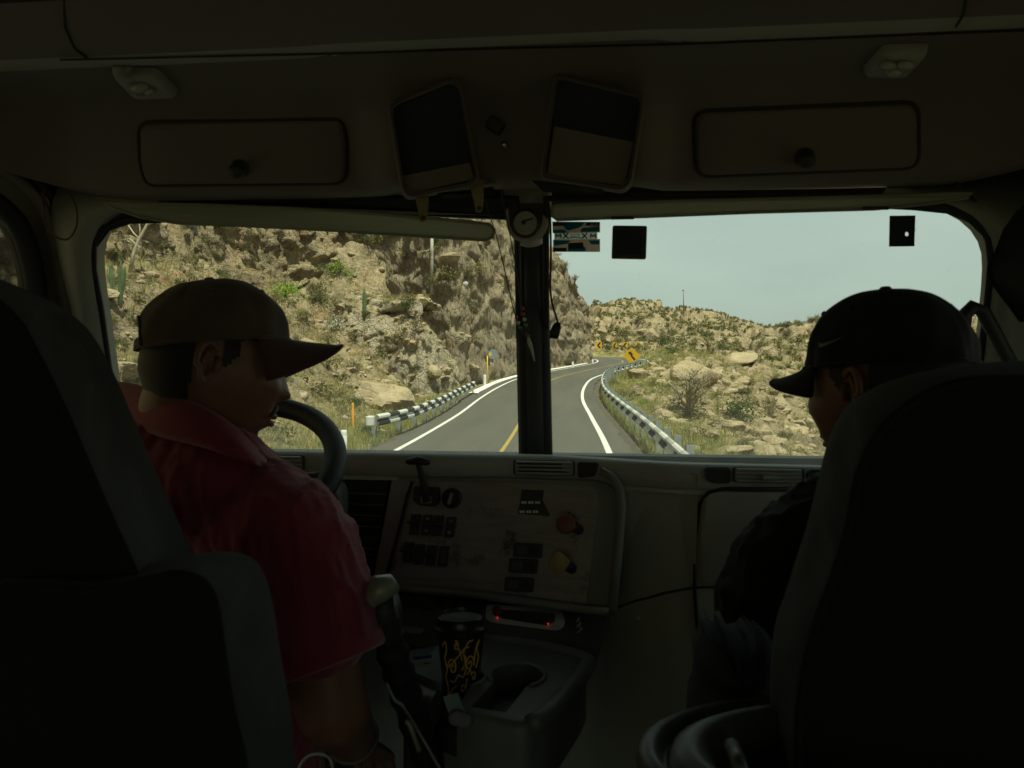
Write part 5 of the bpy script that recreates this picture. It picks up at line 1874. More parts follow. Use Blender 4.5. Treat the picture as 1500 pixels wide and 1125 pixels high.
def pull_knob(px, py, rpx, sides, mt, name, rot):
    f = DP(px, py, .058); b0 = DP(px + 20, py + 8, .0)
    ax = (f - b0).normalized()
    R_ = rpx / 1100 * (f - EYE).dot(FWD)
    if sides == 4:
        uu = uP; vv = vP
        pts = [uu * (R_ * 1.15 * math.cos(t)) + vv * (R_ * 1.3 * math.sin(t)) for t in [rad(8 + 90 * k) for k in range(4)]]
        ol = rpoly([f + p for p in pts], R_ * .45, 4)
        o = MB().slab(ol, -nP * .014, bev=.002).build(name, mt, cab, auto=40)
    else:
        ol = [f + uP * (R_ * math.cos(t)) + vP * (R_ * math.sin(t)) for t in [rad(22.5 + 45 * k) for k in range(8)]]
        o = MB().slab(rpoly(ol, R_ * .15, 2), -nP * .014, bev=.0025).build(name, mt, cab, auto=40)
    MB().tube([f - nP * .012, b0], [.009, .010], 12).build('knob_stem', M_DARK, o, smooth=True)
    for q in (-.35, 0, .35):
        c = f + vP * (q * R_) + nP * .0002
        MB().box(c, (R_ * .9, .0008, R_ * .10)).build('embossed_line', mt, o)
    return o


pull_knob(828, 768, 15, 8, M_REDK, 'red_octagonal_knob', 0)
pull_knob(818, 825, 15, 4, M_YELK, 'yellow_diamond_knob', 0)

# ---- lower controls and cup console
LC0, LC1 = PV(560, 862, 1.40), PV(890, 898, 1.37)
P = [PV(560, 858, 1.43), PV(893, 893, 1.39), PV(872, 955, 1.27), PV(845, 968, 1.25), PV(590, 948, 1.30)]
low = MB().slab(P, V(0, .06, -.05), bev=.004).build('lower_control_panel', mat('charcoal_panel', (.075, .076, .07), .6, .2, 12, .3, 200, bdist=.0008), cab, auto=40)
P = [PV(590, 918, 1.335), PV(860, 946, 1.30), PV(858, 954, 1.29), PV(590, 926, 1.325)]
MB().slab(P, V(0, .03, 0)).build('panel_ledge', M_BEZ, low)
nl = (P[0] - PV(560, 858, 1.43)).normalized()
nL = (PV(893, 893, 1.39) - PV(560, 858, 1.43)).cross(PV(590, 948, 1.30) - PV(560, 858, 1.43)).normalized()
if nL.z < 0: nL = -nL


def LP(px, py, off=0):
    return PP(px, py, PV(560, 858, 1.43) + nL * (off + .002), nL)


for (a, b, r) in ((596, 888, .008), (628, 886, .017), (662, 892, .017), (690, 893, .012)):
    k_ = MB().lathe(LP(a, b), nL, [(r, 0), (r * 1.02, .008), (r * .9, .012), (0, .013)], 20).build('climate_knob', M_DARK, low, auto=40)
    MB().box(LP(a, b, .016), (r * 1.5, .004, .005), Matrix.Rotation(.4, 3, 'Z')).build('knob_ridge', M_DARK, low)
# chrome radio faceplate
ol = rpoly([LP(a, b, .014) for a, b in ((712, 884), (800, 888), (826, 895), (828, 912), (818, 925), (722, 912), (711, 905))], .012, 5)
rd = MB().slab(ol, -nL * .03, bev=.003).build('radio_faceplate', M_PALEM, low, auto=40)
MB().slab(rpoly([LP(a, b, .0155) for a, b in ((727, 892), (800, 897), (808, 908), (804, 916), (735, 905), (728, 900))], .006, 4), -nL * .003).build('radio_display', M_DARK, low)
M_LED = mat('red_led', (.5, .02, .02), .4, 0, emit=(1, .04, .03, .5))
M_REDL = mat('red_lens', (.16, .02, .015), .3, .2, 30)
for (a, b, mt_) in ((728, 897, M_REDL), (806, 908, M_DARK)):
    MB().lathe(LP(a, b, .015), nL, [(.0085, 0), (.009, .008), (.007, .011), (0, .012)], 16).build('radio_knob', mt_, low, auto=40)
for a, b in ((728.5, 905), (803, 914)):
    MB().lathe(LP(a, b, .018), nL, [(.0016, 0), (.001, .0015), (0, .002)], 8).build('indicator_light', M_LED, low)
for k in range(3):
    pts = [LP(842 + k * 3, 897 + k * 8, .01), LP(848 + k * 2, 905 + k * 8, .02), LP(843, 915 + k * 7, .012)]
    MB().tube(pts, .0022, 6).build('dangling_key', M_GREYM, low, smooth=True)

# cup console: top slab with two cut-outs
ZT = 2.20
ol = rpoly([PZ(a, b, ZT) for a, b in ((590, 950), (720, 932), (862, 961), (850, 985), (812, 1036), (770, 1062), (690, 1046), (596, 1012))], .02, 5)
con_mb = MB(); con_mb.slab(ol, V(0, 0, -.10), bev=.01)
con = con_mb.build('cup_console', mat('dark_grey_console', (.14, .145, .13), .5, .2, 12, .3, 200, bdist=.0008), cab, auto=40)
cupc = W(675, 950, 1.17); cupc = V(cupc.x, cupc.y, ZT)
holec = PZ(757, 990, ZT)


def cut(o, c, r, h, notch=None):
    if notch: cu = MB().box(c + notch * .06 - V(0, 0, h * .5 - .03), (r * 1.25, .12, h + .06), Matrix.Rotation(math.atan2(-notch.x, notch.y), 3, 'Z')).build('cutter', M_DARK, None)
    else: cu = MB().lathe(c - V(0, 0, h), (0, 0, 1), [(r * .92, 0), (r, h + .05)], 32, True, True).build('cutter', M_DARK, None)
    cu.location = -o.parent.location if o.parent else V(0, 0, 0)
    cu.location = (0, 0, 0)
    md = o.modifiers.new('b', 'BOOLEAN'); md.object = cu; md.operation = 'DIFFERENCE'; md.solver = 'EXACT'
    dg = bpy.context.evaluated_depsgraph_get(); dg.update()
    me = bpy.data.meshes.new_from_object(o.evaluated_get(dg))
    o.modifiers.clear(); o.data = me
    me.set_sharp_from_angle(angle=rad(40))
    bpy.data.objects.remove(cu)


bpy.context.view_layer.update()
cut(con, holec, .042, .085)
cut(con, holec, .042, .085, V(-.25, -1, 0).normalized())
cc2 = V(cupc.x, cupc.y, ZT)
cut(con, cc2, .036, .07)
cut(con, cc2, .036, .07, V(-.1, -1, 0).normalized())
for hc_, rr_ in ((holec, .044), (cc2, .038)):
    a0 = math.atan2(-1, -.2)
    MB().tube([hc_ + V(math.cos(a0 + t) * rr_, math.sin(a0 + t) * rr_, .001) for t in [.75 + (2 * math.pi - 1.5) * k / 30 for k in range(31)]], .004, 8).build('holder_rim', con.data.materials[0], con, smooth=True)
lip_ = smooth_path([PZ(a, b, ZT) for a, b in ((700, 934), (780, 944), (855, 962), (856, 978), (835, 1006), (808, 1036), (778, 1056))], 5)
MB().tube([p + V(0, 0, -.004) for p in lip_], .013, 12).build('console_lip', con.data.materials[0], con, smooth=True)
MB().lathe(holec + V(0, 0, -.086), (0, 0, 1), [(.041, 0), (.0, .0)], 24).build('holder_bottom', M_RUB, con)
# skirt under console and dark bin
P = [PZ(a, b, ZT - .10) for a, b in ((600, 1010), (770, 1062), (850, 975), (700, 930))]
MB().slab([PV(590, 1030, 1.12), PV(752, 1062, 1.08), PV(752, 1135, 1.08), PV(590, 1140, 1.12)], V(0, .25, 0), bev=.005).build('console_base', M_DARK, cab, auto=40)
MB().slab(rpoly([PV(590, 1058, 1.09), PV(728, 1078, 1.05), PV(748, 1090, 1.05), PV(756, 1150, 1.05), PV(590, 1150, 1.08)], .02, 5), V(0, .05, 0), bev=.006).build('storage_pocket', M_DARK, cab, auto=40)
# grey side panel to the right of the stack, glovebox
sp = MB().slab([DH(905, 690, .004), DH(1022, 692, .004), DH(1019, 860, .004), DH(894, 893, .004)], V(0, .02, 0)).build('dash_side_panel', M_DASH, cab)
MB().tube([DH(a, b, .002) for a, b in ((894, 893), (930, 880), (975, 868), (1017, 860))], .0022, 6).build('panel_seam', M_RUB, cab, smooth=True)
MB().tube([DH(a, b, .002) for a, b in ((1220, 716), (1060, 716), (1036, 722), (1024, 740), (1018, 790), (1017, 860), (1022, 930), (1030, 975))], .0035, 6).build('panel_seam', M_RUB, cab, smooth=True)
MB().slab(rpoly([DH(a, b, .006) for a, b in ((1032, 720), (1300, 722), (1300, 856), (1024, 856), (1024, 770))], .02, 6), V(0, .02, 0), bev=.004).build('glovebox_door', M_DASH, cab, auto=40)
MB().tube([DH(a, b, .003) for a, b in ((1019, 860), (1100, 858), (1250, 858))], .002, 6).build('panel_seam', M_RUB, cab, smooth=True)
MB().lathe(DH(934, 905, .002), (0, -1, 0), [(.005, 0), (.004, .003), (0, .003)], 12).build('panel_screw', M_DASH, cab, smooth=True)

# ---- steering wheel
sw_c = V(-.672, 1.25, 2.49); al = rad(30)
sa, sb = V(1, 0, 0), V(0, math.cos(al), math.sin(al))
ring = [sw_c + (sa * math.cos(t) + sb * math.sin(t)) * .225 for t in [2 * math.pi * k / 64 for k in range(64)]]
mb = MB(); sn_ = sa.cross(sb)
mb.loft([[sw_c + (sa * math.cos(t) + sb * math.sin(t)) * (.225 + .020 * math.cos(q)) + sn_ * .020 * math.sin(q) for q in [2 * math.pi * j / 12 for j in range(12)]] for t in [2 * math.pi * k / 64 for k in range(65)]])
sw = mb.build('steering_wheel', mat('wheel_rim_vinyl', (.018, .018, .016), .6, .2, 30, .3, 200, bdist=.0006), cab, smooth=True)
for t in (0, math.pi, -math.pi / 2):
    MB().tube([sw_c - sn_ * .03, sw_c + (sa * math.cos(t) + sb * math.sin(t)) * .215], [.02, .012], 8, flat=.5).build('spoke', M_GREYM, sw, smooth=True)
MB().lathe(sw_c - sn_ * .05, sn_, [(.05, 0), (.06, .02), (.05, .04), (0, .045)], 24).build('hub', M_DARK, sw, smooth=True)
MB().tube([sw_c - sn_ * .04, V(-.655, 1.62, 2.05)], [.035, .045], 14).build('steering_column', M_DARK, cab, smooth=True)

# ---- grab handle on the right pillar, mirror arm
MB().tube([V(.83, 1.50, 2.60)] + [PV(a, b, 1.50) for a, b in ((1440, 456), (1424, 450), (1412, 462), (1408, 500), (1412, 560), (1424, 640))], [.012, .013, .014, .014, .014, .014, .013], 12).build('grab_handle', M_DARK, cab, smooth=True)

# thin wiper line and dark ledge at the glass foot already covered by the dash; small smudged lettering of the glass maker left out
# rear trim at far right: hanging curtain and belt guide
mb = MB()
cu_l = []
for k in range(26):
    x = .60 + .14 * k / 25
    cu_l.append([V(x + .012 * math.sin(k * 1.9) + (.0 if z < 2.7 else .02 * (z - 2.7)), .78 + .018 * math.cos(k * 1.7) + .01 * math.sin(z * 5), z) for z in [1.35 + 1.86 * j / 20 for j in range(21)]])
M_CURT = mat('dark_brown_curtain', (.02, .014, .011), .95, .2, 10, .3, 200, sheen=.1, bdist=.001)
cur_mb = MB(); cur_mb.loft(cu_l, closed=False)
cur = cur_mb.build('sleeper_curtain', M_CURT, None, smooth=True)
tag(cur, 'dark brown curtain hanging at the right edge of the cab opening', 'curtain')
# belt guide and strap bundle near the upper right
bp = [W(a, b, .95) for a, b in ((1498, 300), (1476, 330), (1468, 352), (1460, 372), (1452, 388), (1456, 410), (1472, 432), (1486, 450), (1500, 470))]
bp_in = [W(a, b, .95) for a, b in ((1530, 320), (1520, 340), (1515, 360), (1510, 380), (1505, 395), (1505, 410), (1510, 432), (1516, 450), (1530, 470))]
mb = MB(); mb.loft([bp, [p + V(-.004, -.03, 0) for p in bp_in], [p + V(.03, .0, 0) for p in bp_in], [p + V(.01, .03, 0) for p in bp]], closed=False)
o = mb.build('seat_belt_anchor', M_RUB, cab, smooth=True)
# ================================================================== SEATS
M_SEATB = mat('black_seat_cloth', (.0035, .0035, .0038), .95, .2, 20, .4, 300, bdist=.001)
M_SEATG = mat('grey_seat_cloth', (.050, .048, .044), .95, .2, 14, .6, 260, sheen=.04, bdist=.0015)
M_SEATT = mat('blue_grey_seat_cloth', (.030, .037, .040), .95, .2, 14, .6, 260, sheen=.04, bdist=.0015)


def seat_back(inner, outer, yb, yf, name, parent, m_back, m_side, far=0.0):
    """cushioned back: flat rear face, rolled side; outlines run from the top round to the bottom"""
    a = smooth_path([PV(x, y, yb) for x, y in inner], 5); b = smooth_path([PV(x, y, yf) for x, y in outer], 5)
    c = sum(a, Vector()) / len(a)
    mb = MB()
    L = []
    for t, dy, k in ((0, .004, .93), (0, 0, .985), (.06, .002, 1), (.25, .004, 1.0), (.55, .0, 1.012), (.85, .0, 1.008), (1, .006, 1.0), (1.0, .02, .985), (1.0, .05, .93)):
        rng_ = np.random.default_rng(3)
        row = []
        for i, (p, q) in enumerate(zip(a, b)):
            v = p * (1 - t) + q * t
            w_ = math.sin(i * 1.7) * .0016 + math.sin(i * .61 + 2) * .003
            v = c + (v - c) * k + V(0, dy, 0)
            v.x += w_ * (1 if .1 < t < .95 else 0)
            row.append(v)
        L.append(row)
    side = mb.loft(L[1:], closed=False).build('side_bolster', m_side, parent, smooth=True)
    edge = L[1]
    ext = [V(edge[0].x, edge[0].y + .01, edge[0].z), ] + edge
    f = MB(); f.loft([[c + (p - c) * s_ + V(0, -.008 * (1 - s_ ** 2), 0) for p in edge] for s_ in (1.0, .9, .7, .45, .2, .02)], closed=True, cap1=True)
    f.build(name, m_back, parent, smooth=True)
    MB().tube([p + V(0, -.001, 0) for p in edge], .0032, 6).build('seam_piping', m_back, parent, smooth=True)


ds = empty('driver_seat', (-.45, .62, 1.3), 'tall black and grey cloth truck seat behind the driver', 'seat')
seat_back([(-150, 1300), (-260, 900), (-240, 500), (-160, 425), (-90, 412), (-20, 428), (28, 468), (58, 520), (97, 600), (135, 690), (170, 770), (203, 845), (207, 875)],
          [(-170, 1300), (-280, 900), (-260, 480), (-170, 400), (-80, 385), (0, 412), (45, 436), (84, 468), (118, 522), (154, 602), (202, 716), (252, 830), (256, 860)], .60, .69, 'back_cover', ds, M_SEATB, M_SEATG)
seat_back([(-60, 1300), (-70, 900), (150, 862), (220, 846), (262, 838), (300, 850), (318, 885), (328, 950), (340, 1030), (362, 1130), (375, 1300)],
          [(-60, 1300), (-70, 880), (160, 838), (235, 826), (282, 820), (322, 824), (352, 845), (372, 900), (388, 1000), (408, 1120), (415, 1300)], .57, .63, 'armrest_cover', ds, M_SEATB, M_SEATG)
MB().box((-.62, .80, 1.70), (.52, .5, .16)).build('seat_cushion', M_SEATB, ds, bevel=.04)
MB().box((-.62, .80, 1.46), (.36, .4, .34)).build('seat_pedestal', M_DARK, ds, bevel=.02)
psx = empty('passenger_seat', (.5, .62, 1.3), 'tall dark cloth truck seat with blue grey side behind the passenger', 'seat')
seat_back([(1800, 1300), (1790, 800), (1740, 600), (1620, 560), (1500, 552), (1410, 556), (1345, 580), (1290, 625), (1256, 690), (1240, 770), (1216, 850), (1188, 930), (1166, 1050), (1160, 1300)],
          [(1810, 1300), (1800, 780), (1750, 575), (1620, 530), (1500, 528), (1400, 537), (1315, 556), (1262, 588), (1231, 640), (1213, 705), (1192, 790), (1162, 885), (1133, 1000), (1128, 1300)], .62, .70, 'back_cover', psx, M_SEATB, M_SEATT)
MB().box((.50, .84, 1.70), (.50, .5, .16)).build('seat_cushion', M_SEATB, psx, bevel=.04)
MB().box((.50, .84, 1.46), (.36, .4, .34)).build('seat_pedestal', M_DARK, psx, bevel=.02)

# round plastic tub, lower right
tc_ = W(1300, 1125, .60)
M_TUB = mat('worn_grey_plastic', (.09, .098, .09), .45, .25, 18, .4, 60, bdist=.001)
tub = empty('plastic_tub', (tc_.x, tc_.y, 1.9), 'grey round plastic tub with a double rim behind the passenger seat', 'tub')
mb = MB(); L = []
for r, h in ((.82, -.45), (.95, -.05), (1.0, -.02), (1.02, -.006), (1.01, .003), (.97, .008), (.93, .004), (.905, -.006), (.885, -.006), (.865, .004), (.80, .010), (.74, .006), (.70, -.004), (.68, -.03), (.60, -.4)):
    L.append([tc_ + V(math.cos(t) * .195 * r, math.sin(t) * .115 * r, h) for t in [2 * math.pi * k / 56 for k in range(56)]])
mb.loft(L); mb.build('tub_rim', M_TUB, tub, smooth=True)
MB().add([tc_ + V(math.cos(t) * .14, math.sin(t) * .08, -.3) for t in [2 * math.pi * k / 24 for k in range(24)]], [tuple(range(24))]).build('tub_bottom', M_RUB, tub)
MB().tube([W(1072, 1092, .60) + V(0, 0, .0), W(1080, 1110, .57), W(1085, 1130, .55)], .006, 8).build('handle', M_TUB, tub, smooth=True)

# ================================================================== PEOPLE
def skin_mat(name, c):
    m, n, b = _new(name)
    tc = n.nodes.new('ShaderNodeTexCoord')
    k = _mix(n, _ramp(n, _noise(n, tc.outputs['Object'], 40, 5, .6), .35, .65), c, tuple(q * .8 for q in c))
    k = _mix(n, _ramp(n, _noise(n, tc.outputs['Object'], 8, 4, .6), .45, .65, 0, .4), k, (c[0] * 1.1, c[1] * .85, c[2] * .8))
    n.links.new(k, b.inputs['Base Color'])
    b.inputs['Roughness'].default_value = .48
    b.inputs['Subsurface Weight'].default_value = .12; b.inputs['Subsurface Radius'].default_value = (.012, .004, .002)
    bu = n.nodes.new('ShaderNodeBump'); bu.inputs['Strength'].default_value = .25; bu.inputs['Distance'].default_value = .0008
    n.links.new(_noise(n, tc.outputs['Object'], 420, 3), bu.inputs['Height']); n.links.new(bu.outputs['Normal'], b.inputs['Normal'])
    return m


M_SKIN = skin_mat('brown_skin', (.26, .13, .077))
M_HAIR = mat('black_hair', (.012, .010, .009), .6, .3, 200, .6, 500, bdist=.001)
M_EYE = mat('eye_white', (.62, .58, .52), .25, .05, 30)
M_IRIS = mat('dark_iris', (.02, .012, .008), .15, .1, 30)
M_SHIRT = mat('maroon_polo_knit', (.28, .028, .056), .9, .14, 10, .5, 380, sheen=.35, bdist=.0012)
M_BLKSH = mat('dark_shirt_cloth', (.010, .007, .007), .92, .2, 10, .5, 300, sheen=.0, bdist=.0012)
M_CAPT = mat('brown_cap_twill', (.10, .066, .047), .9, .14, 12, .4, 420, sheen=.25, bdist=.0008)
M_CAPR = mat('maroon_brim_cloth', (.085, .032, .028), .9, .14, 12, .4, 420, sheen=.25, bdist=.0008)
M_CAPB = mat('black_cap_cloth', (.007, .0075, .008), .9, .14, 12, .4, 420, sheen=.05, bdist=.0008)
M_JEAN = mat('blue_denim', (.06, .09, .18), .9, .25, 30, .5, 400, bdist=.001)


def headf(x, y, z):
    """unit direction -> head surface, X forward, Y left, Z up (metres)"""
    g = lambda a, s: np.exp(-(a / s) ** 2)
    px = .096 * np.sign(x) * np.abs(x) ** .92; py = .075 * y; pz = .118 * z
    low = np.clip(-z, 0, 1)
    py = py * (1 - .26 * low ** 1.4)
    px = np.where(x < 0, px * (1 - .30 * np.clip(-z - .15, 0, 1)), px + .012 * low)
    py = py * (1 + .05 * g(pz - .05, .05) * (x < 0))
    fr = sstep(.15, .75, x)
    ay = np.abs(py)
    d = np.zeros_like(px)
    t = np.clip((.022 - pz) / .052, 0, 1) * (pz < .024)
    nose = .020 * t ** 1.2 * (pz > -.032) + .020 * np.exp(-((pz + .032) / .006) ** 2) * (pz <= -.032)
    d += nose * np.exp(-(py / (.0105 + .006 * t)) ** 2)
    d += .008 * g(pz + .028, .008) * g(ay - .014, .006)
    d += .007 * g(pz - .032, .010) * g(py, .046)
    d -= .012 * g(pz - .012, .012) * g(ay - .032, .016)
    d += .008 * g(pz + .022, .020) * g(ay - .044, .020)
    d += .010 * g(pz + .062, .0065) * g(py, .024)
    d += .009 * g(pz + .076, .007) * g(py, .021)
    d -= .004 * g(pz + .069, .0022) * g(py, .026)
    d -= .003 * g(pz + .087, .006) * g(py, .02)
    d += .010 * g(pz + .101, .013) * g(py, .024)
    return px + d * fr, py + np.sign(y) * .003 * g(pz + .03, .03) * sstep(.0, .6, x), pz


def make_head(M, par, skin):
    nu, nv = 128, 96
    u = np.linspace(0, 2 * np.pi, nu, endpoint=False)
    # denser rows over the face
    v = np.linspace(.012, np.pi - .012, nv)
    U, Vv = np.meshgrid(u, v)
    x, y, z = np.sin(Vv) * np.cos(U), np.sin(Vv) * np.sin(U), np.cos(Vv)
    X, Y, Z = headf(x, y, z)
    L = [[M @ V(float(X[i, j]), float(Y[i, j]), float(Z[i, j])) for j in range(nu)] for i in range(nv)]
    return L, (X, Y, Z)


def ear(mb, M, sgn, mi=0):
    c = V(-.010, sgn * .0750, -.004)
    M = M @ Matrix.Translation(c) @ Matrix.Scale(.84, 4) @ Matrix.Translation(-c)
    def P(a, r, out): return M @ (c + V((-.25 + math.cos(a) * .017 * r * 1.0) * 1 - .25 * -1 + .0, 0, 0) * 1 + V(0, sgn * out, math.sin(a) * .032 * r))
    rim = []
    n = 22
    for k in range(n):
        a = rad(-70 + 250 * k / (n - 1)) if True else 0
        # helix from the front top over the back down to the lobe
        a = rad(40 + 235 * k / (n - 1))
        wd = .0175 if math.sin(a) > -.2 else .012
        rim.append(M @ (c + V(math.cos(a) * wd - .004, sgn * (.010 + .006 * max(0, -math.cos(a))), math.sin(a) * .032)))
    mb.tube(rim, [.0032 + .0010 * math.sin(k / n * 3.1) + (.0015 if k > n - 6 else 0) for k in range(n)], 8, mi=mi)
    # inner bowl
    ring = [M @ (c + V(math.cos(a) * .0155 - .004, sgn * .008, math.sin(a) * .029)) for a in [2 * math.pi * k / 20 for k in range(20)]]
    ring2 = [M @ (c + V(math.cos(a) * .009 - .001, sgn * .002, math.sin(a) * .018)) for a in [2 * math.pi * k / 20 for k in range(20)]]
    ring0 = [M @ (c + V(math.cos(a) * .013 + .003, sgn * -.006, math.sin(a) * .026)) for a in [2 * math.pi * k / 20 for k in range(20)]]
    mb.loft([ring0, ring, ring2], cap1=True, mi=mi)
    mb.tube([M @ (c + V(.010, sgn * .006, .012)), M @ (c + V(.012, sgn * .010, -.002)), M @ (c + V(.008, sgn * .009, -.014))], [.004, .005, .004], 8, mi=mi)
    # antihelix
    mb.tube([M @ (c + V(-.004, sgn * .010, .020)), M @ (c + V(-.011, sgn * .012, .004)), M @ (c + V(-.008, sgn * .010, -.014))], [.003, .0036, .003], 8, mi=mi)


def capsule(mb, a, b, ra, rb, n=20):
    a, b = Vector(a), Vector(b)
    ax = (b - a).normalized() if (b - a).length > 1e-6 else V(0, 0, 1)
    prof = [(ra * math.sin(t), -ra * math.cos(t)) for t in [math.pi / 2 * k / 5 for k in range(6)]]
    L = (b - a).length
    prof += [(rb * math.cos(t), L + rb * math.sin(t)) for t in [math.pi / 2 * k / 5 for k in range(6)]]
    prof[0] = (.0005, prof[0][1]); prof[-1] = (.0005, prof[-1][1])
    mb.lathe(a, ax, prof, n, True, True)


def flat_tube(mb, a, b, ra, rb, n=24):
    a, b = Vector(a), Vector(b)
    mb.lathe(a, (b - a).normalized(), [(ra, 0), (rb, (b - a).length)], n, True, True)


def remeshed(mb, vox, smooth_it, disp=None):
    me = bpy.data.meshes.new('tmp'); me.from_pydata(mb.v, [], mb.f)
    bm = bmesh.new(); bm.from_mesh(me); bmesh.ops.recalc_face_normals(bm, faces=bm.faces); bm.to_mesh(me); bm.free()
    o = bpy.data.objects.new('tmp', me); COL.objects.link(o)
    m = o.modifiers.new('r', 'REMESH'); m.mode = 'VOXEL'; m.voxel_size = vox
    s_ = o.modifiers.new('s', 'SMOOTH'); s_.iterations = smooth_it; s_.factor = .5
    dg = bpy.context.evaluated_depsgraph_get(); dg.update()
    out = bpy.data.meshes.new_from_object(o.evaluated_get(dg))
    bpy.data.objects.remove(o)
    if disp:
        n = len(out.vertices)
        co = np.empty(n * 3); out.vertices.foreach_get('co', co); co = co.reshape(-1, 3)
        no = np.empty(n * 3); out.vertices.foreach_get('normal', no); no = no.reshape(-1, 3)
        co = co + no * disp(co)[:, None]
        out.vertices.foreach_set('co', co.ravel())
    return out


def mesh_obj(me, name, mt, par):
    me.name = name
    me.materials.clear(); me.materials.append(mt)
    me.polygons.foreach_set('use_smooth', [True] * len(me.polygons))
    o = bpy.data.objects.new(name, me); COL.objects.link(o)
    if par is not None:
        o.parent = par; me.transform(Matrix.Translation(-par.location))
    me.update()
    return o


def hand(mb, wrist, d, palm_n, s=1.0, curl=.5):
    """hand with palm, four fingers and a thumb; d = direction of the fingers"""
    d = Vector(d).normalized(); pn = Vector(palm_n).normalized(); pn = (pn - d * pn.dot(d)).normalized(); sd = d.cross(pn)
    P = lambda a, b, c: Vector(wrist) + (d * a + sd * b + pn * c) * s
    mb.loft([[P(a, math.cos(t) * w_, math.sin(t) * h_) for t in [2 * math.pi * k / 14 for k in range(14)]] for a, w_, h_ in ((-.02, .026, .018), (.01, .030, .017), (.04, .038, .015), (.075, .041, .013), (.092, .038, .010))], cap0=True, cap1=True)
    for i, (off, ln, r) in enumerate(((.028, .068, .0085), (.0095, .078, .009), (-.0095, .072, .0085), (-.028, .056, .0075))):
        p = P(.085, off, 0); pts = [P(.06, off * .95, 0), p]; ang = 0
        for q, fr in enumerate((.45, .32, .23)):
            ang += curl * (.6, .9, .7)[q]
            pts.append(pts[-1] + (d * math.cos(ang) + pn * math.sin(ang) + sd * off * 1.2) * ln * fr * s)
        mb.tube(pts, [r * s, r * s, r * .95 * s, r * .88 * s, r * .6 * s], 10)
    mb.tube([P(.012, .024, .006), P(.04, .048, .014), P(.066, .060, .022), P(.086, .062, .030)], [.012 * s, .0115 * s, .010 * s, .007 * s], 10)


def cap(M, par, mt, mtb, tilt, opening=True, brim=.072, curve=5.0, side_tilt=0.0):
    T = M @ Matrix.Translation((0, 0, .030)) @ Matrix.Rotation(-tilt, 4, 'Y') @ Matrix.Rotation(side_tilt, 4, 'X')
    a, b, c = .108, .087, .098
    nu, nv = 96, 26
    def D(th, ph, o=0):
        ct, stt = math.cos(th), math.sin(th)
        cp, sp = math.cos(ph) ** .82, math.sin(ph)
        r = 1 + o
        front = max(0, ct)
        seam = min(abs(((th / (math.pi / 3)) % 1) - q) for q in (0, 1))
        sm = -.0016 * math.exp(-(seam / .03) ** 2)
        wr = .0016 * math.sin(th * 5 + ph * 7) + .0012 * math.sin(th * 11 - ph * 5)
        return T @ V(ct * cp * (a * r + sm + wr), stt * cp * (b * r + sm + wr), sp * (c * r + .006 * front * (1 - abs(sp - .5)) + sm))
    vs, fs = [], []
    for i in range(nv + 1):
        ph = (math.pi / 2 - .03) * i / nv
        for j in range(nu): vs.append(D(2 * math.pi * j / nu, ph))
    for i in range(nv):
        for j in range(nu):
            th = 2 * math.pi * (j + .5) / nu; ph = (math.pi / 2) * (i + .5) / nv
            if opening and abs(th - math.pi) < .42 * math.sqrt(max(0, 1 - (ph / .52) ** 2)) and ph < .52: continue
            fs.append((i * nu + j, i * nu + (j + 1) % nu, (i + 1) * nu + (j + 1) % nu, (i + 1) * nu + j))
    mb = MB(); mb.add(vs, fs); mb.add([D(2 * math.pi * j / nu, math.pi / 2 - .03) for j in range(nu)], [tuple(range(nu))])
    o = mb.build('cap', mt, par, smooth=True)
    so = o.modifiers.new('t', 'SOLIDIFY'); so.thickness = .0022
    band = [D(2 * math.pi * j / 72, .0, .006) for j in range(73)]
    if opening: band = [D(t, .015, .006) for t in [math.pi + .42 + (2 * math.pi - .84) * j / 70 for j in range(71)]]
    MB().tube(band, .0022, 6).build('cap_edge', mt, o, smooth=True)
    if opening:
        L = [[D(t, p_, .004) for p_ in (.02, .10, .18)] for t in [math.pi - .46 + .92 * k / 12 for k in range(13)]]
        st_ = MB().loft(L, closed=False).build('cap_strap', mt, o, smooth=True); st_.modifiers.new('t', 'SOLIDIFY').thickness = .002
        MB().tube([D(math.pi + .42 * math.cos(t), .52 * math.sin(t), .004) for t in [math.pi * k / 16 for k in range(17)]], .0028, 6).build('opening_hem', mt, o, smooth=True)
    MB().lathe(T @ V(0, 0, c - .002), (T.to_3x3() @ V(0, 0, 1)), [(.008, 0), (.0075, .004), (.005, .0065), (0, .007)], 16).build('cap_button', mt, o, smooth=True)
    # stitched eyelets
    for k in range(6):
        th = math.pi / 6 + k * math.pi / 3
        p = D(th, .82, .004); n_ = (D(th, .82, .1) - p).normalized()
        MB().lathe(p, n_, [(.0034, 0), (.0034, .001), (.0018, .0016), (.0014, 0)], 10).build('eyelet', mt, o, smooth=True)
    # brim
    L = []
    for i in range(15):
        v = i / 14
        row = []
        for j in range(33):
            u = -1 + 2 * j / 32
            th = u * rad(62)
            bx, by = math.cos(th) * a * 1.0, math.sin(th) * b * 1.0
            ex = brim * (1 - abs(u) ** 2.6) + .004
            x = bx + v * ex; y = by * (1 + .06 * v * (1 - abs(u)))
            z = -curve * y * y * (v ** .8) - .012 * v - .002
            row.append(T @ V(x, y, z + .004))
        L.append(row)
    br = MB().loft(L, closed=False).build('brim', mtb, o, smooth=True)
    br.modifiers.new('t', 'SOLIDIFY').thickness = .0035
    MB().tube(L[-1], .0021, 6).build('brim_edge', mtb, o, smooth=True)
    return o, T, D


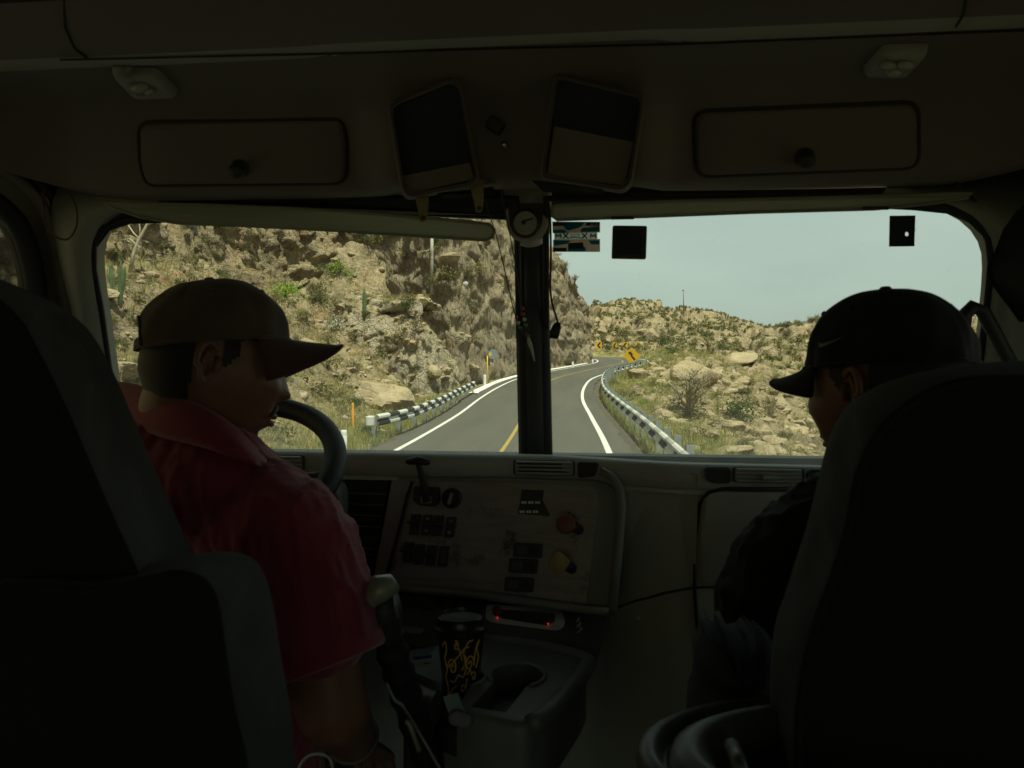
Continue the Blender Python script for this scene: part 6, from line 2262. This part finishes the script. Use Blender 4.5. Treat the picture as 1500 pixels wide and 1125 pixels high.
def person(name, label, loc, head_c, f_dir, roll, scale, cap_args, body_fn, facial):
    e = empty(name, loc, label, 'person')
    f = Vector(f_dir).normalized(); up0 = V(0, 0, 1)
    l = up0.cross(f).normalized(); u = f.cross(l)
    R3_ = Matrix((f, l, u)).transposed().to_4x4()
    M = Matrix.Translation(head_c) @ R3_ @ Matrix.Rotation(roll, 4, 'X') @ Matrix.Scale(scale, 4)
    Lh, (X, Y, Z) = make_head(M, e, M_SKIN)
    mb = MB()
    body = body_fn(M)                      # remeshed skin: neck, arms, trunk
    co = [tuple(v.co) for v in body.vertices]; mb.add(co, [tuple(p.vertices) for p in body.polygons])
    mb.loft(Lh, cap0=True, cap1=True)
    for s_ in (1, -1): ear(mb, M, s_)
    b = mb.build('body', M_SKIN, e, smooth=True, recalc=True)
    # hair shell: back and sides
    nu, nv = X.shape[1], X.shape[0]
    vs, fs = [], []
    def hl_(i, j):
        a_, b_ = X[i, j], Z[i, j]
        if a_ < -.029: return b_ > -.055 + .5 * max(0, a_ + .03)
        if a_ < .004: return b_ > .026
        if a_ < .028: return b_ > -.014 + 1.2 * (a_ - .004)
        return b_ > .034
    for i in range(nv):
        for j in range(nu):
            p = V(float(X[i, j]), float(Y[i, j]), float(Z[i, j])); vs.append(M @ (p * 1.0 + p.normalized() * .0035))
    for i in range(nv - 1):
        for j in range(nu):
            k = (j + 1) % nu
            if hl_(i, j) and hl_(i + 1, j) and hl_(i, k): fs.append((i * nu + j, i * nu + k, (i + 1) * nu + k, (i + 1) * nu + j))
    hb = MB(); hb.add(vs, fs); hb.build('hair', M_HAIR, e, smooth=True)
    # eyes
    for s_ in (1, -1):
        c = M @ V(.0740, s_ * .032, .011); n_ = (M.to_3x3() @ V(1, 0, -.15)).normalized()
        ey = MB().lathe(c - n_ * .0115 * scale, n_, [(.0115 * scale * math.sin(t), .0115 * scale * (1 - math.cos(t)) + 0) for t in [math.pi * k / 12 for k in range(13)]][1:-1], 20, True, True).build('eye', M_EYE, e, smooth=True)
        MB().lathe(c + n_ * .0106 * scale, n_, [(.0058 * scale, 0), (.005 * scale, .0009), (0, .0014)], 16).build('iris', M_IRIS, ey, smooth=True)
        for zz, sg in ((.0175, 1), (.0045, -1)):
            MB().tube([M @ V(.082 - .30 * abs(t) * .02 * 3 + .004 * (1 - t * t), s_ * (.032 + t * .014), .011 + (zz - .011) * (1 - .75 * t * t)) for t in (-1, -.5, 0, .5, 1)], [.0012, .0026, .003, .0026, .0012], 8).build('eyelid', M_SKIN, e, smooth=True)
        MB().tube([M @ V(.0935 - .012 * max(0, t), s_ * (.030 + t * .019), .0335 + .004 * (1 - t * t)) for t in (-1, -.4, .2, 1)], [.002, .0036, .0034, .0012], 8, flat=.6).build('eyebrow', M_HAIR, e, smooth=True)
    if facial:
        mt = MB()
        L = []
        for k in range(13):
            t = -1 + k / 6
            xx = .0965 - .012 * t * t; zz = -.050 - .012 * abs(t) ** 1.6
            L.append([M @ V(xx + .004 * math.cos(q), t * .026, zz + .0062 * (1 - .5 * abs(t)) * math.sin(q)) for q in [2 * math.pi * j / 8 for j in range(8)]])
        mt.loft(L, cap0=True, cap1=True); mt.build('moustache', M_HAIR, e, smooth=True)
    lipm = skin_mat(name + '_lip', (.25, .09, .07)) if facial else M_SKIN
    MB().tube([M @ V(.0965 - .010 * t * t, t * .021, -.0625) for t in (-1, -.5, 0, .5, 1)], [.0015, .004, .0042, .004, .0015], 8, flat=1.0).build('upper_lip', lipm, e, smooth=True)
    MB().tube([M @ V(.0925 - .010 * t * t, t * .019, -.0735) for t in (-1, -.5, 0, .5, 1)], [.0015, .0045, .005, .0045, .0015], 8, flat=1.0).build('lower_lip', lipm, e, smooth=True)
    cp = cap(M, e, *cap_args)
    return e, M, cp


# ---- driver
hd = W(312, 537, 1.05)
fh = RGT * math.cos(rad(26)) + V(FWD.x, FWD.y, 0).normalized() * math.sin(rad(26))
fd = (fh * math.cos(rad(9)) - V(0, 0, 1) * math.sin(rad(9)))


def driver_body(M):
    mb = MB()
    J = lambda a, b, c: W(a, b, c)
    capsule(mb, M @ V(-.035, 0, -.045), J(245, 665, 1.10), .050, .060)
    capsule(mb, M @ V(.0, 0, -.07), J(262, 650, 1.08), .040, .055)
    capsule(mb, J(245, 680, 1.12), J(420, 790, 1.01), .055, .060)
    capsule(mb, J(245, 680, 1.12), J(110, 800, 1.22), .055, .060)
    capsule(mb, J(250, 760, 1.14), J(290, 1100, 1.12), .12, .12)
    capsule(mb, J(438, 810, 1.0), J(486, 1035, .965), .058, .047)
    capsule(mb, J(490, 1040, .965), J(520, 1085, 1.13), .045, .034)
    capsule(mb, J(110, 800, 1.22), J(60, 950, 1.3), .055, .045)
    capsule(mb, J(60, 950, 1.3), J(150, 900, 1.45), .042, .03)
    me = remeshed(mb, .007, 6)
    m2 = MB(); m2.add([tuple(v.co) for v in me.vertices], [tuple(p.vertices) for p in me.polygons])
    w0 = J(522, 1088, 1.14)
    hand(m2, w0, (J(560, 1118, 1.26) - w0), V(0, 0, -1), 1.0, .55)
    hand(m2, J(150, 900, 1.45), V(.4, .6, .3), V(0, 0, -1), 1.0, .8)
    out = bpy.data.meshes.new('b'); out.from_pydata(m2.v, [], m2.f)
    return out


def folds(co):
    x, y, z = co[:, 0], co[:, 1], co[:, 2]
    # long soft folds running from the shoulder down the arm and across the back
    a = fbm(x * 26 + z * 5, y * 16, z * 4.5, 4)
    r = (1 - np.abs(a) * 2.6)
    b_ = fbm(x * 7, y * 7 + 4, z * 9, 3)
    return .0055 * np.clip(r, -.6, 1) ** 3 + .008 * b_ + .0022 * fbm(x * 40, y * 40, z * 22, 3)


drv, MD, capd = person('person', 'driver in maroon polo shirt and brown cap looking down to the right', V(-.5, 1.05, 1.3), hd, fd, rad(-6), .95,
                       (M_CAPT, M_CAPR, rad(13), True, .074, 8.5, 0.0), driver_body, True)
mb = MB(); J = W
capsule(mb, J(225, 685, 1.06), J(322, 722, 1.03), .082, .088)
capsule(mb, J(180, 660, 1.12), J(235, 690, 1.07), .07, .08)
capsule(mb, J(322, 725, 1.06), J(418, 792, 1.0), .088, .088)
capsule(mb, J(228, 700, 1.14), J(110, 790, 1.22), .088, .088)
capsule(mb, J(180, 640, 1.17), J(260, 660, 1.12), .055, .066)
capsule(mb, J(260, 800, 1.14), J(290, 1130, 1.14), .155, .165)
capsule(mb, J(360, 830, 1.07), J(350, 1130, 1.10), .115, .12)
flat_tube(mb, J(424, 792, 1.0), J(476, 968, .966), .090, .078)
capsule(mb, J(418, 800, 1.0), J(462, 905, .975), .086, .080)
flat_tube(mb, J(110, 800, 1.22), J(70, 940, 1.3), .085, .07)
shirt_me = remeshed(mb, .0055, 9, folds)
mesh_obj(shirt_me, 'shirt', M_SHIRT, drv)
# sleeve hem and collar
sa0, sa1 = J(424, 792, 1.0), J(476, 968, .966); ax = (sa1 - sa0).normalized()
MB().lathe(sa1 - ax * .006, ax, [(.0775, -.012), (.0805, -.006), (.0805, .008), (.077, .012), (.072, .006), (.072, -.01)], 36).build('sleeve_hem', M_SHIRT, drv, smooth=True)
ct = [J(*q) for q in ((157, 556, 1.12), (200, 563, 1.06), (250, 577, 1.0), (300, 596, .975), (340, 620, .975), (368, 646, .99), (392, 668, 1.03))]
cbm = [J(*q) for q in ((150, 600, 1.10), (185, 620, 1.04), (235, 640, .975), (295, 655, .945), (345, 672, .94), (385, 684, .96), (408, 690, 1.01))]
cin = [p + V(-.004, .012, -.05) for p in ct]
ct, cbm, cin = smooth_path(ct, 6), smooth_path(cbm, 6), smooth_path(cin, 6)
mb = MB(); mb.loft([cin, [p + V(0, .006, -.006) for p in ct], ct, [p + V(.001, -.005, -.003) for p in ct], [(a * .6 + b * .4) + V(.0, -.010, .004) for a, b in zip(ct, cbm)], [(a * .2 + b * .8) + V(0, -.008, .002) for a, b in zip(ct, cbm)], cbm, [p + V(0, .012, .004) for p in cbm]], closed=False)
mb.build('collar', M_SHIRT, drv, smooth=True)
mb = MB()
capsule(mb, J(330, 1130, 1.10), J(470, 1150, 1.42), .10, .075)
capsule(mb, J(240, 1130, 1.12), J(300, 1120, 1.5), .10, .075)
capsule(mb, J(470, 1150, 1.42), V(J(470, 1150, 1.42).x, 1.5, 1.5), .07, .05)
capsule(mb, J(300, 1120, 1.5), V(J(300, 1120, 1.5).x, 1.62, 1.5), .07, .05)
capsule(mb, J(300, 1150, 1.1), J(250, 1200, 1.1), .15, .15)
mesh_obj(remeshed(mb, .008, 6, lambda c: .004 * fbm(c[:, 0] * 18, c[:, 1] * 18, c[:, 2] * 18, 3)), 'trousers', M_JEAN, drv)
MB().lathe(J(516, 1079, 1.11), (J(522, 1088, 1.14) - J(500, 1055, 1.0)).normalized(), [(.036, -.006), (.039, -.004), (.039, .004), (.036, .006)], 24).build('bracelet', M_GREYM, drv, smooth=True)

# ---- passenger
hp = W(1300, 570, .92)
fhp = V(FWD.x, FWD.y, 0).normalized() * math.cos(rad(27)) - RGT * math.sin(rad(27))
fp = (fhp * math.cos(rad(4)) - V(0, 0, 1) * math.sin(rad(4)))


def pass_body(M):
    mb = MB()
    capsule(mb, M @ V(-.03, 0, -.045), J(1296, 740, .96), .052, .062)
    capsule(mb, M @ V(.0, 0, -.07), J(1290, 730, .98), .042, .055)
    capsule(mb, J(1296, 800, 1.0), J(1170, 860, .98), .06, .06)
    capsule(mb, J(1296, 800, 1.0), J(1440, 860, .98), .06, .06)
    capsule(mb, J(1296, 860, 1.02), J(1300, 1150, 1.05), .12, .12)
    capsule(mb, J(1150, 880, .97), J(1110, 1100, 1.0), .055, .045)
    capsule(mb, J(1110, 1100, 1.0), J(1180, 1120, 1.25), .043, .032)
    capsule(mb, J(1450, 880, .97), J(1490, 1100, 1.0), .055, .045)
    capsule(mb, J(1490, 1100, 1.0), J(1380, 1100, 1.25), .043, .032)
    me = remeshed(mb, .008, 6)
    m2 = MB(); m2.add([tuple(v.co) for v in me.vertices], [tuple(p.vertices) for p in me.polygons])
    hand(m2, J(1182, 1121, 1.26), V(.2, 1, -.2), V(0, 0, -1), 1.0, .5)
    hand(m2, J(1378, 1100, 1.26), V(-.2, 1, -.2), V(0, 0, -1), 1.0, .5)
    out = bpy.data.meshes.new('b'); out.from_pydata(m2.v, [], m2.f)
    return out


pas, MP, capp = person('person', 'passenger in dark shirt and black cap facing forward and left, seen from behind', V(.45, .98, 1.3), hp, fp, rad(2), .95,
                       (M_CAPB, M_CAPB, rad(0), False, .066, 5.0, 0.0), pass_body, False)
mb = MB()
capsule(mb, J(1245, 790, .99), J(1185, 852, .96), .092, .10)
capsule(mb, J(1345, 780, .99), J(1430, 840, .96), .095, .10)
capsule(mb, J(1250, 770, 1.0), J(1340, 770, 1.0), .075, .075)
capsule(mb, J(1290, 900, 1.02), J(1300, 1150, 1.05), .17, .17)
flat_tube(mb, J(1160, 862, .955), J(1124, 1060, .98), .092, .078)
flat_tube(mb, J(1440, 862, .955), J(1480, 1060, .98), .092, .078)
mesh_obj(remeshed(mb, .0065, 9, folds), 'shirt', M_BLKSH, pas)
mb = MB()
capsule(mb, J(1240, 1180, 1.05), J(1190, 1160, 1.45), .09, .07); capsule(mb, J(1370, 1180, 1.05), J(1400, 1160, 1.45), .09, .07)
capsule(mb, J(1190, 1160, 1.45), V(J(1190, 1160, 1.45).x, 1.6, 1.5), .07, .05); capsule(mb, J(1400, 1160, 1.45), V(J(1400, 1160, 1.45).x, 1.6, 1.5), .07, .05)
mesh_obj(remeshed(mb, .009, 6), 'trousers', M_BLKSH, pas)
# pale curved tick mark on the cap side
_o, T, D = capp
M_TICK = mat('grey_embroidery', (.22, .24, .23), .7, .1, 20)
pts_u = [(1.18, .36), (1.21, .27), (1.28, .235), (1.42, .27), (1.62, .36)]
pts_l = [(1.18, .36), (1.205, .30), (1.28, .285), (1.42, .30), (1.62, .36)]
q = [D(t, p_, .012) for t, p_ in smooth_path([V(a, b, 0) for a, b in pts_u], 5) for t, p_ in [(t, p_)]] if False else [D(v.x, v.y, .010) for v in smooth_path([V(a, b, 0) for a, b in pts_u], 5)]
q2 = [D(v.x, v.y, .010) for v in smooth_path([V(a, b, 0) for a, b in pts_l], 5)]
MB().loft([q, q2], closed=False).build('tick_emblem', M_TICK, _o)

# dark garment bag beside the passenger seat
bo = [(1034, 927), (1046, 926), (1056, 936), (1064, 922), (1070, 935), (1084, 942), (1098, 940), (1103, 925), (1109, 940), (1122, 936), (1134, 950), (1140, 1000), (1146, 1150), (1014, 1150), (1018, 1060), (1022, 1000), (1030, 955)]
M_NAVY = mat('dark_navy_cloth', (.012, .015, .022), .85, .25, 20, .6, 120, bdist=.002)
ol = smooth_path([PV(a, b, .80) for a, b in bo], 3, True); c = sum(ol, Vector()) / len(ol)
mb = MB(); L = []
for s_, dy in ((.2, -.05), (.5, -.045), (.8, -.032), (.95, -.012), (1, 0), (1, .03), (.97, .06)):
    L.append([c + (p - c) * s_ + V(.003 * math.sin(i * 1.3), dy + .002 * math.sin(i * .9 + s_ * 6), .002 * math.sin(i * 2.1)) for i, p in enumerate(ol)])
mb.loft(L, cap0=True, cap1=True); bagb = mb.build('garment_bag', M_NAVY, None, smooth=True)
tag(bagb, 'dark navy cloth bag with two pinched tips hanging beside the passenger', 'bag')

# ================================================================== SMALL THINGS IN THE CAB
# coffee cup
cb = cupc + V(0, 0, -.035); H_ = (W(675, 918, 1.17).z - cb.z); r0, r1 = .026, .0375
M_CUP = mat('black_paper_cup', (.022, .017, .014), .45, .2, 20)
M_GOLD = mat('golden_print', (.80, .52, .07), .5, .12, 30)
M_LID = mat('black_cup_lid', (.020, .018, .017), .3, .2, 20)
cup = empty('coffee_cup', cb, 'black paper coffee cup with golden swirls and a black lid on the console', 'cup')
MB().lathe(cb, (0, 0, 1), [(r0 * .92, 0), (r0, .002), (r1, H_), (r1 * .9, H_)], 40, True).build('cup_body', M_CUP, cup, auto=40)
lz = cb + V(0, 0, H_)
MB().lathe(lz, (0, 0, 1), [(r1 * 1.04, -.006), (r1 * 1.10, -.003), (r1 * 1.10, .003), (r1 * 1.02, .006), (r1 * .98, .008), (r1 * .96, .018), (r1 * .90, .020), (r1 * .86, .015), (.0, .014)], 40).build('cup_lid', M_LID, cup, auto=40)
dirc = (EYE - cb); dirc.z = 0; dirc.normalize(); th0 = math.atan2(dirc.y, dirc.x)


def on_cup(u, v):
    """u: -1..1 across the visible side (to the right), v: 0..1 height"""
    th = th0 + math.asin(max(-.98, min(.98, u))); r = r0 + (r1 - r0) * v + .0006
    return cb + V(math.cos(th) * r, math.sin(th) * r, v * H_)


def spiral(cu, cv, r, t0, t1, tail=None, n=26):
    P = []
    for k in range(n):
        t = t0 + (t1 - t0) * k / (n - 1); rr = r * (.15 + .85 * k / (n - 1))
        P.append((cu + rr * math.cos(t), cv + rr * math.sin(t) * .62))
    if tail: P += tail
    return P


sw_ = [spiral(-.38, .56, .20, 0, 9.5, [(-.05, .74), (.15, .82), (.35, .84)]), spiral(.40, .60, .20, 3.2, -6.6, [(.62, .75), (.70, .88)]), spiral(-.20, .86, .12, 1, 8, [(-.02, .76), (.05, .66)]),
       spiral(.62, .40, .13, 2, 9, [(.45, .52), (.3, .45)]), spiral(-.62, .14, .12, 4, -2.2, [(-.45, .24), (-.2, .30)]), spiral(.10, .25, .13, 0, -6.5, [(.3, .40)]),
       [(-.78, .82), (-.66, .9), (-.6, .78), (-.72, .66), (-.62, .52), (-.74, .40), (-.64, .26), (-.7, .14)], [(.78, .9), (.68, .78), (.8, .66), (.70, .52)], [(-.55, .36), (-.3, .36), (-.1, .46), (.1, .42), (.25, .56), (.2, .72)], [(.05, .52), (.2, .62), (.12, .76), (.3, .9), (.5, .92)]]
for s_ in sw_:
    P = [on_cup(v.x, v.y) for v in smooth_path([V(a, b, 0) for a, b in s_], 2)]
    MB().tube(P, .0011, 5).build('gold_swirl', M_GOLD, cup, smooth=True)

# pale folded paper box, blue pen, tag
M_CARD = mat('pale_green_card', (.14, .17, .15), .7, .12, 10)
P = [PZ(607, 985, ZT + .012), PZ(647, 1001, ZT + .012), PZ(662, 950, ZT + .012), PZ(642, 943, ZT + .012)]
o = MB().slab(P, V(0, 0, -.012), bev=.001).build('card_box', M_CARD, None); tag(o, 'pale grey green card box lying on the console left of the cup', 'box')
M_BLUE = mat('blue_plastic', (.02, .07, .3), .35, .1, 10)
pz = MB().tube([PZ(605, 964, ZT + .02), PZ(632, 961, ZT + .02)], .003, 8).build('blue_pen', M_BLUE, None, smooth=True); tag(pz, 'blue plastic pen lying behind the pale card box', 'pen')
M_TAGC = mat('pale_tag_card', (.20, .26, .25), .6, .1, 10)
P = [PV(a, b, 1.03) for a, b in ((649, 1022), (670, 1016), (683, 1048), (660, 1053))]
tg = MB().slab(P, V(0, .003, 0)).build('paper_tag', M_TAGC, None); tag(tg, 'pale greenish paper tag sticking up in front of the console', 'tag')
mb = MB(); capsule(mb, PV(667, 1052, 1.02), PV(682, 1056, 1.02), .010, .009); o = mb.build('crumpled_tissue', mat('grey_tissue', (.22, .20, .19), .9, .2, 40), None, smooth=True); tag(o, 'crumpled grey tissue tucked under the paper tag', 'tissue')

# gear shifter
sh = empty('gear_shifter', V(W(557, 875, 1.0).x, W(557, 875, 1.0).y, 1.35), 'black gear shifter with a grey topped knob and bagged shaft beside the driver arm', 'gear shifter')
kc = [W(a, b, c_) for a, b, c_ in ((566, 905, 1.0), (560, 885, 1.0), (556, 868, 1.0), (554, 858, 1.0))]
M_KNOB = mat('worn_grey_knob', (.26, .26, .19), .35, .2, 30, coat=.3)
MB().tube([W(540, 886, .985), W(545, 872, .975), W(556, 862, .975), W(570, 858, .98), W(577, 862, .99)], [.010, .016, .019, .016, .009], 16, flat=.9).build('knob_top', M_KNOB, sh, smooth=True)
MB().tube([W(557, 868, 1.0), W(563, 895, 1.0), W(568, 925, 1.0), W(574, 950, 1.01)], [.022, .024, .020, .018], 16).build('knob', M_DARK, sh, smooth=True)
MB().tube([W(572, 860, .99), W(578, 880, .985), W(582, 905, .985)], .003, 8).build('knob_trim', M_GREYM, sh, smooth=True)
mb = MB(); pts = smooth_path([W(566, 925, 1.0), W(578, 965, 1.01), W(592, 1010, 1.03), W(612, 1070, 1.06), W(640, 1150, 1.1), W(670, 1260, 1.15)], 5)
mb.tube(pts, [.021 + .0025 * math.sin(k * 1.9) for k in range(len(pts))], 14); mb.build('shaft_cover', M_RUB, sh, smooth=True)
mb = MB(); mb.tube(smooth_path([W(566, 1000, .99), W(578, 1025, .99), W(590, 1035, .99), W(612, 1070, 1.0), W(650, 1135, 1.0)], 6), .0022, 6); mb.build('air_line', M_GREYM, sh, smooth=True)
MB().tube(smooth_path([W(594, 1056, 1.0), W(600, 1062, 1.0), W(607, 1080, 1.0), W(614, 1100, 1.01)], 4), [.004] * 5 + [.003] * 8 if False else .0032, 8).build('line_clip', M_KNOB, sh, smooth=True)
# white charging cable loop in the driver lap
M_CAB = mat('white_cable', (.5, .52, .5), .5, .1, 10)
o = MB().tube(smooth_path([W(430, 1150, .95), W(440, 1120, .95), W(455, 1106, .95), W(475, 1106, .95), W(486, 1118, .96), W(488, 1150, .97)], 6), .0018, 8).build('white_cable', M_CAB, None, smooth=True)
tag(o, 'thin white cable loop in the driver lap at the bottom edge', 'cable')

# sticker, sensors on the glass
def sheet_mat(name, c, tr=.6, c2=None):
    m = mat(name, c, .5, .12, 30, col2=c2)
    n = m.node_tree; b = n.nodes['Principled BSDF']
    t = n.nodes.new('ShaderNodeBsdfTranslucent'); n.links.new(b.inputs['Base Color'].links[0].from_socket, t.inputs['Color'])
    x = n.nodes.new('ShaderNodeMixShader'); x.inputs[0].default_value = tr
    n.links.new(b.outputs[0], x.inputs[1]); n.links.new(t.outputs[0], x.inputs[2]); n.links.new(x.outputs[0], n.nodes['Material Output'].inputs['Surface'])
    return m


M_ST = sheet_mat('sticker_teal_brown', (.01, .22, .34), .8, (.50, .36, .22))
MATS['sticker_teal_brown'].node_tree.nodes['Noise Texture'].inputs['Scale'].default_value = 22
M_TEAL = sheet_mat('sticker_teal', (.01, .20, .32), .8)
M_BRN = sheet_mat('sticker_brown', (.48, .36, .24), .8)
M_STW = sheet_mat('sticker_white', (.85, .88, .82), .85)
M_STB = mat('sticker_black', (.012, .012, .012), .5, .1, 30)
st0 = [GLP(a, b, .012) for a, b in ((809, 324.5), (879, 325), (879, 369), (810, 369))]
c = sum(st0, Vector()) / 4
stk = empty('window_sticker', c, 'small teal and brown sticker with a white lettered band beside the windshield divider', 'sticker')
SP = lambda px, py, o: GLP(px, py, .012 + o)
sl = lambda q, o, mt, nm, th=.0006: MB().add([SP(a, b, o) for a, b in q], [tuple(range(len(q)))]).build(nm, mt, stk)
sl(((809, 324.5), (879, 325), (879, 340.5), (809.5, 341.5)), 0, M_BRN, 'sticker_sheet'); sl(((810, 351), (879, 350), (879, 369), (810, 369)), 0, M_BRN, 'sticker_sheet')
for q in (((829, 325), (858, 325), (850, 333), (832, 338), (826, 334)), ((810, 337), (826, 336), (832, 341), (811, 342)), ((852, 334), (878, 331), (878, 339), (850, 340)), ((811, 352), (836, 352), (832, 357), (812, 360)), ((832, 364), (858, 362), (858, 368.5), (832, 368.5)), ((862, 352), (878, 352), (878, 358), (866, 358))): sl(q, .0008, M_TEAL, 'teal_patch')
sl(((809.5, 325.5), (829, 325.5), (829, 331), (809.5, 331)), .0012, M_STB, 'black_patch')
sl(((858.5, 325), (878, 325.5), (878, 330.8), (858.5, 330.6)), .0012, M_STB, 'black_patch')
sl(((865, 327.3), (875.5, 327.5), (875.3, 329.5), (864.6, 329.3)), .002, M_STW, 'patch_print')
sl(((810, 363), (830, 363), (830, 368.5), (810, 368.5)), .0012, M_STB, 'black_patch')
sl(((832, 356), (854, 355), (855.5, 364), (832, 365)), .0012, M_STB, 'black_patch')
sl(((812, 341.5), (875, 340.5), (875, 350), (812, 351)), .0012, M_STW, 'white_band')


def stroke(p, q, w_=1.5):
    (a, b), (c_, d) = p, q
    l = math.hypot(c_ - a, d - b) or 1; nx_, ny_ = -(d - b) / l * w_ / 2, (c_ - a) / l * w_ / 2
    sl(((a + nx_, b + ny_), (c_ + nx_, d + ny_), (c_ - nx_, d - ny_), (a - nx_, b - ny_)), .002, M_STB, 'letter_stroke')


for x0, fl in ((814, 1), (865, 1)):      # M
    for p, q in (((0, 7), (0.6, 1)), ((.6, 1), (4, 5)), ((4, 5), (7, 1)), ((7, 1), (8, 7))): stroke((x0 + p[0], 341.8 + p[1]), (x0 + q[0], 341.8 + q[1]), 1.9)
for x0 in (825, 852.5):                   # X
    stroke((x0, 341.3), (x0 + 7.5, 349.5), 1.9); stroke((x0 + 7.5, 341.3), (x0, 349.5), 1.9)
stroke((833, 349), (838, 347.5), 1.3); stroke((838, 349), (842, 347), 1.3); stroke((842, 347), (846, 349), 1.3); stroke((846, 347.5), (852, 349), 1.3)
stroke((836.5, 343.2), (848.5, 343), .7); stroke((836.5, 346), (848.5, 345.8), .7); stroke((836.5, 343.2), (836.5, 346), .7); stroke((848.5, 343), (848.5, 345.8), .7)

tagbox = empty('toll_tag', GLP(921, 354, .02), 'square black toll tag reader stuck at the top of the right windshield pane', 'toll tag')
ol = rpoly([GLP(a, b, .02) for a, b in ((897.5, 330), (948, 330.5), (946.5, 379), (896, 378))], .004, 3)
MB().slab(ol, V(0, .014, 0), bev=.002).build('tag_body', M_DARK, tagbox, auto=40)
MB().slab([GLP(a, b, .0215) for a, b in ((904, 338), (941, 338), (939.5, 373), (903, 372))], V(0, .001, 0), bev=.002).build('tag_window', M_RUB, tagbox)
ol = [GLP(a, b, .014) for a, b in ((1304, 316), (1341, 315.5), (1339.5, 360.5), (1303, 361))]
hc = GLP(1329.5, 342.5, .014)
x0_, x1_, z0_, z1_ = min(p.x for p in ol), max(p.x for p in ol), min(p.z for p in ol), max(p.z for p in ol)
angs = sorted([2 * math.pi * k / 20 for k in range(20)] + [math.atan2(zz - hc.z, xx - hc.x) % (2 * math.pi) for xx in (x0_, x1_) for zz in (z0_, z1_)])
n_ = len(angs); sq = []
for t in angs:
    dx, dz = math.cos(t), math.sin(t)
    kk = min(((x1_ - hc.x) / dx if dx > 1e-6 else 9e9), ((x0_ - hc.x) / dx if dx < -1e-6 else 9e9), ((z1_ - hc.z) / dz if dz > 1e-6 else 9e9), ((z0_ - hc.z) / dz if dz < -1e-6 else 9e9))
    sq.append((hc.x + dx * kk, hc.z + dz * kk))
def rp(x, z, o):
    s_, t_ = (x - x0_) / (x1_ - x0_), (z1_ - z) / (z1_ - z0_)
    return (ol[0] * (1 - s_) + ol[1] * s_) * (1 - t_) + (ol[3] * (1 - s_) + ol[2] * s_) * t_ + V(0, -o, 0)

inn = [(hc.x + math.cos(t) * .0042, hc.z + math.sin(t) * .0042) for t in angs]
mb = MB(); mb.loft([[rp(x, z, -.003) for x, z in inn], [rp(x, z, 0) for x, z in inn], [rp(x, z, 0) for x, z in sq], [rp(x, z, -.003) for x, z in sq], [rp(x, z, -.003) for x, z in inn]])
o = mb.build('permit_card', M_STB, None); tag(o, 'dark square card with one small round hole stuck at the top right of the windshield', 'permit card')

# cord with a black sensor
def hang(name, pts, r, mt, label, cat, n=6):
    o = MB().tube(smooth_path([PV(a, b, y) for a, b, y in pts], n), r, 8).build(name, mt, None, smooth=True)
    return tag(o, label, cat)


cd = empty('hanging_cord', PV(806, 300, 1.52), 'black cord with a flat black plug hanging beside the sticker', 'cord')
MB().tube(smooth_path([PV(a, b, 1.52) for a, b in ((800, 288), (803, 296), (806, 320), (807, 380), (806, 420), (809, 445), (815, 465), (818, 476))], 5), .0022, 8).build('cord', M_RUB, cd, smooth=True)
MB().tube([PV(818, 472, 1.52), PV(816, 478, 1.52), PV(812, 488, 1.52), PV(811, 496, 1.52)], [.004, .009, .0105, .009], 12, flat=.5).build('plug', M_RUB, cd, smooth=True)
# bead strings
M_BEADR = mat('red_bead', (.35, .03, .02), .35, .1, 10); M_BEADG = mat('green_bead', (.03, .16, .05), .35, .1, 10); M_BEADW = mat('white_bead', (.6, .6, .55), .35, .1, 10); M_THR = mat('brown_thread', (.09, .07, .05), .8, .2, 20)
bd = empty('bead_string', PV(735, 270, 1.46), 'double beaded thread with a pale pendant hanging at the windshield divider', 'pendant')
pa_ = smooth_path([PV(a, b, 1.46) for a, b in ((710, 290), (718, 318), (727, 345), (738, 390), (749, 440), (758, 472), (766, 489), (773, 494))], 5)
pb_ = smooth_path([PV(a, b, 1.46) for a, b in ((731, 268), (738, 302), (748, 350), (757, 400), (763, 445), (769, 475), (773, 494))], 5)
MB().tube(pa_, .0011, 6).build('thread', M_THR, bd, smooth=True); MB().tube(pb_, .0011, 6).build('thread', M_THR, bd, smooth=True)
for i, (a, b) in enumerate(((756, 465), (759, 473), (762, 481), (766, 488), (765, 452), (766, 460), (768, 468), (770, 476), (771, 484), (773, 492))):
    c = PV(a, b, 1.458)
    MB().lathe(c - V(0, 0, .0035), (.1, 0, 1), [(.001, 0), (.003, .001), (.0035, .0035), (.003, .006), (.001, .007)], 10).build('bead', (M_BEADR, M_BEADW, M_BEADG, M_DARK, M_BEADR)[i % 5], bd, smooth=True)
MB().tube([PV(774, 494, 1.457), PV(776, 503, 1.457), PV(779, 512, 1.457), PV(783, 529, 1.457)], [.0022, .0042, .003, .0012], 8, flat=.5).build('pale_pendant', M_BEADW, bd, smooth=True)
# wire along the right pillar, loop at the left door
hang('trailing_wire', [(1400, 268, 1.40), (1425, 290, 1.47), (1441, 318, 1.52), (1446, 350, 1.55), (1449, 385, 1.57), (1445, 410, 1.58), (1443, 450, 1.6), (1441, 540, 1.6)], .0022, M_RUB, 'thin black wire running down the right windshield pillar', 'wire')
hang('wire_loop', [(64, 278, 1.30), (64, 305, 1.28), (70, 335, 1.27), (84, 348, 1.27), (100, 350, 1.28), (112, 332, 1.3), (112, 305, 1.32), (103, 285, 1.34)], .0016, M_THR, 'thin wire loop hanging at the top of the left door frame', 'wire')
